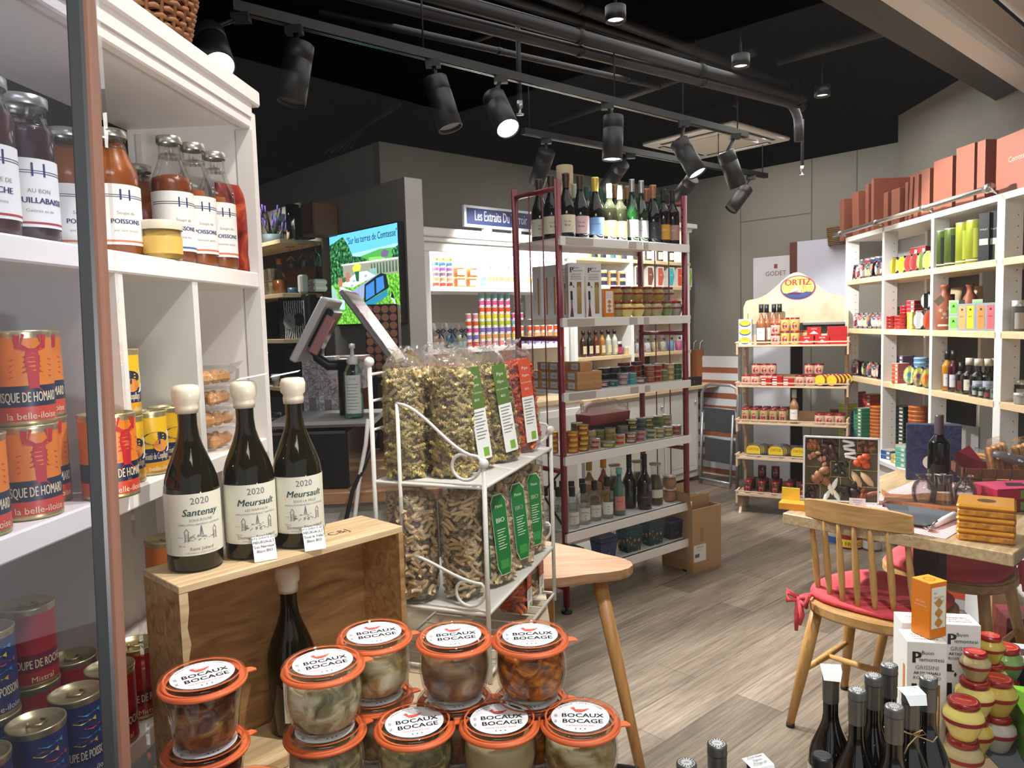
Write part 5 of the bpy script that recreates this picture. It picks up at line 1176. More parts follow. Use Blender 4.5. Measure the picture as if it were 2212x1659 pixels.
for i, (px, n, b_, s_, y, lc) in enumerate(row4): p = onR(px, 960, y, z3); tstack(p, n, b_, s_, f'{nth(i, 12)} front stack, fourth rack shelf', .031 if i != 4 else .038, .026, None, lc)
row4b = [(1246, 5, '5A6A6A', .13), (1275, 3, 'C9B46A', .125), (1293, 3, '6A7A3A', .125), (1318, 3, 'C9B46A', .13), (1345, 3, '8A8A7A', .13), (1365, 4, '14141C', .13), (1385, 4, '5A6A6A', .14), (1400, 4, '3A4A2A', .13), (1420, 4, '6A7A3A', .13), (1440, 4, '8A8A7A', .13)]
for i, (px, n, b_, y) in enumerate(row4b): p = onR(px, 930, y, z3); tstack(p, n, b_, 'C9B46A' if i % 2 else None, f'{nth(i, 10)} rear stack, fourth rack shelf', .030, .026)
# red gift basket behind
p = onR(1303, 900, .255, z3); t = thing('gift_basket', 'red and black gift basket wrapped in cellophane behind the low tins', 'gift basket', p, RR)
ob('basket', MB(M('1C1618', .6)).prism([(-.13, -.045), (.13, -.045), (.13, .045), (-.13, .045)], 0, .09, 1.12), t)
ob('red_rim', MB(M('A01A24', .35)).prism([(-.15, -.055), (.15, -.055), (.15, .055), (-.15, .055)], .09, .145, 1.04), t)
fm = MB(film2); vs = []; r_ = random.Random(3)
for z, s_ in ((.0, 1), (.09, 1.1), (.15, 1.12), (.19, .9), (.215, .55)):
    for k in range(20): a = 2*pi*k/20; vs.append((.155*s_*math.copysign(abs(cos(a))**.5, cos(a))*r_.uniform(.95, 1.05), .058*s_*math.copysign(abs(sin(a))**.5, sin(a)), z+r_.uniform(-.008, .008)))
ob('cellophane', fm.add(vs, [(i*20+k, i*20+(k+1) % 20, (i+1)*20+(k+1) % 20, (i+1)*20+k) for i in range(4) for k in range(20)]), t)
# spirits shelf
z4 = RZ[4]
def clearbottle(h, r, rn, liq, cap, lab, txt, frac=.8, zs=.55, zn=.74, capl=.045, nm='spirit_bottle', sq=0):
    pr = bprof(h, r, rn, h*zs, h*zn); pts = [('glass_body', MB(clearb).lathe(pr, 20))]
    if liq: pts.append(('liquid', MB(liq).lathe([(max(0, a-.003), z+.004) for a, z in pr if z < h*frac]+[(0, h*frac)], 20)))
    pts.append(('cap', MB(cap).lathe([(rn+.001, h-capl), (rn+.0025, h-capl), (rn+.0025, h+.001), (0, h+.001)], 16)))
    if lab: 
        l = MB(lab).lathe([(r+.0006, h*.12), (r+.0006, h*.42)], 12, a0=-.85, a1=.85); l.use(ink)
        for i, t_ in enumerate(txt): l.text(t_, r*.28, cyl(r+.001, 0, h*.30-i*r*.42))
        pts.append(('paper_label', l))
    return Kind(nm, 'bottle', pts)
kgin = clearbottle(.205, .036, .0135, M('C9D4D2', .1, coat=.5), M('141416', .4), M('DAD8D0', .5), ['BOTANIC', 'Gin', 'Ile'], .5, .55, .74)
kgin.parts = [q for q in kgin.parts if q[0] != 'liquid']
for i, (px, py, y) in enumerate(((1178, 1100, .135), (1207, 1110, .075), (1237, 1130, .03), (1261, 1120, .045), (1285, 1110, .055), (1196, 1080, .21), (1215, 1080, .17), (1235, 1085, .13), (1258, 1080, .135))):
    p = onR(px, py, y+.02, z4); kgin.put(p, f'clear gin bottle with black cap, {"front" if i < 5 else "rear"} row, {nth(i if i < 5 else i-5, 5 if i < 5 else 4)} on the fifth shelf', fcam(p, .3))
kn = clearbottle(.215, .034, .015, None, M('141416', .4), M('E8E8E4', .5), ['NE', 'o8', '%'], .5); p = onR(1312, 1110, .06, z4); kn.put(p, 'clear bottle with ink splash label right of the gin bottles', fcam(p, .2))
p = onR(1277, 1080, .20, z4); Kind('wooden_box', 'box', [('carton', MB(M('A9825C', .6)).box(-.045, .045, -.045, .045, 0, .165, .001).use(M('3A2A20', .6)).text('NEEN', .02, lambda x, y: (x, -.0458, .13+y)).text('GIN', .03, lambda x, y: (x, -.0458, .08+y)))]).put(p, 'pale wooden bottle box behind the clear bottles', RR-.4)
kte = clearbottle(.25, .034, .0145, M('5E8A7E', .15, coat=.4), M('7AC0BE', .4), M('D98A86', .5), ['SILENT'], .9, .58, .74, .03); kte.put(onR(1338, 1080, .06, z4), 'teal and pink bottle in front of the dark bottles on the rack', fcam(p, .1))
kdk = wine('wine_bottle', .30, .038, .0140, .45, .72, M('0A0808', .08, 0, .6, .5), foilk, .08, None)
kdk2 = wine('wine_bottle', .30, .040, .0140, .45, .72, M('0A0808', .08, 0, .6, .5), foilk, .08, M('2A2626', .4), ['BORDEAUX'], M('9A9488', .5), l0=.1, l1=.3)
kdk.put(onR(1360, 1090, .13, z4), 'black bottle behind the teal one on the fifth rack shelf', 0); kdk2.put(onR(1393, 1090, .055, z4), 'black engraved bottle with round silver seal on the fifth shelf', fcam(p, .1))
kwh = clearbottle(.26, .036, .0145, M('C9A060', .15, coat=.4), M('C9A24A', .4), M('1C1C28', .5), ['RHUM'], .8); kwh.put(onR(1273, 1050, .26, z4), 'amber bottle with black label behind the wooden gin box', fcam(p, .1))
kor = clearbottle(.275, .036, .0145, M('A8441A', .15, coat=.4), M('E0A01E', .4), M('B88A2A', .5), ['SIROP'], .85); kor.put(onR(1304, 1060, .20, z4), 'orange red bottle with yellow cap on the fifth shelf', fcam(p, .1))
def carafe(): return Kind('soup_carafe', 'jar', [('glass_body', MB(clearb).lathe([(0, 0), (.040, 0), (.042, .005), (.040, .10), (.024, .17), (.024, .20), (.030, .225)], 20)), ('contents', MB(M('5A5238', .4)).lathe([(0, .003), (.039, .005), (.037, .10), (.022, .165), (0, .165)], 20)), ('lid', MB(M('B89A86', .4)).lathe([(.032, .222), (.033, .232), (0, .233)], 20)), ('paper_label', MB(M('DAD4C8', .5)).lathe([(.0425, .045), (.0412, .09)], 12, a0=-.9, a1=.9))])
kc_ = carafe()
for px, y, lb in ((1328, .22, 'left of the three'), (1378, .2, 'middle of the three'), (1416, .075, 'right of the three, with oval label')): p = onR(px, 1060, y, z4); kc_.put(p, f'soup carafe with cork coloured lid, {lb}', fcam(p, .3))
ktu = Kind('terrine_jar', 'jar', [('glass_body', MB(clear).lathe([(0, 0), (.028, 0), (.040, .02), (.041, .04), (.033, .068)], 20)), ('contents', MB(M('B88A62', .5)).lathe([(0, .003), (.027, .003), (.038, .02), (.039, .04), (.031, .064), (0, .065)], 20)), ('lid', MB(M('C9C2B4', .3, .3)).lathe([(.036, .066), (.037, .073), (0, .0735)], 20))])
p = onR(1446, 1060, .07, z4); ktu.put(p, 'lower terrine jar at the right end of the fifth rack shelf', 0); ktu.put((p.x, p.y, p.z+.0745), 'upper terrine jar at the right end of the fifth rack shelf', 0)
# gift hamper boxes on the lowest shelf
z5 = RZ[5]
leafm = ramp_mat('gold_leaf_print', 'voronoi', ((.0, 'C9A86A'), (.30, 'B8945A'), (.36, '163642'), (1, '122E3A')), (1, 1, .7), 55, .4)
def tub_(c, leaf, n, w_=.115, h=.085):
    m = MB(leafm if leaf else M(c, .4)).prism([(-w_*.4, -.035), (w_*.4, -.035), (w_*.4, .035), (-w_*.4, .035)], 0, h, 1.22)
    P_ = [('tub', m)]
    for k in range(n): P_.append(('nested_rim', MB(M(('16323E', '3E4272')[k % 2] if not leaf else '1A4A52', .4)).prism([(-w_*.49, -.043), (w_*.49, -.043), (w_*.49, .043), (-w_*.49, .043)], h+.001+k*.010, h+.009+k*.010, 1.02)))
    P_.append(('crest', MB(M('C9A24A', .4)).text('VB', .012, lambda x, y: (x, -.0385-.003, .03+y))))
    return Kind('gift_tub', 'gift box', P_)
for px, py, c, lf, n, lb in ((1232, 1225, '14202C', 0, 2, 'leftmost, nearly black'), (1305, 1215, '3E4272', 0, 4, 'violet with gold crest'), (1360, 1200, '163642', 1, 5, 'teal with gold leaves, left one'), (1408, 1185, '163642', 1, 5, 'teal with gold leaves, right one'), (1452, 1165, '1A1E30', 0, 2, 'dark with copper pattern, rightmost')):
    p = onR(px, py, .06, z5); tub_(c, lf, n).put(p, f'stack of nested gift tubs on the lowest rack shelf, {lb}', RR-.1)
# cardboard carton on the floor
kr = M('B08E66', .7, var=.06, scale=9); pA = on_z(1487, 1239, 0); pB = on_z(1548, 1221, 0); dd = (pB-pA).normalized()
t = thing('cardboard_box', 'tall open cardboard box with white label on the floor beside the rack', 'box', (pA.x+.025, pA.y-.005, 0), atan2(dd.y, dd.x)); Lw_ = (pB-pA).length
bx = MB(kr); Dp, Hh = .24, .36
for a in ((0, Lw_, 0, .006), (0, Lw_, Dp-.006, Dp), (0, .006, .006, Dp-.006), (Lw_-.006, Lw_, .006, Dp-.006)): bx.box(a[0], a[1], a[2], a[3], 0, Hh)
bx.box(.006, Lw_-.006, .006, Dp-.006, 0, .006); ob('box_body', bx, t)
ob('flap', MB(kr).add([(0, Dp, Hh), (Lw_, Dp, Hh), (Lw_, Dp+.015, Hh+.09), (0, Dp+.015, Hh+.09)], [(0, 1, 2, 3)]), t)
ob('flap', MB(kr).add([(0, 0, Hh), (0, Dp, Hh), (-.03, Dp, Hh+.10), (-.03, 0, Hh+.10)], [(0, 1, 2, 3)]), t)
for k in range(3): ob('folded_card', MB(M('A8835A', .7)).box(.03, Lw_-.03, .06+k*.05, .066+k*.05, .05, Hh+.06-k*.01), t)
lb_ = MB(M('E8E6E2', .5)).box(.008, .105, -.001, 0, .06, .155); lb_.use(ink).text('CARTONS', .012, lambda x, y: (.056+x, -.0014, .138+y)).text('Maxi no. 4', .008, lambda x, y: (.056+x, -.0014, .125+y))
for k in range(12): lb_.box(.016+k*.003, .0175+k*.003+(k % 3)*.0005, -.0014, -.001, .085, .105)
ob('shipping_label', lb_, t); ob('tape', MB(M('9C7A50', .5)).box(.06, .09, -.001, 0, .17, .25), t)
# ---------------------------------------------------------------- lit cabinet goods
def verrine(c, r=.0195, h=.045, lid='D8D4CC', lc='F2F0EA'):
    return Kind('small_jar', 'jar', [('jar', MB(M(c, .3, coat=.3)).lathe([(0, 0), (r*.92, 0), (r, .003), (r, h*.80)], 14).use(M(lid, .3, .5)).lathe([(r*1.03, h*.80), (r*1.03, h-.001), (0, h-.001)], 14).use(M(lc, .5)).lathe([(r+.0004, h*.02), (r+.0004, h*.18)], 8, a0=-1.2, a1=1.2))])
VK = {}
def V(*a):
    if a not in VK: VK[a] = verrine(*a)
    return VK[a]
vc = {'A8B42E': 'lime', '4E7A9A': 'blue', 'A86AB0': 'purple', '9A7A8A': 'mauve', 'C8A070': 'tan', 'E0442A': 'scarlet', 'E0589A': 'pink', 'E8542A': 'orange', 'E8D43A': 'yellow', 'B8C82E': 'lime', '8E74C8': 'violet', 'E8A868': 'apricot', 'DC8A92': 'rose', '7FC0C8': 'aqua', 'D8C8C0': 'cream', '2A6AA8': 'cobalt'}
def vgrid(cols, rows, v, z, py, r, h, where, lid='D8D4CC'):
    for i, px in enumerate(cols):
        for k, c in enumerate(rows if not callable(rows) else rows(i)):
            if c is None: continue
            p = onV(px, py, v, z+k*(h+.0003)); V(c, r, h, lid).put(p, f'{vc[c]} little jar, {nth(i, len(cols))} column, {("bottom", "second", "third", "fourth", "fifth", "sixth", "seventh", "eighth")[k]} tier, {where}', AA)
vgrid((941, 956, 971), ['E0442A', 'C8A070', '9A7A8A', 'A86AB0', '4E7A9A', 'A8B42E'], VF+.07, 1.67, 600, .022, .0325, 'tall left tower of upper shelf')
kam = Kind('honey_jar', 'jar', [('jar', MB(M('B8703A', .3, coat=.4)).lathe([(0, 0), (.038, 0), (.040, .004), (.040, .055)], 18)), ('lid', MB(M('C9B07A', .3, .6)).lathe([(.041, .055), (.041, .068), (0, .068)], 18)), ('paper_label', MB(M('F0E6F0', .5)).lathe([(.0405, .012), (.0405, .048)], 10, a0=-.6, a1=.9).use(M('C878B8', .5)).text('MIEL', .014, cyl(.041, .2, .026)))])
for px, k, lb in ((992, 0, 'lower left'), (1018, 0, 'lower right'), (992, 1, 'upper left'), (1020, 1, 'upper right')): p = onV(px, 610, VF+.08, 1.67+k*.0685); kam.put(p, f'brown jar with pink printed label, {lb} of four in the lit cabinet', AA-.3)
rw = lambda i: [None]*0+(['D8C8C0', 'C8A070', 'D8C8C0'] if i else ['7FC0C8', '7FC0C8'])+(['7FC0C8'] if i in (1, 4) else [])
vgrid((1044, 1057, 1070, 1083, 1096, 1109), rw, VF+.07, 1.67, 610, .0185, .040, 'right half of upper lit shelf')
vgrid((1140, 1153, 1166, 1179, 1192), ['D8C8C0', 'E8A868', 'D8C8C0'], VF+.08, 1.67, 620, .0185, .040, 'upper lit shelf behind burgundy frame')
rows_ = ['DC8A92', 'E8A868', '8E74C8', 'B8C82E', 'E8D43A', 'E8542A', 'E0589A', '7FC0C8']
vgrid((1042, 1056, 1070, 1084, 1098), rows_, VF+.07, 1.27, 740, .0195, .0455, 'coloured wall of lower lit shelf')
vgrid((1112, 1126), ['8E74C8', 'E8D43A', 'E8542A', '7FC0C8', 'E0589A'], VF+.06, 1.27, 740, .0195, .0455, 'narrow block of lower lit shelf')
vgrid((1013, 1028), ['E0442A', '8E74C8', 'E0589A', 'E8542A', 'DC8A92'], VF+.06, 1.27, 740, .0195, .0455, 'left block of lower lit shelf')
vgrid((1146, 1160, 1174, 1188, 1202), ['8E74C8', 'E8A868', 'E8542A', '7FC0C8'], VF+.07, 1.27, 745, .0195, .0455, 'lower lit shelf behind burgundy frame')
def giftbag(c1, c2, h=.17):
    f_ = MB(film2); vs = []; n = 12; r_ = random.Random(len(c1+c2)+int(h*100))
    for z, s_ in ((.001, 1), (h*.5, 1.05), (h*.66, .35), (h*.8, .9), (h, 1.15)):
        for k in range(n): a = 2*pi*k/n; vs.append((.040*s_*cos(a)*r_.uniform(.9, 1.1), .026*s_*sin(a)*r_.uniform(.9, 1.1), z+(r_.uniform(-.01, .01) if z > h*.7 else 0)))
    f_.add(vs, [(i*n+k, i*n+(k+1) % n, (i+1)*n+(k+1) % n, (i+1)*n+k) for i in range(4) for k in range(n)])
    q = MB(M(c1, .4)).lathe([(0, .003), (.018, .003), (.018, .045), (0, .045)], 12, (-.018, 0, 0)).lathe([(0, .003), (.018, .003), (.018, .045), (0, .045)], 12, (.018, 0, 0)).use(M(c2, .4)).lathe([(0, .046), (.018, .046), (.018, .085), (0, .085)], 12, (-.018, 0, 0)).lathe([(0, .046), (.018, .046), (.018, .085), (0, .085)], 12, (.018, 0, 0))
    b = MB(M('10142A', .35)); zc = h*.66
    for s_ in (-1, 1): b.tube([(0, -.016, zc), (s_*.022, -.026, zc+.018), (s_*.038, -.024, zc+.006), (s_*.02, -.022, zc-.006), (0, -.016, zc)], .0055, 6).tube([(0, -.018, zc), (s_*.012, -.028, zc-.025), (s_*.02, -.03, zc-.045)], [.005, .006, .003], 6)
    return Kind('gift_bag', 'gift bag', [('jars', q), ('cellophane', f_), ('ribbon_bow', b)])
for i, (px, a_, b_) in enumerate(((948, 'D8D0C4', 'C8A090'), (974, '30485A', '4E7A9A'), (998, '8AB0B8', 'C8CCA0'), (1122, 'E8A868', 'E0589A'))):
    p = onV(px, 740, VF+(.06 if i < 3 else .13), 1.27); giftbag(a_, b_, .17 if i < 3 else .30).put(p, f'cellophane gift bag with navy bow on the lower lit shelf, {nth(i, 4)}', AA)
# right cabinet goods
kj_ = lambda c, lc, r=.034, h=.06: Kind('spread_jar', 'jar', [('jar', MB(M(c, .3, coat=.3)).lathe([(0, 0), (r*.95, 0), (r, .003), (r, h*.8)], 16).use(M(lc, .5)).lathe([(r+.0004, h*.08), (r+.0004, h*.6)], 12, a0=-1.2, a1=1.2)), ('lid', MB(M('D0CCC0', .3, .5)).lathe([(r*1.03, h*.8), (r*1.03, h), (0, h)], 16))])
a1 = kj_('C8BCA8', 'D8D8DC'); a2 = kj_('8A6A3A', '1E2A4A'); a3 = kj_('B8DCD8', '2E5A66'); a4 = kj_('D8A868', '1E2440'); 
for i, (px, k, nm) in enumerate(((1262, a1, 'grey labelled'), (1282, a2, 'brown'), (1300, a4, 'navy labelled'), (1321, a3, 'aqua'), (1345, a2, 'navy labelled'))): p = onV(px, 545, VF+.06, 1.91); k.put(p, f'{nm} jar on the highest maple shelf, {nth(i, 5)}', AA)
for i in range(3):
    for k in (0, 1): p = onV(1302+i*20, 600, VF+.06, 1.70+k*.0605); a4.put(p, f'navy labelled jar on the white cabinet shelf, {nth(i, 3)}, {"upper" if k else "lower"} layer', AA)
    p = onV(1302+i*20, 640, VF+.06, 1.4705); a2.put(p, f'dark jar on the third shelf behind the mustard pots, {nth(i, 3)}', AA)
vin = lambda liq, nm=0: clearbottle(.20, .027, .012, M(liq, .2, coat=.4), M('1A1A1C', .4), M('D9CBA6', .5), ['LULU'], .85, .55, .8, .03, 'sauce_bottle')
vks = [vin('4A1A10'), vin('16100C'), vin('7A2A12'), vin('C88A3A'), vin('E8E6DE'), vin('E8E6DE')]
for i, k in enumerate(vks): p = onV(1260+i*13.5, 745, VF+.06, 1.15); k.put(p, f'vinegar bottle with cream label on the lower maple shelf, {nth(i, 6)}', AA)
p = onV(1336, 745, VF+.07, 1.15); kj_('3A0A1A', 'B0306A', .03, .105).put(p, 'dark berry jar with pink label beside the vinegar bottles', AA)
p = onV(1352, 750, VF+.05, 1.15); kj_('C9B28A', 'C9B28A', .024, .06).put(p, 'small beige jar right of the berry jar', AA)
p = onV(1232, 745, VF+.10, 1.15); 
clearbottle(.21, .028, .012, M('4A1E10', .2), M('1A1A1C', .4), M('D8CFC0', .5), ['ROSE'], .8, nm='sauce_bottle').put(onV(1228, 745, VF+.06, 1.27), 'brown bottle with pale label right of the burgundy post', AA) if 0 else None
tri = lambda c: Kind('fan_box', 'carton', [('carton', MB(M('DAD6D0', .5)).box(-.040, .040, -.03, .03, 0, .165, .001)), ('colour_panel', MB(M(c, .45)).add([(-.040, -.0308, .155), (.020, -.0308, .155), (.038, -.0308, .085), (.012, -.0308, .01), (-.040, -.0308, .01)], [(0, 1, 2, 3, 4)]).use(M('EDEAE4', .5)).text('TEA', .018, lambda x, y: (-.005+x, -.0314, .09+y)))])
for i, (px, c, nm) in enumerate(((1375, '3E3632', 'black'), (1400, '7A4A40', 'brown'), (1422, 'C05A46', 'brick'), (1445, '4AB0BA', 'teal'), (1464, 'D8552E', 'orange'), (1483, '8AB02E', 'lime'))): p = onV(px, 610, VF+.05, 1.70); tri(c).put(p, f'white carton with {nm} angular panel on the second maple shelf', AA)
for i, (px, c) in enumerate(((1372, '2A2628'), (1400, 'E0DCD8'), (1425, 'D8D2C8'), (1449, 'E4E0DA'), (1482, 'C8A8A8'))): p = onV(px, 540, VF+.08, 1.91); wine('wine_bottle', .23, .03, .012, .55, .75, M('1A1614', .1), foilk, .05, M(c, .5)).put(p, f'dark bottle on the highest maple shelf at right, {nth(i, 5)}', AA)
for i, (px, c) in enumerate(((1458, 'D83A2A'), (1484, '2E8A3E'))): p = onV(px, 660, VF+.05, 1.45); pouch(.07, .14, .02, M(c, .4), f'{("red and lime", "green")[i]} food pouch on the third maple shelf', p, AA)
def dragee(c):
    m = MB(M(c, .35)); r_ = random.Random(5)
    m.lathe([(0, .002), (.026, .002), (.028, .08), (0, .085)], 12)
    for i in range(60): a = r_.uniform(0, 6.28); z = r_.uniform(.006, .082); m.lathe([(0, -.005), (.0055, 0), (0, .005)], 5, (.027*cos(a), .027*sin(a), z))
    f_ = MB(film2); f_.lathe([(.030, .001), (.032, .08), (.012, .11), (.026, .14)], 14)
    return Kind('sweet_bag', 'bag of sweets', [('sweets', m), ('clear_bag', f_), ('bow', MB(M('241E22', .4)).ball((0, -.012, .108), .012, 6))])
for i, (px, c, nm) in enumerate(((1376, 'B8BEC8', 'pale silver'), (1398, 'C8CCD0', 'white'), (1414, 'C8B890', 'ivory'), (1432, 'C0B8A8', 'beige'), (1449, '6AA0D0', 'blue'), (1466, 'D070A0', 'pink'), (1484, 'C85890', 'deep pink'))): p = onV(px, 745, VF+.05, 1.15); dragee(c).put(p, f'tied bag of {nm} sugared almonds on the lower maple shelf', AA)
# counter end: paper bag, black box, ladder, striped board
p = onV(1521, 800, VF+.06, .84); t = thing('paper_bag', 'brown and white paper carrier bag with white vertical lettering on the counter', 'bag', p, AA-.05)
Wb, Db, Hb = .22, .10, .30
ob('bag_body', MB(M('9C5E34', .6)).prism([(-Wb/2, 0), (Wb/2, 0), (Wb/2, Db), (-Wb/2, Db)], 0, Hb, 1.02).use(M('E9E4DC', .6)).text('Comtesse du Barry', .036, lambda x, y: (.075-y, -.001, .15+x)), t)
ob('side_gusset', MB(M('CFCFD6', .6, var=.1, scale=30)).add([(Wb/2+.002, -.002, 0), (Wb/2+.05, .01, .01), (Wb/2+.07, .02, Hb-.02), (Wb/2+.004, 0, Hb)], [(0, 1, 2, 3)]).add([(Wb/2+.003, .001, 0), (Wb/2+.051, .013, .01), (Wb/2+.071, .023, Hb-.02), (Wb/2+.005, .003, Hb)], [(3, 2, 1, 0)]), t)
for dy in (.01, .08): ob('rope_handle', MB(M('E4E2DE', .5)).tube([(-.05, dy, Hb-.01), (-.04, dy, Hb+.06), (0, dy, Hb+.085), (.04, dy, Hb+.06), (.05, dy, Hb-.01)], .004, 6), t)
p = onV(1502, 830, VF-.09, .84); Kind('black_box', 'box', [('box', MB(M('0C0B0E', .4)).box(-.10, .10, -.001, .07, 0, .075, .002).use(M('8A2A2A', .5)).add([(-.03, -.0016, .03), (-.015, -.0016, .055), (0, -.0016, .04), (-.012, -.0016, .025)], [(0, 1, 2, 3)]))]).put(p, 'low black box with a small red flower print on the counter end', AA)
b0, b1 = on_u(1500, 1030, U1-.03), on_u(1594, 1035, U1-.03); v0, v1 = UV(b1)[1], UV(b0)[1]
t = thing('striped_board', 'white board with copper horizontal stripes leaning behind the step ladder', 'board', W(U1-.012, v0, 0), AA+pi/2)
zt_ = on_u(1590, 770, U1-.03).z
ob('panel', MB(M('D9DADE', .5)).box(0, v1-v0+.04, .0, .012, 0, zt_), t)
m = MB(M('A8664A', .45, .2))
for k in range(11):
    z = zt_-.10-k*.115
    if z > .02: m.box(0, v1-v0+.04, .012, .0135, z-.05, z)
ob('stripes', m, t)
la, lb2 = on_z(1578, 1032, 0), on_z(1515, 1038, 0)
t = thing('step_ladder', 'folded grey step ladder with two black treads against the striped board', 'step ladder', (lb2.x-.02, lb2.y-.07, 0), AA-pi/2-.12)
lm = M('A9ABAE', .35, .6); Wl = .38; Hl = .86
ob('frame', MB(lm).tube([(0, 0, 0), (.0, .02, Hl-.08), (.03, .03, Hl-.02), (.08, .03, Hl), (Wl-.08, .03, Hl), (Wl-.03, .03, Hl-.02), (Wl, .02, Hl-.08), (Wl, 0, 0)], .013, 10), t)
ob('rear_frame', MB(lm).tube([(.03, -.05, .02), (.03, -.01, .62)], .010, 8).tube([(Wl-.03, -.05, .02), (Wl-.03, -.01, .62)], .010, 8).tube([(.03, -.05, .05), (Wl-.03, -.05, .05)], .010, 8), t)
for z in (.20, .46): ob('tread', MB(M('3A3C40', .6, var=.2, scale=30)).box(.03, Wl-.03, .012, .026, z, z+.20, .004).use(lm).tube([(.03, .02, z), (Wl-.03, .02, z), (Wl-.03, .02, z+.20), (.03, .02, z+.20)], .006, 6, closed=True), t)
# posters behind the stand
def poster(px0, py0, px1, py1, c, name, label, cat, dep, extra=None):
    a, b = on_u(px0, py0, U1-dep), on_u(px1, py1, U1-dep); va_, vb2 = UV(a)[1], UV(b)[1]
    t = thing(name, label, cat, W(U1-dep, va_, b.z), AA-pi/2); Lp, Hp_ = va_-vb2, a.z-b.z
    ob('panel', MB(c).box(0, Lp, 0, .012, 0, Hp_), t)
    if extra: ob('print', extra(Lp, Hp_), t)
    return t
fx = lambda ox, oz: (lambda x, y: (ox+x, -.0012, oz+y))
poster(1627, 558, 1706, 1040, M('C9C9D0', .5), 'standing_poster', 'pale poster with small red crest behind the left side of the fish stand', 'poster', .03, lambda L, H: MB(M('7A3A30', .5)).text('GODET', .055, fx(L*.62, H-.16)).box(L*.62-.015, L*.62+.015, -.001, 0, H-.10, H-.065).use(ink).text('Du miel', .03, lambda x, y: (L*.5+x, -.0012, H-.33+y+.2*x)).use(M('B06A4A', .5)).add([(L*.66, -.0012, H-.38), (L*.74, -.0012, H-.28), (L*.78, -.0012, H-.38)], [(0, 1, 2)]))
poster(1706, 524, 1826, 700, M('C4C6D6', .5), 'leaning_poster', 'large pale panel with red ringed seal behind the fish stand', 'poster', .06, lambda L, H: MB(M('C23A3A', .5)).lathe([(.075, -.0), (.068, 0)], 32).text('x', .001, fx(0, 0)) and (lambda mm: mm)(MB(M('C23A3A', .5)).add([(L*.66+.085*cos(2*pi*k/32), -.001, H*.25+.085*sin(2*pi*k/32)) for k in range(32)], [tuple(range(32))]).use(M('E4E2E4', .5)).add([(L*.66+.076*cos(2*pi*k/32), -.0014, H*.25+.076*sin(2*pi*k/32)) for k in range(32)], [tuple(range(32))]).use(ink).text('BOCAUX', .028, lambda x, y: (L*.66+x, -.002, H*.25+.005+y)).text('BOCAGE', .028, lambda x, y: (L*.66+x, -.002, H*.25-.03+y)).use(M('5A2A20', .6)).box(0, L*.14, -.001, 0, H*.55, H)))
# ---------------------------------------------------------------- fish stand goods
def hexl(m, r, h, z=.4, c='B8232A'):
    f = cyl(r+.0008, 0, h*z); m.use(M(c, .4)); m.add([f(r*.55*cos(a), h*.26*sin(a)) for a in [2*pi*k/10 for k in range(10)]], [tuple(range(10))])
    f2 = cyl(r+.0014, 0, h*z); m.use(M('2A3A7A', .4)).add([f2(r*.40*x, h*y) for x, y in ((-1, -.12), (1, -.12), (.8, .02), (-.8, .02))], [(0, 1, 2, 3)]).use(M('EDE6D8', .4)).text('ORTIZ', h*.10, lambda x, y: f2(x, y+h*.07)); return m
def fjar(c, r=.031, h=.095, lid='8A2228'):
    m = MB(M(c, .15, coat=.6)).lathe([(0, 0), (r*.94, 0), (r, .004), (r, h*.84), (r*.93, h*.87)], 18); m.use(M(lid, .35, .3)).lathe([(r*.97, h*.87), (r*.98, h), (0, h)], 18)
    return Kind('fish_jar', 'jar', [('jar', m), ('label', hexl(MB(M('F0E6D8', .4)), r, h))])
fj1, fj2, fj3, fj4 = fjar('C9A85E'), fjar('C8A48E', .033, .075), fjar('A89468', .028, .10), fjar('4A2A1C', .029, .09)
obx = lambda p, lb, rz=OA: ybox.put(p, lb, rz)
def oval_on(m, w_, h_, y, oz, c='E2C832'):
    m.use(M('25407A', .4)).add([(w_*.46*cos(2*pi*k/20), y-.0004, oz+h_*.44*sin(2*pi*k/20)) for k in range(20)], [tuple(range(20))]); m.use(M(c, .4)).add([(w_*.42*cos(2*pi*k/20), y-.0008, oz+h_*.05+h_*.34*sin(2*pi*k/20)) for k in range(20)], [tuple(range(20))]); m.use(M('A82A22', .4)).text('ORTIZ', h_*.26, lambda x, yy: (x, y-.0012, oz+h_*.08+yy)); return m
ybox = Kind('tuna_box', 'carton', [('carton', MB(M('E4E2DE', .5)).box(-.045, .045, -.03, .03, 0, .062, .001)), ('label', oval_on(MB(M('E2C832', .4)), .088, .056, -.0304, .031))])
rbox = Kind('anchovy_box', 'carton', [('carton', MB(M('B01E22', .4)).box(-.045, .045, -.012, .012, 0, .060, .001)), ('label', MB(M('EDE6E0', .4)).text('ORTIZ', .014, lambda x, y: (x, -.0126, .042+y)).add([(-.03, -.0126, .012), (0, -.0126, .034), (.03, -.0126, .012)], [(0, 1, 2)]))])
rflat = Kind('anchovy_tin', 'carton', [('carton', MB(M('B01E22', .4)).box(-.035, .035, -.03, .03, 0, .017, .001).use(M('EDE6E0', .4)).box(-.03, .0, -.0308, -.03, .005, .012))])
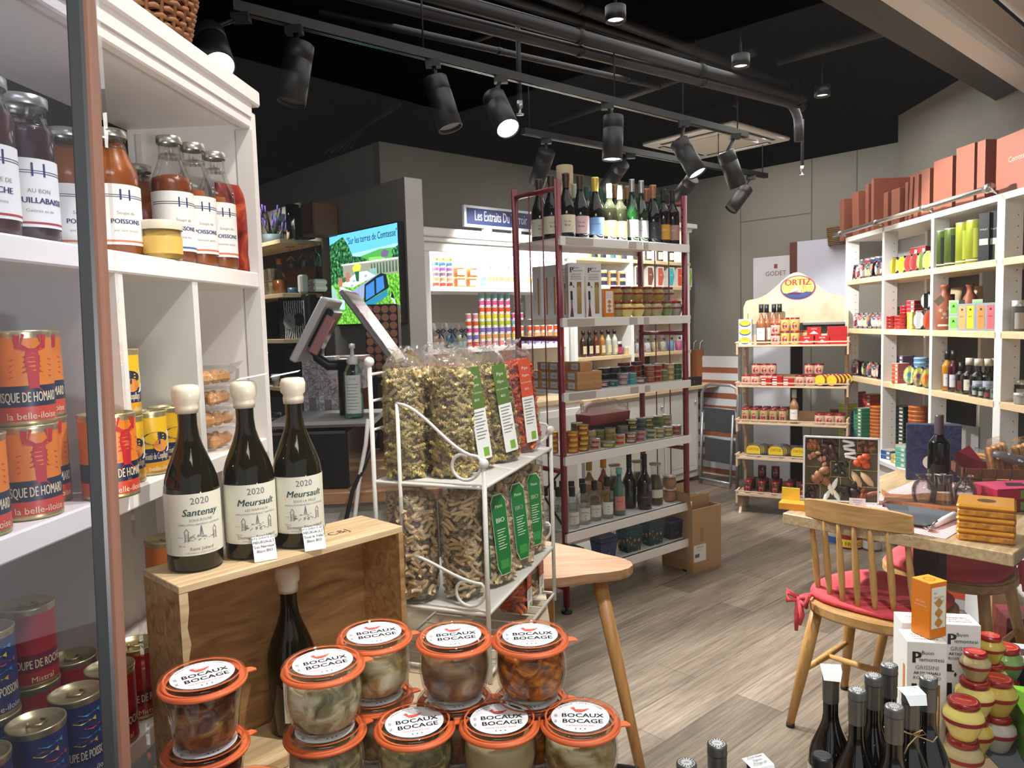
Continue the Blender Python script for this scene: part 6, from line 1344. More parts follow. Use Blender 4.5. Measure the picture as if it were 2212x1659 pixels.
def ovaltin(c='E2C832', w_=.105, h_=.06, d_=.022, art=None, rim='9A9C9E', txt='ORTIZ'):
    P_ = rrect(w_, h_, h_*.42, 5); n = len(P_)
    m = MB(M(rim, .3, .8)); m.add([(x, -d_/2, z+h_/2) for x, z in P_]+[(x, d_/2, z+h_/2) for x, z in P_], [tuple(range(n)), tuple(range(n, 2*n))[::-1]]+[(i, (i+1) % n, n+(i+1) % n, n+i) for i in range(n)])
    l = MB(art or M(c, .35)); l.add([(x*.92, -d_/2-.0006, z*.90+h_/2) for x, z in P_], [tuple(range(n))])
    if txt: l.use(M('B8232A', .4)).text(txt, h_*.3, lambda x, y: (x, -d_/2-.0012, h_*.55+y)).use(M('25407A', .4)).box(-w_*.40, w_*.40, -d_/2-.0012, -d_/2-.0008, h_*.10, h_*.26)
    return Kind('oval_tin', 'tin', [('tin', m), ('printed_lid', l)])
ot = ovaltin(h_=.088, w_=.108)
def O(x, y, z): p = Ow(x, y, z+.0005); return p
for k in range(3): ybox.put(O(.055, .05, OZ[0]+k*.0625), f'white tuna carton with yellow oval at the stand top left, {tier(k, 3)}', OA+.05)
krs = clearbottle(.29, .036, .0145, M('B06A48', .15, coat=.5), M('1A1A1C', .4), M('E4DCD4', .5), ['ROSE'], .8, .5, .70, .06, 'rose_bottle')
for i, (x, y) in enumerate(((.165, .05), (.185, .14), (.235, .15), (.275, .14))): krs.put(O(x, y, OZ[0]), f'rose wine bottle on the top tier of the fish stand, {nth(i, 4)}', OA)
for i, x in enumerate((.262, .328, .394)):
    for k in (0, 1): (fj2 if i == 0 else fj1).put(O(x, .055, OZ[0]+k*(.0755 if i == 0 else .0955)), f'hexagon labelled fish jar on the top tier front, {nth(i, 3)}, {"upper" if k else "lower"} layer', OA)
for i, x in enumerate((.42, .46, .50)): fj1.put(O(x, .14, OZ[0]+0), f'fish jar in the rear of the top tier, {nth(i, 3)}', OA)
for i, x in enumerate((.475, .575)): rbox.put(O(x, .03, OZ[0]), f'red anchovy carton facing forward on the top tier, {("left", "right")[i]} lower one', OA)
rbox.put(O(.52, .075, OZ[0]+.0), 'red anchovy carton standing behind the two lower ones', OA); rbox.put(O(.52, .05, OZ[0]+.0605), 'red anchovy carton lying uppermost on the top tier', OA)
for k in (0, 1):
    for i in range(7): rbox.put(O(.615+i*.0165, .075, OZ[0]+k*.0605), f'red anchovy carton filed edge on, {nth(i, 7)}, {"upper" if k else "lower"} row', OA-pi/2+.15)
z = OZ[1]
for i, x in enumerate((.06, .125)): fj2.put(O(x, .035, z), f'tuna jar at the left end of the second tier, {("left", "right")[i]} one', OA)
for i, x in enumerate((.115, .175, .225)): fj2.put(O(x, .12, z), f'tuna jar in the rear of the second tier, lower layer, {nth(i, 3)}', OA); fj2.put(O(x, .12, z+.0755), f'tuna jar in the rear of the second tier, upper layer, {nth(i, 3)}', OA)
for i, x in enumerate((.205, .28, .355)):
    for k in range(3 if i != 1 else 4): rflat.put(O(x, .03, z+k*.0175), f'small red anchovy packet on the second tier, {nth(i, 3)} pile, {tier(k, 3 if i != 1 else 4)}', OA)
for i, x in enumerate((.43, .50)): fj2.put(O(x, .035, z), f'white tuna jar in the middle of the second tier, {("left", "right")[i]} one', OA)
for i, x in enumerate((.48, .545)): fj2.put(O(x, .12, z), f'white tuna jar in the middle rear, {("left", "right")[i]} lower one', OA); fj2.put(O(x, .12, z+.0755), f'white tuna jar in the middle rear, {("left", "right")[i]} upper one', OA)
rt = Kind('round_tin', 'tin', [('tin', MB(M('9A3A3A', .35, .4)).lathe([(0, -.012), (.038, -.012), (.040, -.009), (.040, .009), (.038, .012), (0, .012)], 20).use(M('E2C832', .4)).lathe([(.036, -.0125), (0, -.0125)], 20))])
for j, x0 in enumerate((.565, .64)):
    for i in range(5): p = O(x0+i*.022, .03+i*.028, z+.041); rt.put(p, f'yellow round tin standing on edge on the second tier, {("left", "right")[j]} file, {nth(i, 5, "front", "back")}', 0, rot=Euler((-pi/2, 0, OA-.25)))
z = OZ[2]
for r_, y in enumerate((.03, .10, .165)):
    for i, x in enumerate((.055, .12, .185, .25, .315)): fj3.put(O(x, y, z), f'tuna jar on the third tier, {("front", "middle", "back")[r_]} row, {nth(i, 5)}', OA)
kr2 = clearbottle(.24, .033, .0145, M('C08A60', .15, coat=.5), M('C9C6C0', .4), M('E4E0D8', .5), ['BLANC'], .8, .5, .70, .06, 'rose_bottle'); kr2.put(O(.392, .03, z), 'pale wine bottle standing in the middle of the third tier', OA)
ob('wine_bottle', kr2.parts[0][1], None, O(.445, .055, z+.033), 0, 'empty clear bottle lying on its side on the third tier', 'bottle', rot=Euler((0, -pi/2, OA))) if 0 else None
for r_, y in enumerate((.03, .10)):
    for i, x in enumerate((.56, .625, .69)): fj2.put(O(x, y, z), f'white tuna jar at the right of the third tier, {("front", "back")[r_]} row, {nth(i, 3)}', OA)
fj4.put(O(.64, .17, z), 'dark jar at the back right of the third tier', OA)
z = OZ[3]
for j, x0 in enumerate((.115, .27, .425, .58)):
    for i in range(5): ot.put(O(x0+i*.008, .02+i*.026, z), f'yellow oval tin on the fourth tier, {nth(j, 4)} file, {nth(i, 5, "front", "back")}', OA)
z = OZ[4]
for r_, y in enumerate((.02, .09, .155)):
    for i in range(7): fj4.put(O(.075+i*.095, y, z), f'dark preserve jar on the lowest tier, {("front", "middle", "back")[r_]} row, {nth(i, 7)}', OA)
for i, x in enumerate((.15, .245, .62)): fj4.put(O(x, .155, z+.0905), f'dark preserve jar stacked on the lowest tier back row, {nth(i, 3)}', OA)
# ---------------------------------------------------------------- right shelving goods
def art(i): 
    pal = [('E8E2DC', 'C04858', '2A3A5A'), ('D8A8B0', '8A2A3A', 'F0E8E0'), ('3A4A6A', 'D8D0C8', 'B8505A'), ('8A5A8A', 'E8D8A0', '3A6A5A'), ('C8D8DC', '4A4A6A', 'D87850'), ('B8403A', 'F0E0C8', '3A5A7A'), ('5A8A6A', 'E8E0D0', 'B04A6A')][i % 7]
    return ramp_mat('sardine_art', 'vcol', ((.25, pal[0]), (.5, pal[1]), (.75, pal[2])), (1, 1, 1), 75, .3)
ARTS = [ovaltin(art=art(i), w_=.060, h_=.105, d_=.022, txt=None) for i in range(7)]
for a in ARTS: a.name = 'sardine_tin'
def sard(pxs, py, z, where, kinds=None, x=.05):
    for i, px in enumerate(pxs): p = onS(px, py, x, z); (kinds or ARTS)[i % 7 if not kinds else i].put(p, f'standing illustrated sardine tin on the {where}, {nth(i, len(pxs))}', SA-pi/2+.45, rot=Euler((-.10, 0, SA-pi/2+.5)))
sard((1846, 1857, 1867, 1877, 1889, 1899), 590, SZ[0], 'upper shelf nearest the stand')
sard((1840, 1851, 1861, 1871, 1881, 1891, 1901), 690, SZ[1], 'middle shelf nearest the stand'); sard((1839, 1849, 1859, 1870, 1881, 1892, 1902), 790, SZ[2], 'lower shelf nearest the stand')
kred = Kind('jar_block', 'jar', [('jar', MB(M('B82A3A', .3)).lathe([(0, 0), (.026, 0), (.026, .04), (0, .042)], 14))])
for i, (px, c) in enumerate(((1865, 'C8C8CC'), (1877, 'B82A3A'), (1889, '2A3A6A'), (1900, '3A4A7A'))):
    for k in range(3): p = onS(px, 560, .16, SZ[0]+k*.05); Kind('small_jar', 'jar', [('jar', MB(M(c, .3, coat=.3)).lathe([(0, 0), (.024, 0), (.026, .003), (.026, .036)], 14).use(M('C8C8C8', .3, .6)).lathe([(.027, .037), (.027, .0495), (0, .0495)], 14))]).put(p, f'{("clear", "red", "navy", "blue")[i]} small jar stacked behind the upper sardine tins, {tier(k, 3)}', SA)
c2 = lambda c: ovaltin(c, .060, .105, .024, txt=None)
YT, RT_, GT = c2('D8C41E'), c2('A82A22'), c2('A8C24A')
for k in (YT, RT_, GT): k.name = 'sardine_tin'
for i, (px, k, nm) in enumerate(((1919, YT, 'yellow tin, left'), (1933, YT, 'yellow tin, middle'), (1949, YT, 'yellow tin, right'), (1964, RT_, 'dark red tin, left'), (1977, RT_, 'dark red tin, right'), (1992, GT, 'lime tin, left'), (2005, GT, 'lime tin, right'))): p = onS(px, 575, .05, SZ[0]); k.put(p, f'standing {nm} one, on the second bay upper shelf', 0, rot=Euler((-.08, 0, SA-pi/2+.5)))
def bstack(px, py, x, z, n, c, wdh, lab, top='C8C4BA', rz=None, nm='flat_box', gap=.0005):
    w_, d_, h = wdh
    kd = Kind(nm, 'tin', [('box', MB(M(c, .35, coat=.3)).box(-w_/2, w_/2, -d_/2, d_/2, 0, h-.003, .003).use(M(top, .35, .4)).box(-w_/2+.001, w_/2-.001, -d_/2+.001, d_/2-.001, h-.003, h, .001).use(M('EAE6DC', .4)).box(w_*.12, w_*.42, -d_/2-.0006, -d_/2, h*.2, h*.7))])
    for k in range(n): p = onS(px, py, x, z+k*(h+gap)); kd.put(p, f'{lab}, {tier(k, n) if n < 14 else ORD[min(k, 13)]+" layer up"}', SA-pi/2+.35 if rz is None else rz)
bstack(1986, 555, .15, SZ[0], 3, 'A8232A', (.06, .09, .05), 'dark red tin behind the lime tins, left pile'); bstack(2003, 555, .15, SZ[0], 3, 'A8232A', (.06, .09, .05), 'dark red tin behind the lime tins, right pile')
def rstack(px, py, x, z, n, c, r, h, lab, nm='round_tin'):
    kd = Kind(nm, 'tin', [('tin', MB(M(c, .3, coat=.5)).lathe([(0, 0), (r*.97, 0), (r, .003), (r, h*.5), (r*1.03, h*.52), (r*1.03, h-.002), (r*.97, h), (0, h)], 20))])
    for k in range(n): p = onS(px, py, x, z+k*(h+.0004)); kd.put(p, f'{lab}, {tier(k, n)}', 0)
rstack(1926, 705, .05, SZ[1], 4, '9E1A1E', .032, .020, 'glossy red round tin, left pile of the second bay'); rstack(1945, 705, .055, SZ[1], 4, '9E1A1E', .032, .020, 'glossy red round tin, middle pile of the second bay'); rstack(1956, 705, .11, SZ[1], 7, '9E1A1E', .032, .020, 'glossy red round tin, tall pile of the second bay')
bstack(1936, 690, .2, SZ[1], 5, '3A5A4A', (.08, .10, .028), 'green and yellow tin behind the red piles', 'C8B83A'); bstack(1973, 690, .06, SZ[1], 4, 'C8B82A', (.04, .06, .025), 'small yellow tin beside the glossy red piles'); bstack(1980, 680, .14, SZ[1], 7, '9A1C22', (.06, .10, .024), 'dark red tin in the flat pile behind the white tin')
WT = c2('D8DAD8'); WT.name = 'sardine_tin'; WT.put(onS(1986, 705, .03, SZ[1]), 'standing white tin with orange picture in front of the red piles', 0, rot=Euler((-.08, 0, SA-pi/2+.7)))
bstack(2000, 670, .10, SZ[1], 4, 'D8D4CC', (.05, .10, .027), 'white and red tin in the pile next to the white post', 'C8504A'); WT.put(onS(2003, 640, .10, SZ[1]+.111), 'white tin standing on top of the white and red pile', 0, rot=Euler((0, 0, SA-pi/2+.6)))
c2('D8502A').put(onS(2006, 705, .03, SZ[1]), 'standing orange tin partly hidden by the white post', 0, rot=Euler((-.08, 0, SA-pi/2+.5)), name='sardine_tin')
bstack(1928, 800, .09, SZ[2], 6, '7A6A96', (.055, .10, .024), 'lilac tin in the left pile of the second bay'); bstack(1955, 785, .15, SZ[2], 6, '6A5A8A', (.06, .10, .026), 'lilac tin in the rear pile of the second bay', 'B8B0C8'); bstack(1945, 820, .04, SZ[2], 5, 'C84A22', (.05, .09, .024), 'orange tin in the front pile of the second bay'); rstack(1990, 790, .13, SZ[2], 6, '6A9AC0', .04, .026, 'light blue round tin behind the purple tin')
for i, (px, c, nm) in enumerate(((1966, '4A8A96', 'teal tin with landscape'), (1986, '6A3A6A', 'purple tin with eye picture'), (2004, 'D8682A', 'orange tin with sun picture'))): ovaltin(c, .075, .115, .028, art=ramp_mat('landscape_art', 'noise', ((.35, c), (.55, 'C8C060'), (.7, '2A3A3A')), (1, 1, 1), 22, .3), txt=None).put(onS(px, 830, .03, SZ[2]), f'standing {nm} on the second bay lower shelf', 0, rot=Euler((-.08, 0, SA-pi/2+.6)), name='sardine_tin')
zB = SZ[3]
for px, py, x, n, c, h, lb in ((1831, 960, .02, 12, 'C8D02A', .0225, 'lime tin in the tower at the far left end'), (1843, 960, .06, 10, '3A5AB0', .0225, 'blue tin in the tower next to the lime one'), (1850, 930, .15, 14, 'B02A36', .024, 'red tin in the tall tower of the first bay'), (1864, 950, .05, 11, '2E8A66', .0235, 'green tin in the tower of the first bay'), (1883, 930, .16, 13, 'C8402A', .026, 'scarlet tin in the rear tower of the first bay')):
    bstack(px, py, x, zB, n, c, (.075, .10, h), lb)
rstack(1895, 950, .06, zB, 13, 'C86A1E', .045, .0225, 'orange round tin in the tower beside the second post')
bstack(1953, 900, .15, zB, 13, '1E3E3A', (.09, .10, .024), 'dark green tin in the rear tower of the second bay', '8A8A80'); rstack(1983, 880, .12, zB, 13, 'B05A1E', .052, .026, 'rust round tin in the tall tower of the second bay')
bstack(1925, 980, .02, zB, 2, '2A5AA0', (.08, .09, .028), 'blue box on the base board below the second bay'); bstack(1940, 985, .0, zB, 2, 'D8BE5A', (.05, .07, .027), 'small yellow box on the base board'); bstack(1957, 985, -.01, zB, 4, '6AC0A8', (.075, .09, .030), 'mint green drawer box in the pile of four')
bstack(1960, 960, .09, zB, 3, 'D8B82A', (.09, .10, .032), 'yellow box behind the mint pile'); bstack(1990, 950, .04, zB, 3, 'E0C62E', (.09, .10, .030), 'bright yellow box left of the white post'); bstack(2000, 930, .14, zB, 5, '8AB04A', (.09, .10, .030), 'lime green box in the pile left of the post')
# third bay
tall = lambda c, c2_, h=.20, r=.045: Kind('tall_tin', 'tin', [('tin', MB(M(c, .35, .3)).lathe([(0, 0), (r, 0), (r, h)], 22).use(M('C8C4B0', .3, .7)).lathe([(r+.001, h-.006), (r+.001, h), (0, h)], 22)), ('label', MB(M(c2_, .4)).lathe([(r+.0006, h*.12), (r+.0006, h*.8)], 10, a0=-.5, a1=.6).use(M('E8E6C8', .5)).lathe([(r+.0009, h*.06), (r+.0009, h*.09)], 16, a0=-1.5, a1=1.5))])
t1, t2 = tall('5A6E2E', '1E2A1E'), tall('A8B43A', 'B8C24A', .215)
for i, (px, k, nm) in enumerate(((2037, t1, 'dark green, left'), (2060, t1, 'dark green, right'), (2085, t2, 'lime, left'), (2108, t2, 'lime, right'))): p = onS(px, 560, .06, SZ[0]); k.put(p, f'tall {nm} cylinder tin on the third bay upper shelf', fcam(p, .2))
for px, x, w_, h, c, lb in ((2132, .06, .05, .235, '16181A', 'tall black printed carton on the third bay upper shelf'), (2152, .09, .05, .24, '1C1C20', 'second tall black carton next to the wide post')):
    p = onS(px, 560, x, SZ[0]); Kind('oil_carton', 'carton', [('carton', MB(M(c, .4)).box(-w_/2, w_/2, -.035, .035, 0, h, .001)), ('print', MB(M('C8C8C0', .5)).text('PYRAT', .012, lambda x, y: (x, -.0356, .15+y)).lathe([(.008, 0), (.006, 0)], 12).box(-.02, .02, -.0356, -.035, .08, .11))]).put(p, lb, SA-pi/2+.6)
p = onS(2163, 590, .03, SZ[0]); Kind('small_tin', 'tin', [('tin', MB(M('B8BA9A', .4, .3)).box(-.018, .018, -.025, .025, 0, .085, .002))]).put(p, 'small grey tin at the foot of the black cartons', SA-pi/2+.5)
terra = M('A05A3E', .5, var=.15, scale=30)
tb = Kind('terracotta_bottle', 'bottle', [('bottle_body', MB(terra).lathe([(0, 0), (.036, 0), (.040, .006), (.040, .14), (.034, .17), (.017, .20), (.016, .225), (.022, .230), (.022, .242), (0, .244)], 24)), ('white_print', MB(M('E0D8CC', .5)).lathe([(.0405, .02), (.0405, .03)], 14, a0=-.9, a1=.9).text('*', .05, cyl(.0408, 0, .06)).text('* *', .03, cyl(.0408, 0, .05)).text('*', .05, cyl(.0408, .5, .09)).text('*', .05, cyl(.0408, -.5, .08)))])
p = onS(2040, 700, .05, SZ[1]); tb.put(p, 'terracotta bottle with white print at the left of the third bay', fcam(p)); tb.put(onS(2095, 680, .17, SZ[1]), 'terracotta bottle standing behind the coloured spice cartons', 0)
p = onS(2027, 655, -.012, SZ[1]+.155); ob('price_tag', MB(M('8A7A68', .6)).add([(-.022, 0, 0), (.0, 0, -.028), (.034, 0, .006), (.012, 0, .034)], [(0, 1, 2, 3)]).add([(-.022, .0008, 0), (.0, .0008, -.028), (.034, .0008, .006), (.012, .0008, .034)], [(3, 2, 1, 0)]).tube([(.012, 0, .03), (.02, .03, .05)], .0008, 4), None, p, -.3, 'kraft swing tag hanging in front of the third white post', 'tag')
wine('oil_bottle', .19, .028, .012, .62, .8, M('1A1E14', .1), foilk, .04, M('2E3A22', .4), ['OLIVE']).put(onS(2056, 700, .09, SZ[1]), 'dark oil bottle between terracotta bottle and green cartons', 0)
def carton(c, top='9AA0A8', w_=.055, h=.135, d_=.05):
    return Kind('spice_carton', 'carton', [('carton', MB(M(top, .4)).box(-w_/2, w_/2, -d_/2, d_/2, 0, h, .001)), ('label', MB(M(c, .4)).box(-w_*.32, w_*.32, -d_/2-.0008, -d_/2, .01, h-.012).use(ink).box(-.005, .005, -d_/2-.0012, -d_/2, h-.035, h-.025).text('SPICE', .008, lambda x, y: (x, -d_/2-.0014, h*.5+y)))])
kgc = carton('7EC850', 'A8B8A8', .055, .078)
for k in (0, 1): kgc.put(onS(2066, 700, .05, SZ[1]+k*.0785), f'small green labelled carton, {("lower", "upper")[k]} one left of the orange carton', SA-pi/2+.5)
for i, (px, c, nm) in enumerate(((2085, 'E8A86A', 'apricot'), (2103, 'E8D42A', 'yellow'), (2126, 'E09048', 'orange'), (2147, 'D86A72', 'pink'))): carton(c).put(onS(px, 705, .045, SZ[1]), f'grey carton with {nm} label on the third bay middle shelf', SA-pi/2+.45)
kgc.put(onS(2118, 670, .12, SZ[1]), 'small green labelled carton hidden behind the coloured row', SA-pi/2+.5); kgc.put(onS(2118, 650, .12, SZ[1]+.0785), 'small green labelled carton raised behind the coloured row', SA-pi/2+.5)
for px, x, lb in ((2066, .20, 'left'), (2108, .22, 'right')): pouch(.07, .23, .025, M('B8A078', .6), f'kraft pouch at the back of the third bay, {lb} one', onS(px, 660, x, SZ[1]), SA-pi/2+.5)
sb = lambda liq, lab, tx, h=.22, r=.030, cap='141416': clearbottle(h, r, .013, M(liq, .15, coat=.5), M(cap, .4), M(lab, .5), tx, .9, .58, .76, .05, 'sauce_bottle')
for i, (px, py, x, k, nm) in enumerate(((2034, 840, .07, sb('C89A3A', 'D8B888', ['OIL'], .22, .026), 'pale oil with tan label'), (2046, 845, .05, sb('D8921A', 'D8D8E4', ['MANGO']), 'yellow sauce with white label'), (2059, 850, .05, sb('5A0E16', 'D8D8E4', ['CASSIS']), 'dark red sauce with white label'), (2076, 855, .05, sb('1A1010', '7A2A2A', ['O'], .16, .030), 'squat black bottle with red label'))): p = onS(px, py, x, SZ[2]); k.put(p, f'sauce bottle, {nm}, on the third bay lower shelf', fcam(p, .2))
kv = clearbottle(.185, .040, .016, M('140C0C', .1, coat=.5), M('D8D0BE', .4), M('C8CCE0', .5), ['vinaigre'], .9, .5, .66, .035, 'vinegar_bottle'); kv2 = clearbottle(.185, .040, .016, M('140C0C', .1, coat=.5), M('D8D0BE', .4), M('E0DACC', .5), ['vinaigre'], .9, .5, .66, .035, 'vinegar_bottle')
for i, (px, x, k) in enumerate(((2093, .055, kv2), (2112, .055, kv), (2133, .09, kv), (2146, .13, kv2))): p = onS(px, 860, x, SZ[2]); k.put(p, f'dark round vinegar bottle with white cap, {nth(i, 4)} on the lower shelf', fcam(p, .2))
for i, (px, c) in enumerate(((2107, 'D8DAD4'), (2121, 'D8DAD4'), (2135, 'C84A5A'), (2149, '6AB08A'))): p = onS(px, 880, .022, SZ[2]); Kind('salt_cube', 'box', [('cube', MB(clear).box(-.022, .022, -.022, .022, 0, .055, .002)), ('jar', MB(M('3A4A42', .4)).lathe([(0, .003), (.015, .003), (.015, .04), (.016, .052), (0, .052)], 12).use(M(c, .5)).lathe([(.0155, .010), (.0155, .032)], 8, a0=-.9, a1=.9))]).put(p, f'mint cube box with little {("white", "pale", "red", "green")[i]} labelled jar at the shelf front', SA-pi/2+.4)
p = onS(2070, 960, .2, zB); Kind('backing_panel', 'panel', [('panel', MB(M('8A8688', .5)).box(-.14, .14, 0, .01, 0, .27))]).put(p, 'plain grey panel standing behind the table wine bottle', SA-pi/2+.25)
for k in (0, 1): 
    q = Kind('drawer_box', 'box', [('box', MB(M('5E7478', .5)).box(-.10, .10, -.06, .06, 0, .075, .002)), ('drawer_front', MB(M('6A8084', .5)).box(-.09, .09, -.062, -.06, .008, .068).use(M('2A3436', .6)).add([(-.012, -.0625, .068), (.012, -.0625, .068), (0, -.0625, .056)], [(0, 1, 2)]))]); q.put(onS(2130, 960, .10, zB+k*.0755), f'{("lower", "upper")[k]} grey green drawer box beside the wide white post', SA-pi/2+.35)
def sticks(n, L_, c='D8B27A', seed=1, w_=.012):
    m = MB(bis); r_ = random.Random(seed)
    for i in range(n): a = (i/n-.5)*.14; m.tube([(a-.03+r_.uniform(-.008, .008), r_.uniform(-.02, .02), .012+.015*(i % 2)), (a+.03, r_.uniform(-.01, .01), L_)], w_*.6, 6)
    return m
pkt = MB(film2).tube([(-.09, 0, .02), (-.05, 0, .025), (.07, 0, .025), (.10, 0, .02)], [.012, .035, .035, .008], 10)
stk = MB(bis)
for i in range(4): stk.tube([(-.05, -.018+i*.012, .014+.010*(i % 2)), (.07, -.018+i*.012, .014+.010*(i % 2))], .0065, 8)
Kind('breadstick_pack', 'bag of breadsticks', [('breadsticks', stk), ('clear_bag', pkt)]).put(onS(2128, 905, .08, zB+.152), 'clear pack of breadsticks lying on the drawer boxes', SA-pi/2+.3)
for i, (px, py, x, z_, h, c) in enumerate(((2203, 640, .04, SZ[1], .14, '5A5A56'), (2206, 860, .03, SZ[2], .05, 'A8AAA4'), (2205, 840, .09, SZ[2], .10, '2A2622'))): p = onS(px, py, x, z_); kj_(c, 'B8B4A8', .03, h).put(p, ('dark jar at the right picture edge, middle shelf', 'low silver jar at the right picture edge, lower shelf', 'corked dark jar at the right picture edge, lower shelf')[i], 0)
# copper gift cartons on top of the right shelving
cop = M('9A5B47', .5, .15); cope = M('B8806A', .5, .1)
def topbox(px, py, w_, h, d_, lean_, label, x=.10, rz=0., tx=None):
    p = onS(px, py, x, 1.9555); m = MB(cop).box(-.012, d_, -w_/2, w_/2, 0, h, .002); e = MB(cope).box(-.0128, -.0118, -w_/2-.0004, -w_/2+.002, 0, h).box(-.0128, d_, -w_/2-.0005, -w_/2+.0002, h-.003, h)
    if tx: e.use(M('E4C8B8', .5)).text(tx, .030, lambda x, y: (-.0135, .03-x, h*.45+y))
    Kind('gift_carton', 'carton', [('carton', m), ('folded_edge', e)]).put(p, label, 0, rot=Euler((lean_, 0, SA+rz)))
for i, (px, py, w_, h, d_, ln, rz) in enumerate(((1822, 500, .075, .30, .22, 0, .0), (1852, 490, .11, .31, .20, -.05, .0), (1876, 480, .05, .33, .22, 0, 0), (1888, 480, .04, .35, .22, 0, 0), (1917, 470, .06, .22, .18, 0, .0), (1938, 465, .10, .22, .16, 0, .05), (1961, 460, .035, .24, .2, .03, .0), (1969, 455, .035, .26, .2, .08, .0), (1982, 450, .05, .26, .24, .04, .0), (2003, 445, .08, .27, .26, 0, .1), (2040, 435, .16, .29, .26, 0, .12), (2088, 420, .14, .31, .26, 0, .12), (2123, 412, .06, .30, .26, 0, .1))):
    topbox(px, py, w_, h, d_, ln, f'copper brown gift carton standing on top of the right shelving, {nth(i, 14, "left", "right")}', .05 if 4 <= i <= 5 else .07+.0*i, rz)
p = onS(2150, 410, .04, 1.9555); Kind('gift_carton', 'carton', [('carton', MB(cop).box(0, .28, -.42, 0, 0, .27, .003)), ('lettering', MB(M('E4C8B8', .5)).text('Comtesse du Barry', .036, lambda x, y: (-.001, -.24-x, .14+y)))]).put(p, 'largest copper gift carton with white lettering at the right picture edge', SA)
m = MB(cop).box(-.45, .0, 0, .006, 0, .42); p = onS(1905, 470, .30, 1.9555); Kind('gift_carton_sheet', 'carton', [('carton', MB(cop).box(-.01, .0, -.75, .02, 0, .36, .002))]).put(p, 'wide flat copper carton behind the shorter ones on the shelving', SA)
t = thing('woven_basket', 'woven basket end peeking out left of the copper cartons', 'basket', onS(1812, 505, .17, 1.9555), 0)
m = MB(M('7A5A3A', .7, var=.3, scale=70))
for i in range(10): m.tube([((.07+.012*i/9+.003*(-1)**(k+i))*cos(2*pi*k/26), (.07+.012*i/9+.003*(-1)**(k+i))*sin(2*pi*k/26), .008+i*.014) for k in range(26)], .007, 5, closed=True)
ob('woven_wall', m, t)
# ================================================================ television, kitchen wall, till counter
def onU(px, py, u, z=None): p = on_u(px, py, u); p.z = p.z if z is None else z+.0005; return p
ta, tb_ = on_u(713, 507, UP-.04), on_u(860, 481, UP-.04); tz1 = tb_.z; tz0 = on_u(867, 696, UP-.04).z
va_, vb2 = UV(ta)[1], UV(tb_)[1]; TL, TH = va_-vb2, tz1-tz0
t = thing('television', 'wall mounted screen showing a laid garden table under blue sky', 'television', W(UP-.002, va_, tz0), AA-pi/2)
ob('casing', MB(M('050506', .3)).box(-.008, TL+.008, -.045, 0, -.008, TH+.008, .003), t)
E = lambda c, e=1.0: M(c, .4, emit=e)
def scr(c, *P, y=-.0456, e=1.15): sm.use(E(c, e)).add([(x*TL, y, z*TH) for x, z in P], [tuple(range(len(P)))])
sm = MB(E('4E8A2E', .9))
lawn = ramp_mat('screen_lawn', 'noise', ((.35, '2E6A1E'), (.5, '5AA034'), (.7, '9AD04E')), (1, 1, 1), 60); hedge = ramp_mat('screen_hedge', 'noise', ((.38, '0A2414'), (.5, '1E5430'), (.62, '4A8E50'), (.75, 'A8D8A8')), (1, 1, 1), 45)
for m_ in (lawn, hedge):
    b_ = m_.node_tree.nodes['Principled BSDF']; s_ = b_.inputs['Base Color'].links[0].from_socket; m_.node_tree.links.new(s_, b_.inputs['Emission Color']); b_.inputs['Emission Strength'].default_value = 1.15
sm.use(lawn).add([(0, -.0453, 0), (TL, -.0453, 0), (TL, -.0453, TH*.6), (0, -.0453, TH*.6)], [(0, 1, 2, 3)])
scr('5FB4E6', (0, .6), (1, .6), (1, 1), (0, 1), y=-.0453); scr('9AD0EE', (.2, .62), (1, .66), (1, .80), (.2, .76), y=-.0454)
scr('4E9A4A', (.45, .62), (1, .6), (1, .76), (.75, .77), (.45, .72), y=-.0455); scr('7AC05A', (.55, .62), (.85, .62), (.8, .69), (.6, .70))
sm.use(hedge).add([(x*TL, -.0457, z*TH) for x, z in ((0, .45), (.7, .52), (.62, .66), (.48, .72), (.36, .74), (.30, .86), (.22, .97), (.1, .93), (0, .90))], [tuple(range(9))]).add([(x*TL, -.0457, z*TH) for x, z in ((.9, .55), (1, .55), (1, .78), (.92, .74))], [(0, 1, 2, 3)])
scr('8A8C7A', (.2, .52), (1, .50), (1, .65), (.2, .66), y=-.0458); scr('C8CCC0', (.18, .65), (1, .64), (1, .66), (.18, .67), y=-.0459)
for k in range(9): scr('3E5A46', (.62+k*.042, .52), (.645+k*.042, .52), (.64+k*.042, .63), (.625+k*.042, .63), y=-.046)
scr('E8ECF0', (.42, .56), (.56, .56), (.68, .50), (.34, .40), (.14, .43)[0:2] if 0 else (.14, .43), y=-.0461)
scr('C4C8D4', (.14, .43), (.33, .36), (.33, .24), (.15, .30), y=-.0462); scr('8E94B8', (.33, .36), (.68, .50), (.66, .34), (.34, .22), y=-.0462)
for k, (x, z) in enumerate(((.24, .43), (.33, .42), (.40, .45), (.36, .47), (.48, .48), (.54, .51))): scr('8AA4D0' if k % 2 else 'F4F6FA', (x-.03, z), (x, z-.018), (x+.035, z), (x, z+.018), y=-.0463)
scr('1E5A3A', (.40, .46), (.44, .46), (.45, .58), (.38, .58), y=-.0464); scr('E8C84A', (.36, .57), (.46, .57), (.48, .63), (.41, .66), (.35, .62), y=-.0465)
scr('16242A', (.50, .22), (.86, .36), (.83, .50), (.76, .52), (.68, .49), (.52, .42), y=-.0464); scr('3A78B8', (.53, .25), (.66, .30), (.66, .45), (.54, .40), y=-.0466); scr('3A78B8', (.685, .31), (.80, .36), (.79, .49), (.69, .47), y=-.0466); scr('2A7A9A', (.46, .20), (.56, .15), (.84, .28), (.84, .34), (.55, .24), y=-.0465)
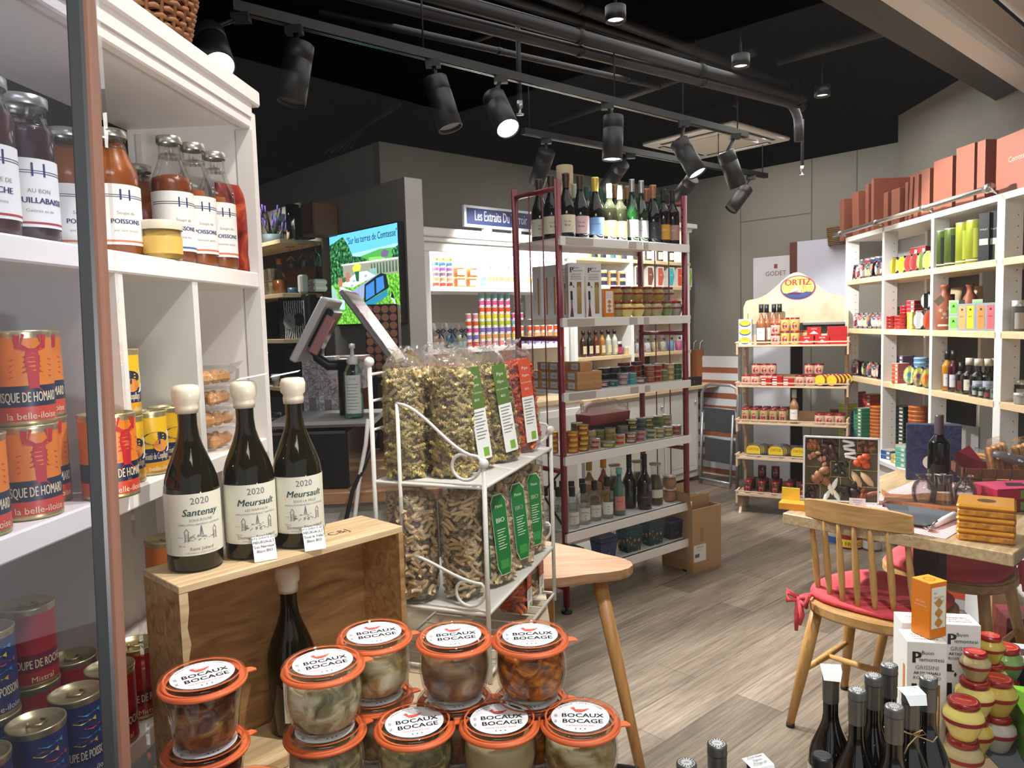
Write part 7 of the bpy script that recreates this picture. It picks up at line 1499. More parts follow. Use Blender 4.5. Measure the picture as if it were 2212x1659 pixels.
for x, z in ((.12, .50), (.24, .55)): scr('A86A5A', (x, z-.09), (x+.06, z-.08), (x+.065, z+.01), (x+.03, z+.03), (x, z+.01), y=-.0462)
scr('7EA8A8', (.60, .50), (.70, .49), (.70, .58), (.60, .58), y=-.0460); scr('8AB0A0', (.0, .28), (.08, .22), (.10, .30), (.07, .40), (0, .44), y=-.0462); scr('A8D4D8', (.10, .18), (.20, .16), (.21, .27), (.12, .28), y=-.0463)
scr('6A5A80', (.78, .68), (.86, .68), (.88, .73), (.82, .76), (.77, .73), y=-.0464); scr('E8ECEC', (.88, .30), (.93, .22), (.97, .14), (.92, .20), (.88, .26), y=-.0464); scr('12181A', (.88, .26), (.93, .24), (.90, .33), y=-.0465)
sm.use(M('16242E', .5)).text('"Sur les terres de Comtesse"', .054, lambda x, y: (TL*.64+x*.92, -.0468, TH*.875+y*1.15), .01)
ob('screen', sm, t)
# kitchen shelves on the partition
for i, (z, va2, vb3) in enumerate(((2.03, 4.78, 6.7), (1.67, 4.78, 6.7), (1.36, 4.80, 6.7), (1.03, 4.80, 6.7))):
    ob('wall_shelf', MB(shelfwood).box(UP-.30, UP-.003, va2, vb3, z-.028, z, .002), None, (0, 0, 0), AA, f'pale wooden wall shelf of the dark coffee corner, {("highest", "second from top", "third from top", "lowest")[i]}', 'shelf')
struct('trim_5', MB(M('3A3937', .7)).box(UP-.003, UP-.0005, 4.78, 8.1, .9, 2.03), rz=AA)
UK = UP-.15
p = onU(588, 500, UK, 2.03); t = thing('lavender_pot', 'pot of purple lavender on the highest shelf of the coffee corner', 'potted plant', p)
ob('pot', MB(M('5A6A6E', .6)).lathe([(0, 0), (.055, 0), (.07, .08), (.065, .08), (0, .07)], 18), t)
r_ = random.Random(4); lv = MB(M('2E3E26', .7)); fl = MB(M('4A3A78', .7))
for k in range(60):
    a = r_.uniform(0, 6.28); q = r_.uniform(.02, .10); h = r_.uniform(.12, .26); lv.tube([(.02*cos(a), .02*sin(a), .07), (q*.6*cos(a), q*.6*sin(a), h*.6), (q*cos(a), q*sin(a), h)], .0025, 4)
    if k % 2: fl.tube([(q*cos(a), q*sin(a), h-.02), (q*1.1*cos(a), q*1.1*sin(a), h+.03)], .007, 5)
tagit(ob('foliage', lv, t), None, None, None, 'stuff'); tagit(ob('flower', fl, t), None, None, None, 'stuff')
p = onU(634, 500, UK-.05, 2.03); Kind('steel_cylinder', 'canister', [('body', MB(chrome).lathe([(0, 0), (.045, 0), (.045, .23), (.040, .23), (.038, .02)], 24))]).put(p, 'polished steel cylinder beside the lavender pot', 0)
p = onU(656, 500, UK, 2.03); Kind('black_caddy', 'box', [('body', MB(M('101216', .5)).box(-.06, .06, -.05, .05, 0, .20, .004))]).put(p, 'black box between steel cylinder and wooden crate', AA)
p = onU(691, 495, UK+.02, 2.03); Kind('small_crate', 'crate', [('body', MB(M('6A4A34', .7, var=.2, scale=20)).box(-.09, .09, -.09, .09, 0, .21, .01).use(M('8A4A30', .6)).text('vin', .08, lambda x, y: (-.091, -x, .08+y)))]).put(p, 'brown printed wooden box on the highest shelf right end', AA)
a_, b_ = on_u(572, 500, UP-.015), on_u(648, 395, UP-.015); m = MB(M('8A8884', .6)).box(0, UV(a_)[1]-UV(b_)[1], 0, .015, 0, b_.z-a_.z+.02)
ll = UV(a_)[1]-UV(b_)[1]; hh = b_.z-a_.z
pr_ = MB(M('1E3034', .6))
for k, (x, z, s_) in enumerate(((.55, .75, .16), (.7, .6, .14), (.85, .8, .15), (.62, .45, .1), (.9, .5, .12))): pr_.add([(x*ll+s_*ll*cos(2*pi*q/9)*(1+.3*sin(3*q)), -.001, z*hh+s_*hh*sin(2*pi*q/9)) for q in range(9)], [tuple(range(9))])
t = thing('canvas_print', 'pale canvas with dark iris flowers leaning on the highest shelf', 'picture', W(UP-.03, UV(a_)[1], 2.0305), AA-pi/2); ob('canvas', m, t); ob('flower_print', pr_, t)
ka = clearbottle(.26, .05, .016, M('8A4A1A', .2, coat=.4), M('B06A3A', .4), None, [], .45, .40, .72, .04, 'spirit_bottle'); ka.put(onU(606, 640, UK, 1.67), 'half full amber bottle with copper cap in the coffee corner', 0)
gk = Kind('drinking_glass', 'glass', [('bowl', MB(clearb).lathe([(0, .002), (.030, 0), (.036, .10), (.034, .10), (.028, .006), (0, .006)], 16))])
for i, (px, k) in enumerate(((577, 0), (590, 0), (577, 1), (590, 1))): p = onU(px, 640, UK, 1.67+k*.1008); gk.put(p, f'stacked drinking glass by the amber bottle, {("left", "right")[i % 2]} {("lower", "upper")[k]}', 0)
for i, px in enumerate((628, 655, 683)): p = onU(px, 560, UK, 1.835); Kind('wine_glass', 'glass', [('foot', MB(clearb).lathe([(0, .165), (.035, .165), (.035, .163), (.004, .155), (.004, .10)], 16)), ('bowl', MB(clearb).lathe([(.004, .10), (.033, .07), (.038, .03), (.030, 0)], 16))]).put(p, f'wine glass hanging upside down under the highest shelf, {nth(i, 3)}', 0)
p = onU(633, 640, UK, 1.67); Kind('small_tin', 'tin', [('tin', MB(M('2E5A7A', .4)).lathe([(0, 0), (.035, 0), (.035, .045), (0, .045)], 16))]).put(p, 'small blue tin between amber bottle and white dispenser', 0)
p = onU(656, 640, UK, 1.67); Kind('white_dispenser', 'dispenser', [('body', MB(M('D8D8D8', .4)).box(-.03, .03, -.03, .03, 0, .125, .012))]).put(p, 'white upright dispenser on the second coffee corner shelf', AA)
for k in (0, 1): p = onU(687, 640, UK, 1.67+k*.0405); Kind('white_bowl', 'bowl', [('bowl', MB(M('D4D4D2', .4)).box(-.05, .05, -.05, .05, 0, .040, .012))]).put(p, f'white square bowl, {("lower", "upper")[k]} of the pair on the coffee shelf', AA)
p = onU(640, 600, UP-.02, 1.67); Kind('wood_panel', 'board', [('panel', MB(M('5A3A28', .6)).box(-.006, .006, -.30, .22, 0, .19))]).put(p, 'brown wooden board leaning behind bottles in the coffee corner', AA)
# coffee bag display with round N disc, coffee machines
t = thing('coffee_display', 'black and white patterned coffee pack with round N disc', 'display', onU(634, 745, UP-.22, 1.3605), AA-pi/2+.35)
wvm = ramp_mat('zebra_print', 'wave', ((.42, '0E0F10'), (.5, 'C8CCCC')), (1, 1, 1), 16, .5, 0, 6)
ob('pack', MB(M('14181C', .5)).box(-.16, .13, .03, .12, 0, .30, .01), t); ob('printed_sheet', MB(wvm).box(-.10, .09, .022, .029, .0, .26), t)
ob('disc', MB(M('9AA6AA', .5)).add([(-.045+.055*cos(2*pi*k/28), .018, .12+.055*sin(2*pi*k/28)) for k in range(28)], [tuple(range(28))]).use(ink).text('N', .04, lambda x, y: (-.045+x, .0172, .108+y)), t)
ob('dark_disc', MB(M('2A2E30', .5)).add([(.04+.045*cos(2*pi*k/24), .020, .13+.045*sin(2*pi*k/24)) for k in range(24)], [tuple(range(24))]), t)
t = thing('coffee_machine', 'steel coffee machine front at the left end of the third shelf', 'coffee machine', onU(590, 745, UP-.16, 1.3605), AA-pi/2)
ob('housing', MB(M('0F1012', .3)).box(-.12, .07, -.08, .1, 0, .26, .01), t); ob('steel_panel', MB(M('A8AAAC', .25, .9)).box(.005, .06, -.085, -.08, .0, .27, .002), t)
for z in (.08, .17): ob('dial', MB(M('8A8C8E', .2, .9)).tube([(.032, -.085, z), (.032, -.105, z)], .020, 16), t)
t = thing('espresso_machine', 'black espresso machine with white cup on the lowest shelf', 'coffee machine', onU(622, 860, UP-.16, 1.0305), AA-pi/2)
ob('housing', MB(M('0B0C0D', .3)).box(-.20, .16, -.08, .12, 0, .27, .01), t); ob('spout', MB(M('9A9C9E', .2, .9)).tube([(-.02, -.08, .22), (-.02, -.12, .24), (-.02, -.14, .18)], .004, 8), t)
Kind('paper_cup', 'cup', [('cup', MB(M('B4B4B2', .5)).lathe([(0, 0), (.022, 0), (.032, .085), (.030, .085), (.02, .004)], 16))]).put(onU(597, 840, UP-.275, 1.03), 'white paper cup at the shelf edge by the espresso machine', 0)
lamp('coffee_corner_light', 'SPOT', W(1.9, 5.0, 2.6), W(2.55, 5.4, 1.5), 45, (1, .93, .86), .05, 80, .6)
# till counter
CT = 1.165
greyt = M('8E8D8B', .4); dk = M('0C0C0E', .35)
pl0, pl1 = on_z(812, 893, CT), on_z(640, 905, CT)
t = thing('till_counter', 'shop till counter with wooden top and pale front behind the crate', 'counter', (-.62, 2.05, 0), .10)
ob('worktop', MB(wood).box(-.55, .42, 0, .75, .93, .965, .003), t); ob('front_panel', MB(M('A8A49E', .6)).box(-.53, .40, .02, .72, 0, .93), t)
cc = Vector((-.50, 2.22, 0))
t = thing('cash_drawer', 'glossy black cabinet under the till plate', 'cabinet', (-.645, 2.10, .9655), .02)
ob('body', MB(M('08080A', .18)).box(-.14, .175, 0, .30, 0, .17, .008), t); ob('top_edge', MB(M('5A5A5C', .25, .6)).box(-.135, .17, -.003, .0, .160, .168), t)
t = thing('till_plate', 'grey till stand plate carrying the screens and the sanitiser', 'stand', (-.50, 2.14, 1.137), .05)
ob('plate', MB(greyt).box(-.20, .11, -.045, .26, .006, .024, .010), t); ob('spacer', MB(dk).box(-.12, .06, .0, .2, 0, .006), t)
t = thing('till_screen', 'white tablet till screen on a thick black pole, seen from the side', 'till', (-.497, 2.26, 1.1615), 0)
ob('pole', MB(dk).lathe([(0, 0), (.027, 0), (.027, .155), (0, .156)], 24), t)
ob('arm', MB(dk).tube([(0, 0, .15), (-.055, 0, .150), (-.085, -.01, .175), (-.088, -.01, .195)], [.016, .016, .014, .013], 10).tube([(-.088, -.02, .195), (-.088, .03, .195)], .017, 14), t)
P0 = [on_Y(636, 775, 2.20), on_Y(704, 641, 2.20)]; dz = (P0[1]-P0[0]); L_ = dz.length; o_ = P0[0]-Vector((-.497, 2.26, 1.1615))
an = atan2(dz.z, dz.x)
def tilt(x, y, z): return (o_.x+x*cos(an)-z*sin(an), o_.y+y, o_.z+x*sin(an)+z*cos(an))
def tbox(c, x0, x1, y0, y1, z0, z1): m = MB(c).box(x0, x1, y0, y1, z0, z1, .004); m.v = [tilt(*v) for v in m.v]; return m
ob('tablet_case', tbox(M('C9C9CE', .3, .2), 0, L_, -.06, .14, -.022, .0), t); ob('tablet_back', tbox(M('0E0B0E', .2), L_*.25, L_*.88, -.02, .10, -.045, -.022), t)
ob('silver_bracket', tbox(M('C08A90', .25, .7), L_*.20, L_*.80, -.03, -.022, -.060, -.030), t)
P1_ = [on_Y(858, 785, 2.20), on_Y(752, 642, 2.20)]; dz = (P1_[1]-P1_[0]); L2_ = dz.length; an = atan2(dz.z, dz.x)
t = thing('customer_screen', 'tilted customer display mirroring bright shop shelves above the sanitiser', 'screen', (P1_[0].x, 2.24, P1_[0].z), 0)
o_ = Vector((0, 0, 0))
ob('display_case', tbox(M('8A8A8C', .35, .3), 0, L2_+.03, -.05, .16, .0, .014), t)
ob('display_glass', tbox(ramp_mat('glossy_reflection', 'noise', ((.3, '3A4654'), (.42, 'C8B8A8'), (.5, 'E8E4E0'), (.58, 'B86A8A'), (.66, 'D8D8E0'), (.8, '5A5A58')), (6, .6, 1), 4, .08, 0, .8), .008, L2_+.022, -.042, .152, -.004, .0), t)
ob('display_stalk', MB(dk).tube([(.0, .08, .0), (.01, .08, -.07), (-.02, .08, -.12)], .012, 10), t)
p = on_z(778, 893, CT); p.y += .02; t = thing('sanitiser_bottle', 'clear green tinted hand sanitiser pump bottle on the till plate', 'bottle', (p.x, 2.165, 1.1615), fcam(p, 0))
ob('bottle_body', MB(glass('green_clear', 'E4F8F0', 1, .03, cap=.4)).lathe([(0, 0), (.024, 0), (.027, .004), (.027, .13), (.020, .150), (.011, .160)], 20), t)
ob('gel', MB(M('7EC8AC', .15, coat=.4)).lathe([(0, .003), (.024, .005), (.0245, .07), (0, .072)], 18), t)
ob('pump', MB(M('E4E6E8', .4)).lathe([(.013, .155), (.015, .158), (.015, .178), (.006, .180), (.005, .20), (.009, .202), (.009, .214), (0, .216)], 16).tube([(0, 0, .207), (0, -.03, .212), (0, -.045, .206)], .005, 8), t)
lb = MB(M('D4DCDC', .5)).lathe([(.0275, .015), (.0275, .125)], 14, a0=-1.0, a1=.8).use(M('6A7476', .6)).text('ALOE', .008, cyl(.028, -.1, .112))
for k in range(9): lb.lathe([(.0278, .098-k*.009), (.0278, .0995-k*.009)], 8, a0=-.8, a1=.5-(k % 3)*.12)
ob('label', lb, t)
toile = ramp_mat('toile_print', 'noise', ((.44, 'DAD8DA'), (.50, '7A7078'), (.55, 'DCDADC'), (.60, '8A8288'), (.64, 'E0DEE0')), (1, 1, 1), 24, .5, 0, 2)
for i, (px0, px1, py0, py1, Y) in enumerate(((657, 690, 765, 892, 2.45), (690, 724, 770, 890, 2.42), (722, 760, 775, 886, 2.46))):
    a_, b_ = on_Y(px0, py1, Y), on_Y(px1, py0, Y); t = thing('toile_carton', f'white carton with floral toile print by the till, {nth(i, 3)}', 'carton', (a_.x, Y, 1.1385 if 0 else .9655), 0)
    ob('carton', MB(toile).box(0, b_.x-a_.x-.001, 0, .07, 0, b_.z-.9655, .001), t); ob('crest', MB(M('8A8288', .6)).box((b_.x-a_.x)*.3, (b_.x-a_.x)*.7, -.001, 0, (b_.z-.9655)*.5, (b_.z-.9655)*.62), t)
a_ = on_Y(697, 770, 2.50); t = thing('toile_box', 'low white toile printed box resting across behind the till pole', 'carton', (a_.x, 2.56, 1.215), 0)
ob('box', MB(toile).box(0, .125, 0, .10, .0, .10, .001), t); ob('lid', MB(M('C8B8B8', .5)).box(-.002, .127, -.002, .102, .10, .112, .001), t); ob('stack_below', MB(M('5A2418', .5)).box(.0, .12, .01, .09, -.249, 0), t)
a_ = on_u(803, 655, UP-.30); t = thing('dotted_box', 'dark box printed with rows of copper discs in front of the screen wall', 'box', (0, 0, 0))
a0_, b0_ = on_Y(804, 800, 2.9), on_Y(858, 656, 2.9); t.location = (a0_.x-.02, 2.9, .0)
bxm = MB(M('120E10', .4)).box(0, b0_.x-a0_.x+.02, 0, .08, 0, b0_.z, .004); ob('box', bxm, t)
m = MB(M('A8705A', .35, .5)); n_ = 0; wq = b0_.x-a0_.x+.02; rr_ = wq/8.4
for i in range(4):
    for k in range(9): c = (rr_*1.1+i*rr_*2.05, -.001, b0_.z-rr_*1.3-k*rr_*2.05); m.add([(c[0]+rr_*.95*cos(2*pi*q/16), c[1], c[2]+rr_*.95*sin(2*pi*q/16)) for q in range(16)], [tuple(range(16))])
ob('disc_print', m, t)
p = on_Y(888, 790, 2.7); Kind('kraft_card', 'card', [('card', MB(M('B08850', .6)).box(-.05, .05, 0, .004, -.05, .05).use(ink).text('&', .05, lambda x, y: (x, -.001, y-.01)))]).put((p.x-.01, 2.7, 1.275), 'small kraft card with black motif behind the pasta bags', 0, rot=Euler((0, -.5, 0)))
Kind('card_stand', 'stand', [('stand', MB(M('4A2A20', .5)).box(-.10, .06, -.03, .03, 0, 1.215))]).put((p.x-.03, 2.76, 0), 'dark brown pedestal behind the pasta bags', 0)
for i, (px, Y, h) in enumerate(((594, 2.6, .075), (612, 2.55, .045), (630, 2.6, .08))):
    p = on_z(px, 925, 1.08); q = on_Y(px, 920, Y); Kind('sample_jar', 'jar', [('jar', MB(M('B0694A', .3, coat=.4)).lathe([(0, 0), (.022, 0), (.022, h*.8)], 14).use(M('1A1A1C', .4)).lathe([(.023, h*.8), (.023, h), (0, h)], 14)), ('label', MB(M('D8CFC0', .5)).lathe([(.0225, h*.2), (.0225, h*.55)], 10, a0=-1, a1=1))]).put((q.x, Y, 1.0605), f'little sample jar on the riser left of the till, {nth(i, 3)}', 0)
Kind('riser', 'stand', [('riser', MB(M('1A1816', .4)).box(-.16, .10, -.09, .09, 0, .095, .003))]).put((-.80, 2.60, .9655), 'low dark riser carrying the little sample jars', 0)
m = MB(M('DEDCD8', .5)).tube([on_Y(795, 905, 2.05), on_Y(790, 960, 2.04), on_Y(775, 1040, 2.03), on_Y(765, 1130, 2.02), on_Y(760, 1200, 2.01)], .006, 8); ob('white_cable', m, None, label='white cable hanging down beside the black till cabinet', cat='cable')
m = MB(M('101012', .5)).tube([on_Y(812, 935, 2.06), on_Y(790, 1000, 2.04), on_Y(762, 1060, 2.02), on_Y(745, 1135, 2.01), on_Y(742, 1200, 2.0)], .006, 8); ob('black_cable', m, None, label='black cable curving down right of the black till cabinet', cat='cable')

# ================================================================ things on the dining table
TT = .7505
def onT(px, py, z=TT): return on_z(px, py, z)
chk = bpy.data.materials.new('checked_runner'); chk.use_nodes = True; nt = chk.node_tree; b = nt.nodes['Principled BSDF']
tc = nt.nodes.new('ShaderNodeTexCoord'); ck = nt.nodes.new('ShaderNodeTexChecker'); ck.inputs[1].default_value = rgb('EFE2DE'); ck.inputs[2].default_value = rgb('D88A92'); ck.inputs[3].default_value = 130
nt.links.new(tc.outputs['Object'], ck.inputs[0]); nt.links.new(ck.outputs[0], b.inputs['Base Color']); b.inputs['Roughness'].default_value = .8
ob('table_runner', MB(chk).box(0, .80, 0, .36, 0, .0015), None, W(2.395, .76, .7505), AA, 'pink and white checked paper runner across the oak table', 'table runner')
# assortment box
a_, b_ = onT(1735, 1077), onT(1899, 1089); d_ = (b_-a_); d_.z = 0; wB = d_.length; az = atan2(d_.y, d_.x)
t = thing('sweet_assortment_box', 'upright open box of nuts, dried fruit and sweets in compartments', 'assortment box', a_, rot=Euler((-.10, 0, az)))
hB = .232
ob('tray', MB(M('D8DADD', .4)).box(0, wB, 0, .02, 0, hB, .002).box(0, .006, -.022, 0, 0, hB).box(wB-.006, wB, -.022, 0, 0, hB).box(0, wB, -.022, 0, 0, .005).box(0, wB, -.022, 0, hB-.005, hB), t)
ob('inner_card', MB(M('5A5034', .5)).box(.006, wB-.006, -.003, 0, .005, hB-.005), t)
dm = MB(M('A89A6A', .5)); X = lambda f_: .006+(wB-.012)*f_
def dv_(x0, z0, x1, z1): dm.tube([(X(x0), -.012, hB*z0), (X(x1), -.012, hB*z1)], .0012, 4)
for q in ((.0, .78, .25, .78), (.24, 1, .24, .78), (.48, 1, .48, .66), (.73, 1, .73, .76), (.73, .76, 1, .76), (.25, .78, .38, .62), (.62, .62, .73, .76), (0, .52, .36, .52), (.64, .5, 1, .5), (.36, .38, .36, .62), (.62, .38, .62, .62), (.36, .62, .62, .62), (.36, .38, .62, .38), (0, .25, .22, .25), (.22, .25, .36, .38), (.22, 0, .22, .25), (.5, 0, .5, .38), (.62, .38, .74, .25), (.74, .25, 1, .25), (.74, 0, .74, .25)): dv_(*q)
ob('divider', dm, t)
r_ = random.Random(9)
def heap(nm, c, x0, x1, z0, z1, n, s_, el=1.4, kd=True):
    m = MB(c if not isinstance(c, str) else M(c, .5, var=.2, scale=90))
    for i in range(n):
        x, z = r_.uniform(x0, x1), r_.uniform(z0, z1); an = r_.uniform(0, 3.14); v_ = []
        m.T = Matrix.Translation((X(x), -.006-r_.uniform(0, .008), hB*z)) @ Matrix.Rotation(an, 4, 'Y') @ Matrix.Diagonal((el, .7, .8, 1)); m.lathe([(0, -s_), (s_*.7, -s_*.7), (s_, 0), (s_*.7, s_*.7), (0, s_)], 7)
    tagit(ob(nm, m, t), None, None, None, 'stuff')
heap('almonds', '9A5A34', .04, .21, .82, .94, 16, .009); heap('dates', '3A2018', .28, .45, .68, .94, 9, .014, 1.8); heap('pecans', '7A4A30', .76, .97, .80, .95, 16, .009)
heap('walnut_kernels', 'B8846A', .05, .30, .55, .75, 9, .009); heap('apricots', 'C2501E', .70, .94, .55, .72, 5, .016, 1.1); heap('olives', '20261A', .40, .58, .42, .59, 8, .012, 1.0)
heap('figs', '8A5E40', .05, .30, .29, .48, 4, .020, 1.2); heap('chocolate_cubes', '341A12', .03, .19, .04, .22, 10, .011, 1); heap('prunes', '241614', .52, .72, .06, .28, 5, .016, 1.3); heap('candied_peel', '8A4A30', .76, .97, .04, .22, 7, .010, 2.6)
m = MB(M('DCDCD8', .5))
for i in range(5): m.T = Matrix.Translation((X(.60+.01*i), -.012, hB*(.93-i*.06))) @ Matrix.Rotation(.2*(-1)**i, 4, 'Y'); m.box(-.020, .020, -.006, .006, -.005, .005, .003)
ob('wrapped_nougat', m, t)
m = MB(M('E6E4DC', .5))
for x, z, an in ((.36, .20, -.3), (.42, .26, .35), (.31, .08, .5), (.45, .09, -.5)): m.T = Matrix.Translation((X(x), -.010, hB*z)) @ Matrix.Rotation(an, 4, 'Y') @ Matrix.Diagonal((.36, .3, 1, 1)); m.lathe([(0, -.028), (.014, -.018), (.026, 0), (.014, .018), (0, .028)], 12)
ob('white_calisson', m, t)
m = MB(M('C2A47E', .6))
for x, z, an in ((.72, .36, .5), (.86, .37, .7)): m.T = Matrix.Translation((X(x), -.010, hB*z)) @ Matrix.Rotation(-an, 4, 'Y') @ Matrix.Diagonal((.5, .3, 1, 1)); m.lathe([(0, -.034), (.02, -.02), (.026, 0), (.02, .02), (0, .034)], 12)
ob('navette_biscuit', m, t)
p = onT(1852, 1095); Kind('name_card', 'card', [('card', MB(M('DAD4D8', .5)).box(-.026, .026, 0, .002, 0, .030).use(ink).text('Composition', .006, lambda x, y: (x, -.0004, .021+y)).text('fruits secs', .006, lambda x, y: (x, -.0004, .014+y)).text('89.00', .005, lambda x, y: (x, -.0004, .007+y)))]).put(p, 'small white name card at the foot of the assortment box', az)
# blue book like box, wine bottle, upturned glasses
a_, b_ = onT(1958, 1066), onT(2075, 1078)
p = Vector((a_.x, a_.y+.16, TT)); a_ = on_Y(1957, 1050, 2.98); b_ = on_Y(2075, 1050, 2.90)
t = thing('blue_gift_box', 'upright dark blue toile patterned box behind the table wine bottle', 'box', (a_.x, a_.y, TT), atan2(b_.y-a_.y, b_.x-a_.x)); wq = (b_-a_).length
ob('box', MB(ramp_mat('navy_toile', 'noise', ((.42, '2A2E52'), (.5, '1A1C36'), (.56, '2E325A')), (1, 1, 1), 18, .5, 0, 2)).box(0, wq, 0, .05, 0, .225, .002), t)
ob('round_label', MB(M('CFC8C0', .5)).add([(wq*.45+.028*cos(2*pi*k/24), -.001, .075+.028*sin(2*pi*k/24)) for k in range(24)], [tuple(range(24))]).use(ink).text('Coffret', .009, lambda x, y: (wq*.45+x, -.0016, .078+y)).text('Dejeuner', .007, lambda x, y: (wq*.45+x, -.0016, .066+y)), t)
p = onT(2036, 1062); p.y -= .02; kt_ = wine('wine_bottle', .285, .037, .0150, .62, .76, darkg, M('5A5054', .4, .4), .075, M('141214', .4), None); kt_.put((p.x, p.y+.05, TT), 'dark red wine bottle with grey capsule on the dining table', 0)
BZ = TT+.018
drink = glass('goblet_glass', 'F2F5F6', 1.8, .02, cap=.75)
def goblet(px, py, label, prof):
    prof = prof+[(max(0, r-.0018), z) for r, z in prof[::-1]]
    p = on_z(px, py, BZ); Kind('tasting_glass', 'glass', [('bowl', MB(drink).lathe(prof, 28))]).put((p.x, p.y, BZ), label, 0)
g1 = [(.031, 0), (.036, .02), (.036, .045), (.028, .066), (.016, .076), (.014, .084), (.024, .090), (.026, .094)]
g2 = [(.037, 0), (.036, .008), (.027, .06), (.028, .088), (.030, .094), (.028, .100), (0, .098)]
goblet(1994, 1082, 'round upturned glass left of the tall one on the wooden board', g1); goblet(2037, 1086, 'tall upturned carafe glass in the middle of the wooden board', g2); goblet(2084, 1086, 'upturned goblet with wide foot right of the tall glass', g1)
# wooden fish board
pts = [(1904, 1066), (1922, 1076), (1955, 1078), (2010, 1074), (2060, 1076), (2100, 1088), (2110, 1102), (2085, 1112), (2040, 1108), (1985, 1100), (1945, 1094), (1920, 1092), (1906, 1096), (1912, 1082)]
P_ = [onT(*q) for q in pts]; c = sum(P_, Vector())/len(P_); bm_ = MB(ramp_mat('acacia_board', 'noise', ((.35, '8A5434'), (.6, 'A86E48'), (.8, 'BC8258')), (4, 20, 4), 3, .4)).prism([(q.x-c.x, q.y-c.y) for q in P_][::-1], .0015, .0165)
ob('serving_board', bm_, None, (c.x, c.y, TT), 0, 'reddish wooden fish shaped serving board under the upturned glasses', 'serving board')
pts = [(1908, 1097), (1960, 1102), (2064, 1118), (2040, 1134), (2002, 1146), (1965, 1140), (1925, 1116)]
P_ = [onT(*q) for q in pts]; c = sum(P_, Vector())/len(P_); m = MB(M('565B62', .35, .2, coat=.3)); v_ = [(q.x-c.x, q.y-c.y) for q in P_][::-1]; n = len(v_)
m.add([(x*.8, y*.8, .003) for x, y in v_]+[(x, y, .016) for x, y in v_]+[(x*1.01, y*1.01, .014) for x, y in v_]+[(x*.82, y*.82, .001) for x, y in v_], [tuple(range(n))]+[(k*n+i, k*n+(i+1) % n, (k+1)*n+(i+1) % n, (k+1)*n+i) for k in range(3) for i in range(n)])
ob('slate_platter', m, None, (c.x, c.y, TT+.001), 0, 'grey curved slate platter at the table edge by the chair back', 'platter')
a_ = onT(2003, 1150); b_ = onT(2062, 1122); d_ = (b_-a_).normalized(); az = atan2(d_.y, d_.x)
t = thing('napkin_roll', 'rolled white napkin with fork and spoon at the table edge', 'napkin', (a_.x, a_.y, TT+.0015), az); Ln = (b_-a_).length
ob('napkin', MB(M('E2E0E4', .7)).tube([(Ln*.25, 0, .010), (Ln*.6, 0, .012), (Ln*1.0, 0, .012)], [.008, .011, .013], 10), t)
fk = MB(chrome).tube([(Ln*.9, .0, .020), (Ln*1.1, .0, .022)], .003, 6)
for k in range(4): fk.tube([(Ln*1.1, (k-1.5)*.004, .022), (Ln*1.35, (k-1.5)*.005, .024)], .0012, 5)
ob('fork', fk, t); ob('spoon', MB(chrome).lathe([(0, -.004), (.012, -.002), (.016, .002), (.012, .002), (0, -.001)], 14, (Ln*.05, 0, .010)).tube([(Ln*.1, 0, .010), (Ln*.35, 0, .020)], .0025, 6), t)
# amber tins
gm_ = ramp_mat('amber_tin', 'noise', ((.4, 'A06412'), (.55, 'C07E18'), (.7, 'D8962A')), (1, 1, 1), 60, .35, .2)
p = onT(2133, 1172); p = Vector((p.x+.03, p.y+.055, TT)); 
for i in range(3):
    z = i*.0365; tk = Kind('biscuit_tin', 'tin', [('tin_body', MB(gm_).box(-.072, .072, -.072, .072, 0, .022, .006)), ('tin_lid', MB(M('D09024', .3, .4)).box(-.074, .074, -.074, .074, .022, .036, .006).use(M('4A2E0A', .5)).add([(.024*cos(2*pi*k/24), .024*sin(2*pi*k/24), .0364) for k in range(24)], [tuple(range(24))]))])
    tk.put((p.x, p.y, TT+z), f'square amber biscuit tin, {("bottom", "middle", "top")[i]} of the stack at the near table corner', AA+.25)
p = onT(2178, 1100); 
for k, (c, lb) in enumerate((('7A1420', 'lower crimson box behind the amber tins'), ('9A1A3A', 'upper crimson box with pink pictured lid behind the amber tins'))):
    q = Kind('crimson_box', 'box', [('box', MB(M(c, .4)).box(-.09, .09, -.06, .06, 0, .038, .002)), ('lid_print', MB(M('C83A6A' if k else c, .4)).box(-.088, .088, -.058, .058, .038, .0395).use(M('6A8A4A', .5)).box(-.01, .03, -.0615, -.060, .006, .034).use(M('2A1418', .5)).add([(-.03, -.02, .0398), (.04, -.03, .0398), (.05, .02, .0398), (.0, .03, .0398)], [(0, 1, 2, 3)]))]); q.put((p.x+.02, p.y+.02, TT+k*.0400), lb, .05)
p = onT(1738, 1104); t = thing('yellow_card_box', 'small open yellow card box at the left table corner', 'box', (p.x-.0, p.y+.03, TT), AA-pi/2+.3)
ob('box_base', MB(M('E0942A', .5)).box(-.07, .06, -.03, .03, 0, .022), t); ob('raised_lid', MB(M('E8C83A', .5)).box(-.07, -.01, .030, .034, .0, .065), t)
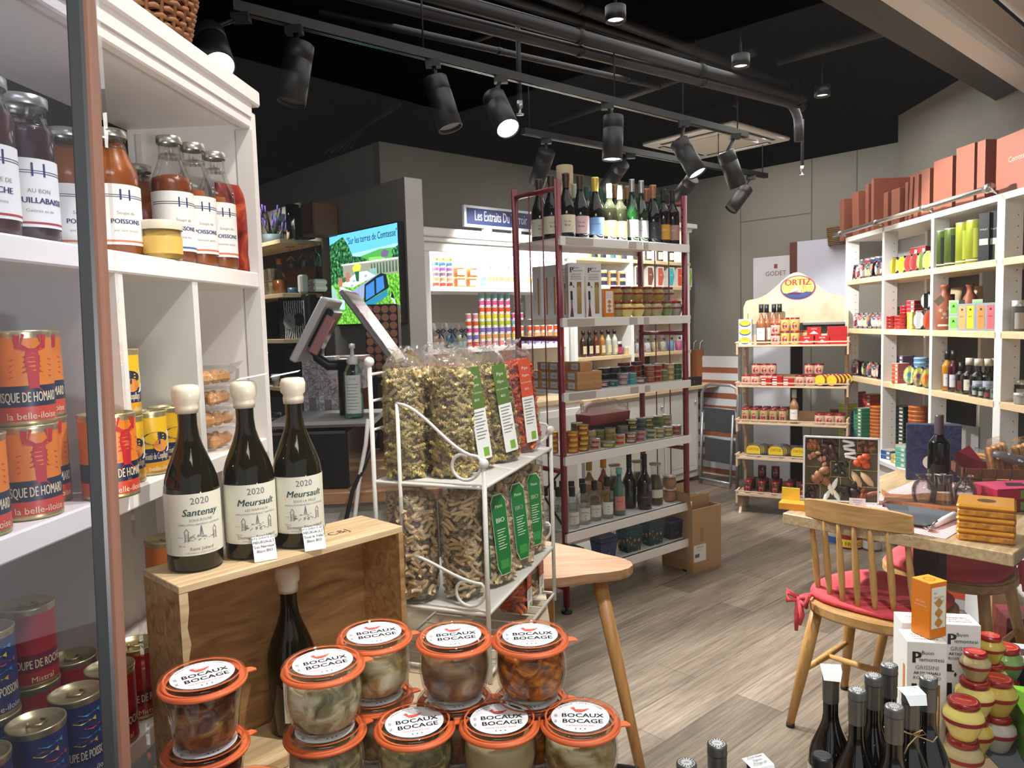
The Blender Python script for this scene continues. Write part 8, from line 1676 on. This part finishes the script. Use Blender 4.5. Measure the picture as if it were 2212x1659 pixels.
# wire basket with bread bags
p = onT(2150, 1068); t = thing('wire_basket', 'wooden rimmed wire basket of bread packs at the right picture edge', 'basket', (p.x+.04, p.y+.06, TT), -.30)
ob('wooden_rim', MB(M('6E4630', .5)).box(-.13, .22, -.085, -.078, .06, .095).box(-.13, .22, .078, .085, .06, .095).box(-.13, -.123, -.085, .085, .06, .095).box(.213, .22, -.085, .085, .06, .095), t)
m = MB(M('2A2220', .4, .5))
for k in range(8): x = -.12+k*.047; m.tube([(x, -.088, .10), (x, -.088, .05), (x, -.07, .003), (x, .07, .003), (x, .088, .05), (x, .088, .10)], .0015, 5)
for z in (.035, .055): m.tube([(-.13, -.083, z), (.22, -.083, z), (.22, .083, z), (-.13, .083, z)], .0015, 5, closed=True)
ob('wire_cage', m, t)
for i, (x, y, rz_) in enumerate(((.01, .0, .2), (.11, .02, -.1), (.17, -.02, .1))):
    q = Vector((p.x+.04, p.y+.06, 0)); cx_, cy_ = q.x+x*cos(-.3)-y*sin(-.3), q.y+x*sin(-.3)+y*cos(-.3)
    bg_ = MB(film2); vs = []
    for z, s_ in ((0, .7), (.03, 1), (.12, 1.05), (.155, .7)):
        for k in range(14): a = 2*pi*k/14; vs.append((.045*s_*cos(a), .022*s_*sin(a)*(1+.1*sin(k*3)), z))
    bg_.add(vs, [(j*14+k, j*14+(k+1) % 14, (j+1)*14+(k+1) % 14, (j+1)*14+k) for j in range(3) for k in range(14)])
    br_ = MB(bis)
    for k in range(4): br_.box(-.036+k*.019, -.021+k*.019, -.014, .014, .01, .130, .004)
    Kind('bread_pack', 'bread', [('toasts', br_), ('clear_bag', bg_)]).put((cx_, cy_, TT+.05), f'clear pack of toasts standing in the wire basket, {nth(i, 3)}', rz_, rot=Euler((.1, -.25, rz_)))
p2 = on_z(2110, 1015, TT+.10); Kind('red_pamphlet', 'card', [('card', MB(M('7A1A22', .45)).box(-.035, .035, 0, .004, -.05, .05).use(M('C8A24A', .4)).lathe([(.006, 0), (.004, 0)], 10, (-.02, -.001, .03)))]).put((p.x-.045, p.y+.08, TT+.11), 'dark red card leaning out of the wire basket', 0, rot=Euler((-.5, -.5, 0)))
m = MB(ramp_mat('swirl_print', 'voronoi', ((.15, 'D8D4D4'), (.3, '4A4448'), (.5, '5A5458')), (1, 1, 1), 45, .4)).tube([(-.10, 0, .03), (-.07, 0, .02), (0, 0, .0), (.08, 0, -.02), (.12, 0, -.028)], [.010, .018, .021, .020, .016], 12); ob('printed_pouch', m, None, (p.x+.09, p.y-.02, TT+.12), -.35, 'grey swirl printed sleeve lying across the wire basket', 'pouch')
# cans and cartons on the floor under the table
for i, (px, py, c, c2_, r, h, tx) in enumerate(((1815, 1178, 'D8D4CC', '2A4A8A', .055, .11, 'A'), (1848, 1188, '9A1E22', 'D8B42A', .075, .13, 'Q FRITO'), (1893, 1192, '8A8880', 'A8A49A', .055, .13, ''))):
    p = on_z(px, py, 0); k_ = Kind('food_can', 'can', [('can', MB(M(c, .4)).lathe([(0, 0), (r, 0), (r, h)], 22).use(M('B8B8B0', .3, .7)).lathe([(r*1.01, h-.004), (r*1.01, h), (0, h-.003)], 22)), ('label', MB(M(c2_, .5)).lathe([(r+.0006, h*.08), (r+.0006, h*.45)], 14, a0=-1.2, a1=1.2).use(M('7A1A1A', .5)).text(tx or 'o', h*.28, cyl(r+.001, 0, h*.15)))]); k_.put((p.x, p.y+r, .001), f'large {("white and blue", "red and yellow", "plain grey")[i]} can on the floor behind the front chair', fcam(p))
def carton_f(px, py, w_, d_, h, c, label, rz, stripe=None, txt=None):
    p = on_z(px, py, 0); b_ = MB(M(c, .55)).box(-w_/2, w_/2, 0, d_, 0, h, .002); pr = []
    if stripe: s_ = MB(M(stripe, .5)).box(-w_/2-.001, w_/2+.001, -.001, d_, h*.35, h*.62).use(M('8A8A8C', .5)).box(-w_/2-.0015, w_/2+.0015, -.0015, d_, h*.66, h*.72)
    if stripe and txt: s_.use(M('1A1A1C', .5)).text(txt, h*.22, lambda x, y: (x, -.002, h*.68+y))
    Kind('floor_carton', 'carton', [('carton', b_)]+([('orange_stripe', s_)] if stripe else [])).put((p.x, p.y, .001), label, rz)
carton_f(2092, 1322, .30, .18, .15, 'C8C8CC', 'white carton with orange stripe on the floor under the table', -.75, 'D2502A', 'Lock')
carton_f(2140, 1352, .10, .16, .26, 'D8DADE', 'upright white carton with barcode behind the second chair leg', -.2); carton_f(2075, 1300, .16, .10, .24, 'B8BABE', 'grey white carton standing behind the orange striped one', -.75)
carton_f(2168, 1368, .10, .14, .20, 'B0865A', 'brown carton beside the upright white one under the table', -.2); carton_f(2228, 1440, .18, .16, .19, '7A1E22', 'dark red box on the floor at the right picture edge', -.3)
# ================================================================ right foreground window plinth
PZ = .45
t = thing('display_plinth', 'low window plinth at lower right under the dark wine bottles', 'plinth', (0, 0, 0))
pg = [(.25, .70), (1.75, .70), (1.75, 2.0), (1.05, 1.93), (.86, 1.74), (.82, 1.50), (.62, 1.40), (.25, 1.30)]
ob('plinth_top', MB(M('C4A988', .6)).prism(pg, PZ-.03, PZ), t); ob('plinth_body', MB(M('B8B2A8', .6)).prism([(x*.98+.01, y*.98+.01) for x, y in pg], 0, PZ-.03), t)
ob('plinth_cloth', MB(M('5E6266', .8, bump=.4, scale=200)).prism([(.99, 1.30), (1.75, 1.30), (1.75, 1.95), (1.12, 1.9), (1.02, 1.6)], PZ, PZ+.002), t)
capg = M('6E7072', .35, .6)
def dbottle(label, px, py, top='C4C6C6', slipt=None, twine=False, cap=capg, h=.30, z=PZ):
    p = on_z(px, py, z+h); t = thing('wine_bottle', label, 'bottle', (p.x, p.y, z+.0005), fcam(p, .2))
    ob('bottle_body', MB(M('060505', .07, 0, .6, .6)).lathe(bprof(h-.001, .040, .0138, .125, .215), 30), t)
    ob('capsule', MB(cap).lathe([(.0143, h-.062), (.0147, h-.060), (.0150, h-.018), (.0156, h-.016), (.0156, h-.013), (.0150, h-.011), (.0156, h-.003), (.0145, h), (0, h+.0003)], 22).use(M('4A4C4E', .4, .5)).lathe([(.0152, h-.0175), (.0157, h-.0165), (.0157, h-.0155)], 20), t)
    d = MB(M(top, .35, .6)).lathe([(.0128, h+.0005), (0, h+.0006)], 20).use(M('55585A', .4, .5))
    for k in range(16): a = 2*pi*k/16; d.add([(.008*cos(a-.08), .008*sin(a-.08), h+.0009), (.012*cos(a-.08), .012*sin(a-.08), h+.0009), (.012*cos(a+.08), .012*sin(a+.08), h+.0009), (.008*cos(a+.08), .008*sin(a+.08), h+.0009)], [(0, 1, 2, 3)])
    ob('capsule_disc', d.text('VIN', .005, lambda x, y: (x, y-.002, h+.001)), t)
    ob('paper_label', MB(M('C8CACE', .5)).lathe([(.0404, .03), (.0404, .115)], 14, a0=-2.4, a1=-1.1), t)
    if twine: ob('twine_bow', MB(M('B89A70', .8)).tube([(.0155*sin(k), -.0155*cos(k), h-.068) for k in [2*pi*i/14 for i in range(14)]], .0013, 5, closed=True).tube([(0, -.016, h-.068), (.014, -.022, h-.055), (.020, -.022, h-.062), (.008, -.018, h-.068), (-.008, -.024, h-.085), (-.014, -.026, h-.10)], .0011, 5).tube([(.002, -.017, h-.068), (.03, -.026, h-.072), (.036, -.028, h-.060)], .0011, 5), t)
    if slipt:
        m = MB(M('E4E8EA', .5)); w_ = .036
        m.add([(-w_/2, -.014, 0.002), (w_/2, -.016, .004), (w_/2, .012, .006), (-w_/2, .014, .003), (-w_/2*.8, -.024, -.012), (w_/2*.8, -.026, -.011)], [(0, 1, 2, 3), (4, 5, 1, 0)]).use(ink)
        for k, s_ in enumerate(('Tour Haut', 'Vignon', 'Rouge 27')): m.text(s_, .0058, lambda x, y, k=k: (x, .006-k*.008+y, .0060+.0))
        ob('price_slip', m, None, (p.x, p.y, z+h+.001), fcam(p, slipt), f'white paper slip on the {label.split(",")[0].replace("dark wine bottle ", "bottle ").replace(" under a white slip", "")}', 'price tag')
dbottle('dark wine bottle at the left of the foreground group, paper slip on top', 1795, 1447, slipt=.1)
dbottle('dark wine bottle second from left in the foreground group', 1852, 1490); dbottle('dark wine bottle third from left in the foreground group', 1887, 1459)
dbottle('dark wine bottle standing farthest back in the foreground group', 1921, 1436); dbottle('dark wine bottle nearest the camera in the foreground group', 1932, 1526)
dbottle('dark wine bottle tied with twine, paper slip on its capsule', 1968, 1497, slipt=.5, twine=True); dbottle('dark wine bottle rightmost of the foreground group', 2006, 1463)
dbottle('dark wine bottle cut off at the bottom edge, black capsule', 1776, 1632, '3A3A3C', cap=M('1E1E20', .4))
dbottle('lone bottle top with white disc at the bottom edge', 1549, 1606, 'DADCDE', cap=M('6A6C6E', .35, .6)); dbottle('bottle top with white disc barely showing at the bottom edge', 1483, 1648, 'DADCDE'); dbottle('dark bottle top under a white slip at the bottom edge', 1636, 1650, cap=M('141416', .4), slipt=.6)
p = on_z(1992, 1374, PZ+.268); kG.put((p.x, p.y, PZ+.0005), 'white breadstick carton in the foreground carrying the orange box', fcam(p, .30))
kG.put((p.x+.125, p.y+.085, PZ+.0005), 'white breadstick carton behind the foreground one, right side', fcam(p, .30)); kG.put((p.x+.04, p.y+.098, PZ+.0005), 'white breadstick carton directly behind the foreground one', fcam(p, .30))
kO2 = obox(.122, .048, .048); q = on_z(2014, 1360, PZ+.27); kO2.put((p.x+.018, p.y+.008, PZ+.2695), 'orange biscuit carton standing on the foreground breadstick carton', fcam(p, .85))
def mcol(px, Y, cs, small, where):
    x = on_Y(px, 1500, Y).x
    for i, c in enumerate(cs): (kmu.get(c) or mustard(c)).put((x, Y, PZ+.0025+i*.082), f'mustard jar with red lid, {("bottom", "second")[i]} of the {where}', fcam(Vector((x, Y, 0))))
    if small:
        sk = Kind('mustard_jar', 'jar', [('glass_pot', MB(M(small, .2, coat=.6)).lathe([(a*.78, z*.78) for a, z in mp], 24)), ('lid', MB(M('9A1A1C', .3, coat=.5)).lathe([(.0215, .053), (.0232, .055), (.0232, .062), (0, .0635)], 24).use(M('C8302E', .3, coat=.4)).lathe([(.019, .0636), (0, .0637)], 20).use(M('F0C8A0', .5)).text('MUSTARD', .005, lambda x, y: (x, y, .064))), ('band', MB(M('8E1E26', .4)).lathe([(.0306, .030), (.0315, .035), (.0314, .037)], 24))])
        sk.put((x, Y, PZ+.0025+.082*len(cs)), f'smaller mustard jar on top of the {where}', fcam(Vector((x, Y, 0))))
    return x
mcol(2082, 1.50, ['B8A678', 'E8D67A'], None, 'nearest mustard column'); mcol(2105, 1.585, ['C8AE52', 'E8D67A'], 'B8A678', 'second mustard column'); mcol(2136, 1.665, ['A89A5A', 'E8D67A'], 'C8AE52', 'third mustard column')
mcol(2170, 1.745, ['C8AE52', '7E9A5E'], None, 'rightmost mustard column'); mcol(2154, 1.59, ['B3ADA0', 'C8AE52'], None, 'mustard column beside the green box'); mcol(2092, 1.76, ['C8AE52', 'C8AE52'], None, 'mustard column at the back by the carton')
for (X_, Y_, w_, d_, h, c, tc_, lb, nm) in ((1.16, 1.58, .13, .16, .10, '6AA82A', '86C83A', 'bright green box with leaf emblem at the right edge', 'green_box'), (1.12, 1.85, .10, .07, .13, '7AB82E', '8ACC3E', 'bright green box behind the mustard columns', 'green_box'), (1.27, 1.80, .16, .11, .115, '101216', 'D2D4DA', 'black box with white pictured lid at the right edge', 'black_box')):
    t = thing(nm, lb, 'box', (X_, Y_, PZ+.0025), -.35)
    ob('box', MB(M(c, .45)).box(-w_/2, w_/2, -d_/2, d_/2, 0, h, .001).use(M('C8CACE', .5)).text('8' if c == '101216' else 'o', .05, lambda x, y: (x, -d_/2-.001, h*.3+y)), t)
    lm_ = MB(M(tc_, .45)).box(-w_/2, w_/2, -d_/2, d_/2, h, h+.002)
    lm_.use(M('3A2A20' if c == '101216' else '2E6A1A', .5)).lathe([(.03, h+.0024), (.026, h+.0024)], 24) if c != '101216' else lm_.use(M('4A3A30', .5)).add([(.035*cos(2*pi*k/20)*(1+.2*(k % 2)), .022*sin(2*pi*k/20)*(1+.2*(k % 2)), h+.0026) for k in range(20)], [tuple(range(20))])
    ob('lid', lm_, t)
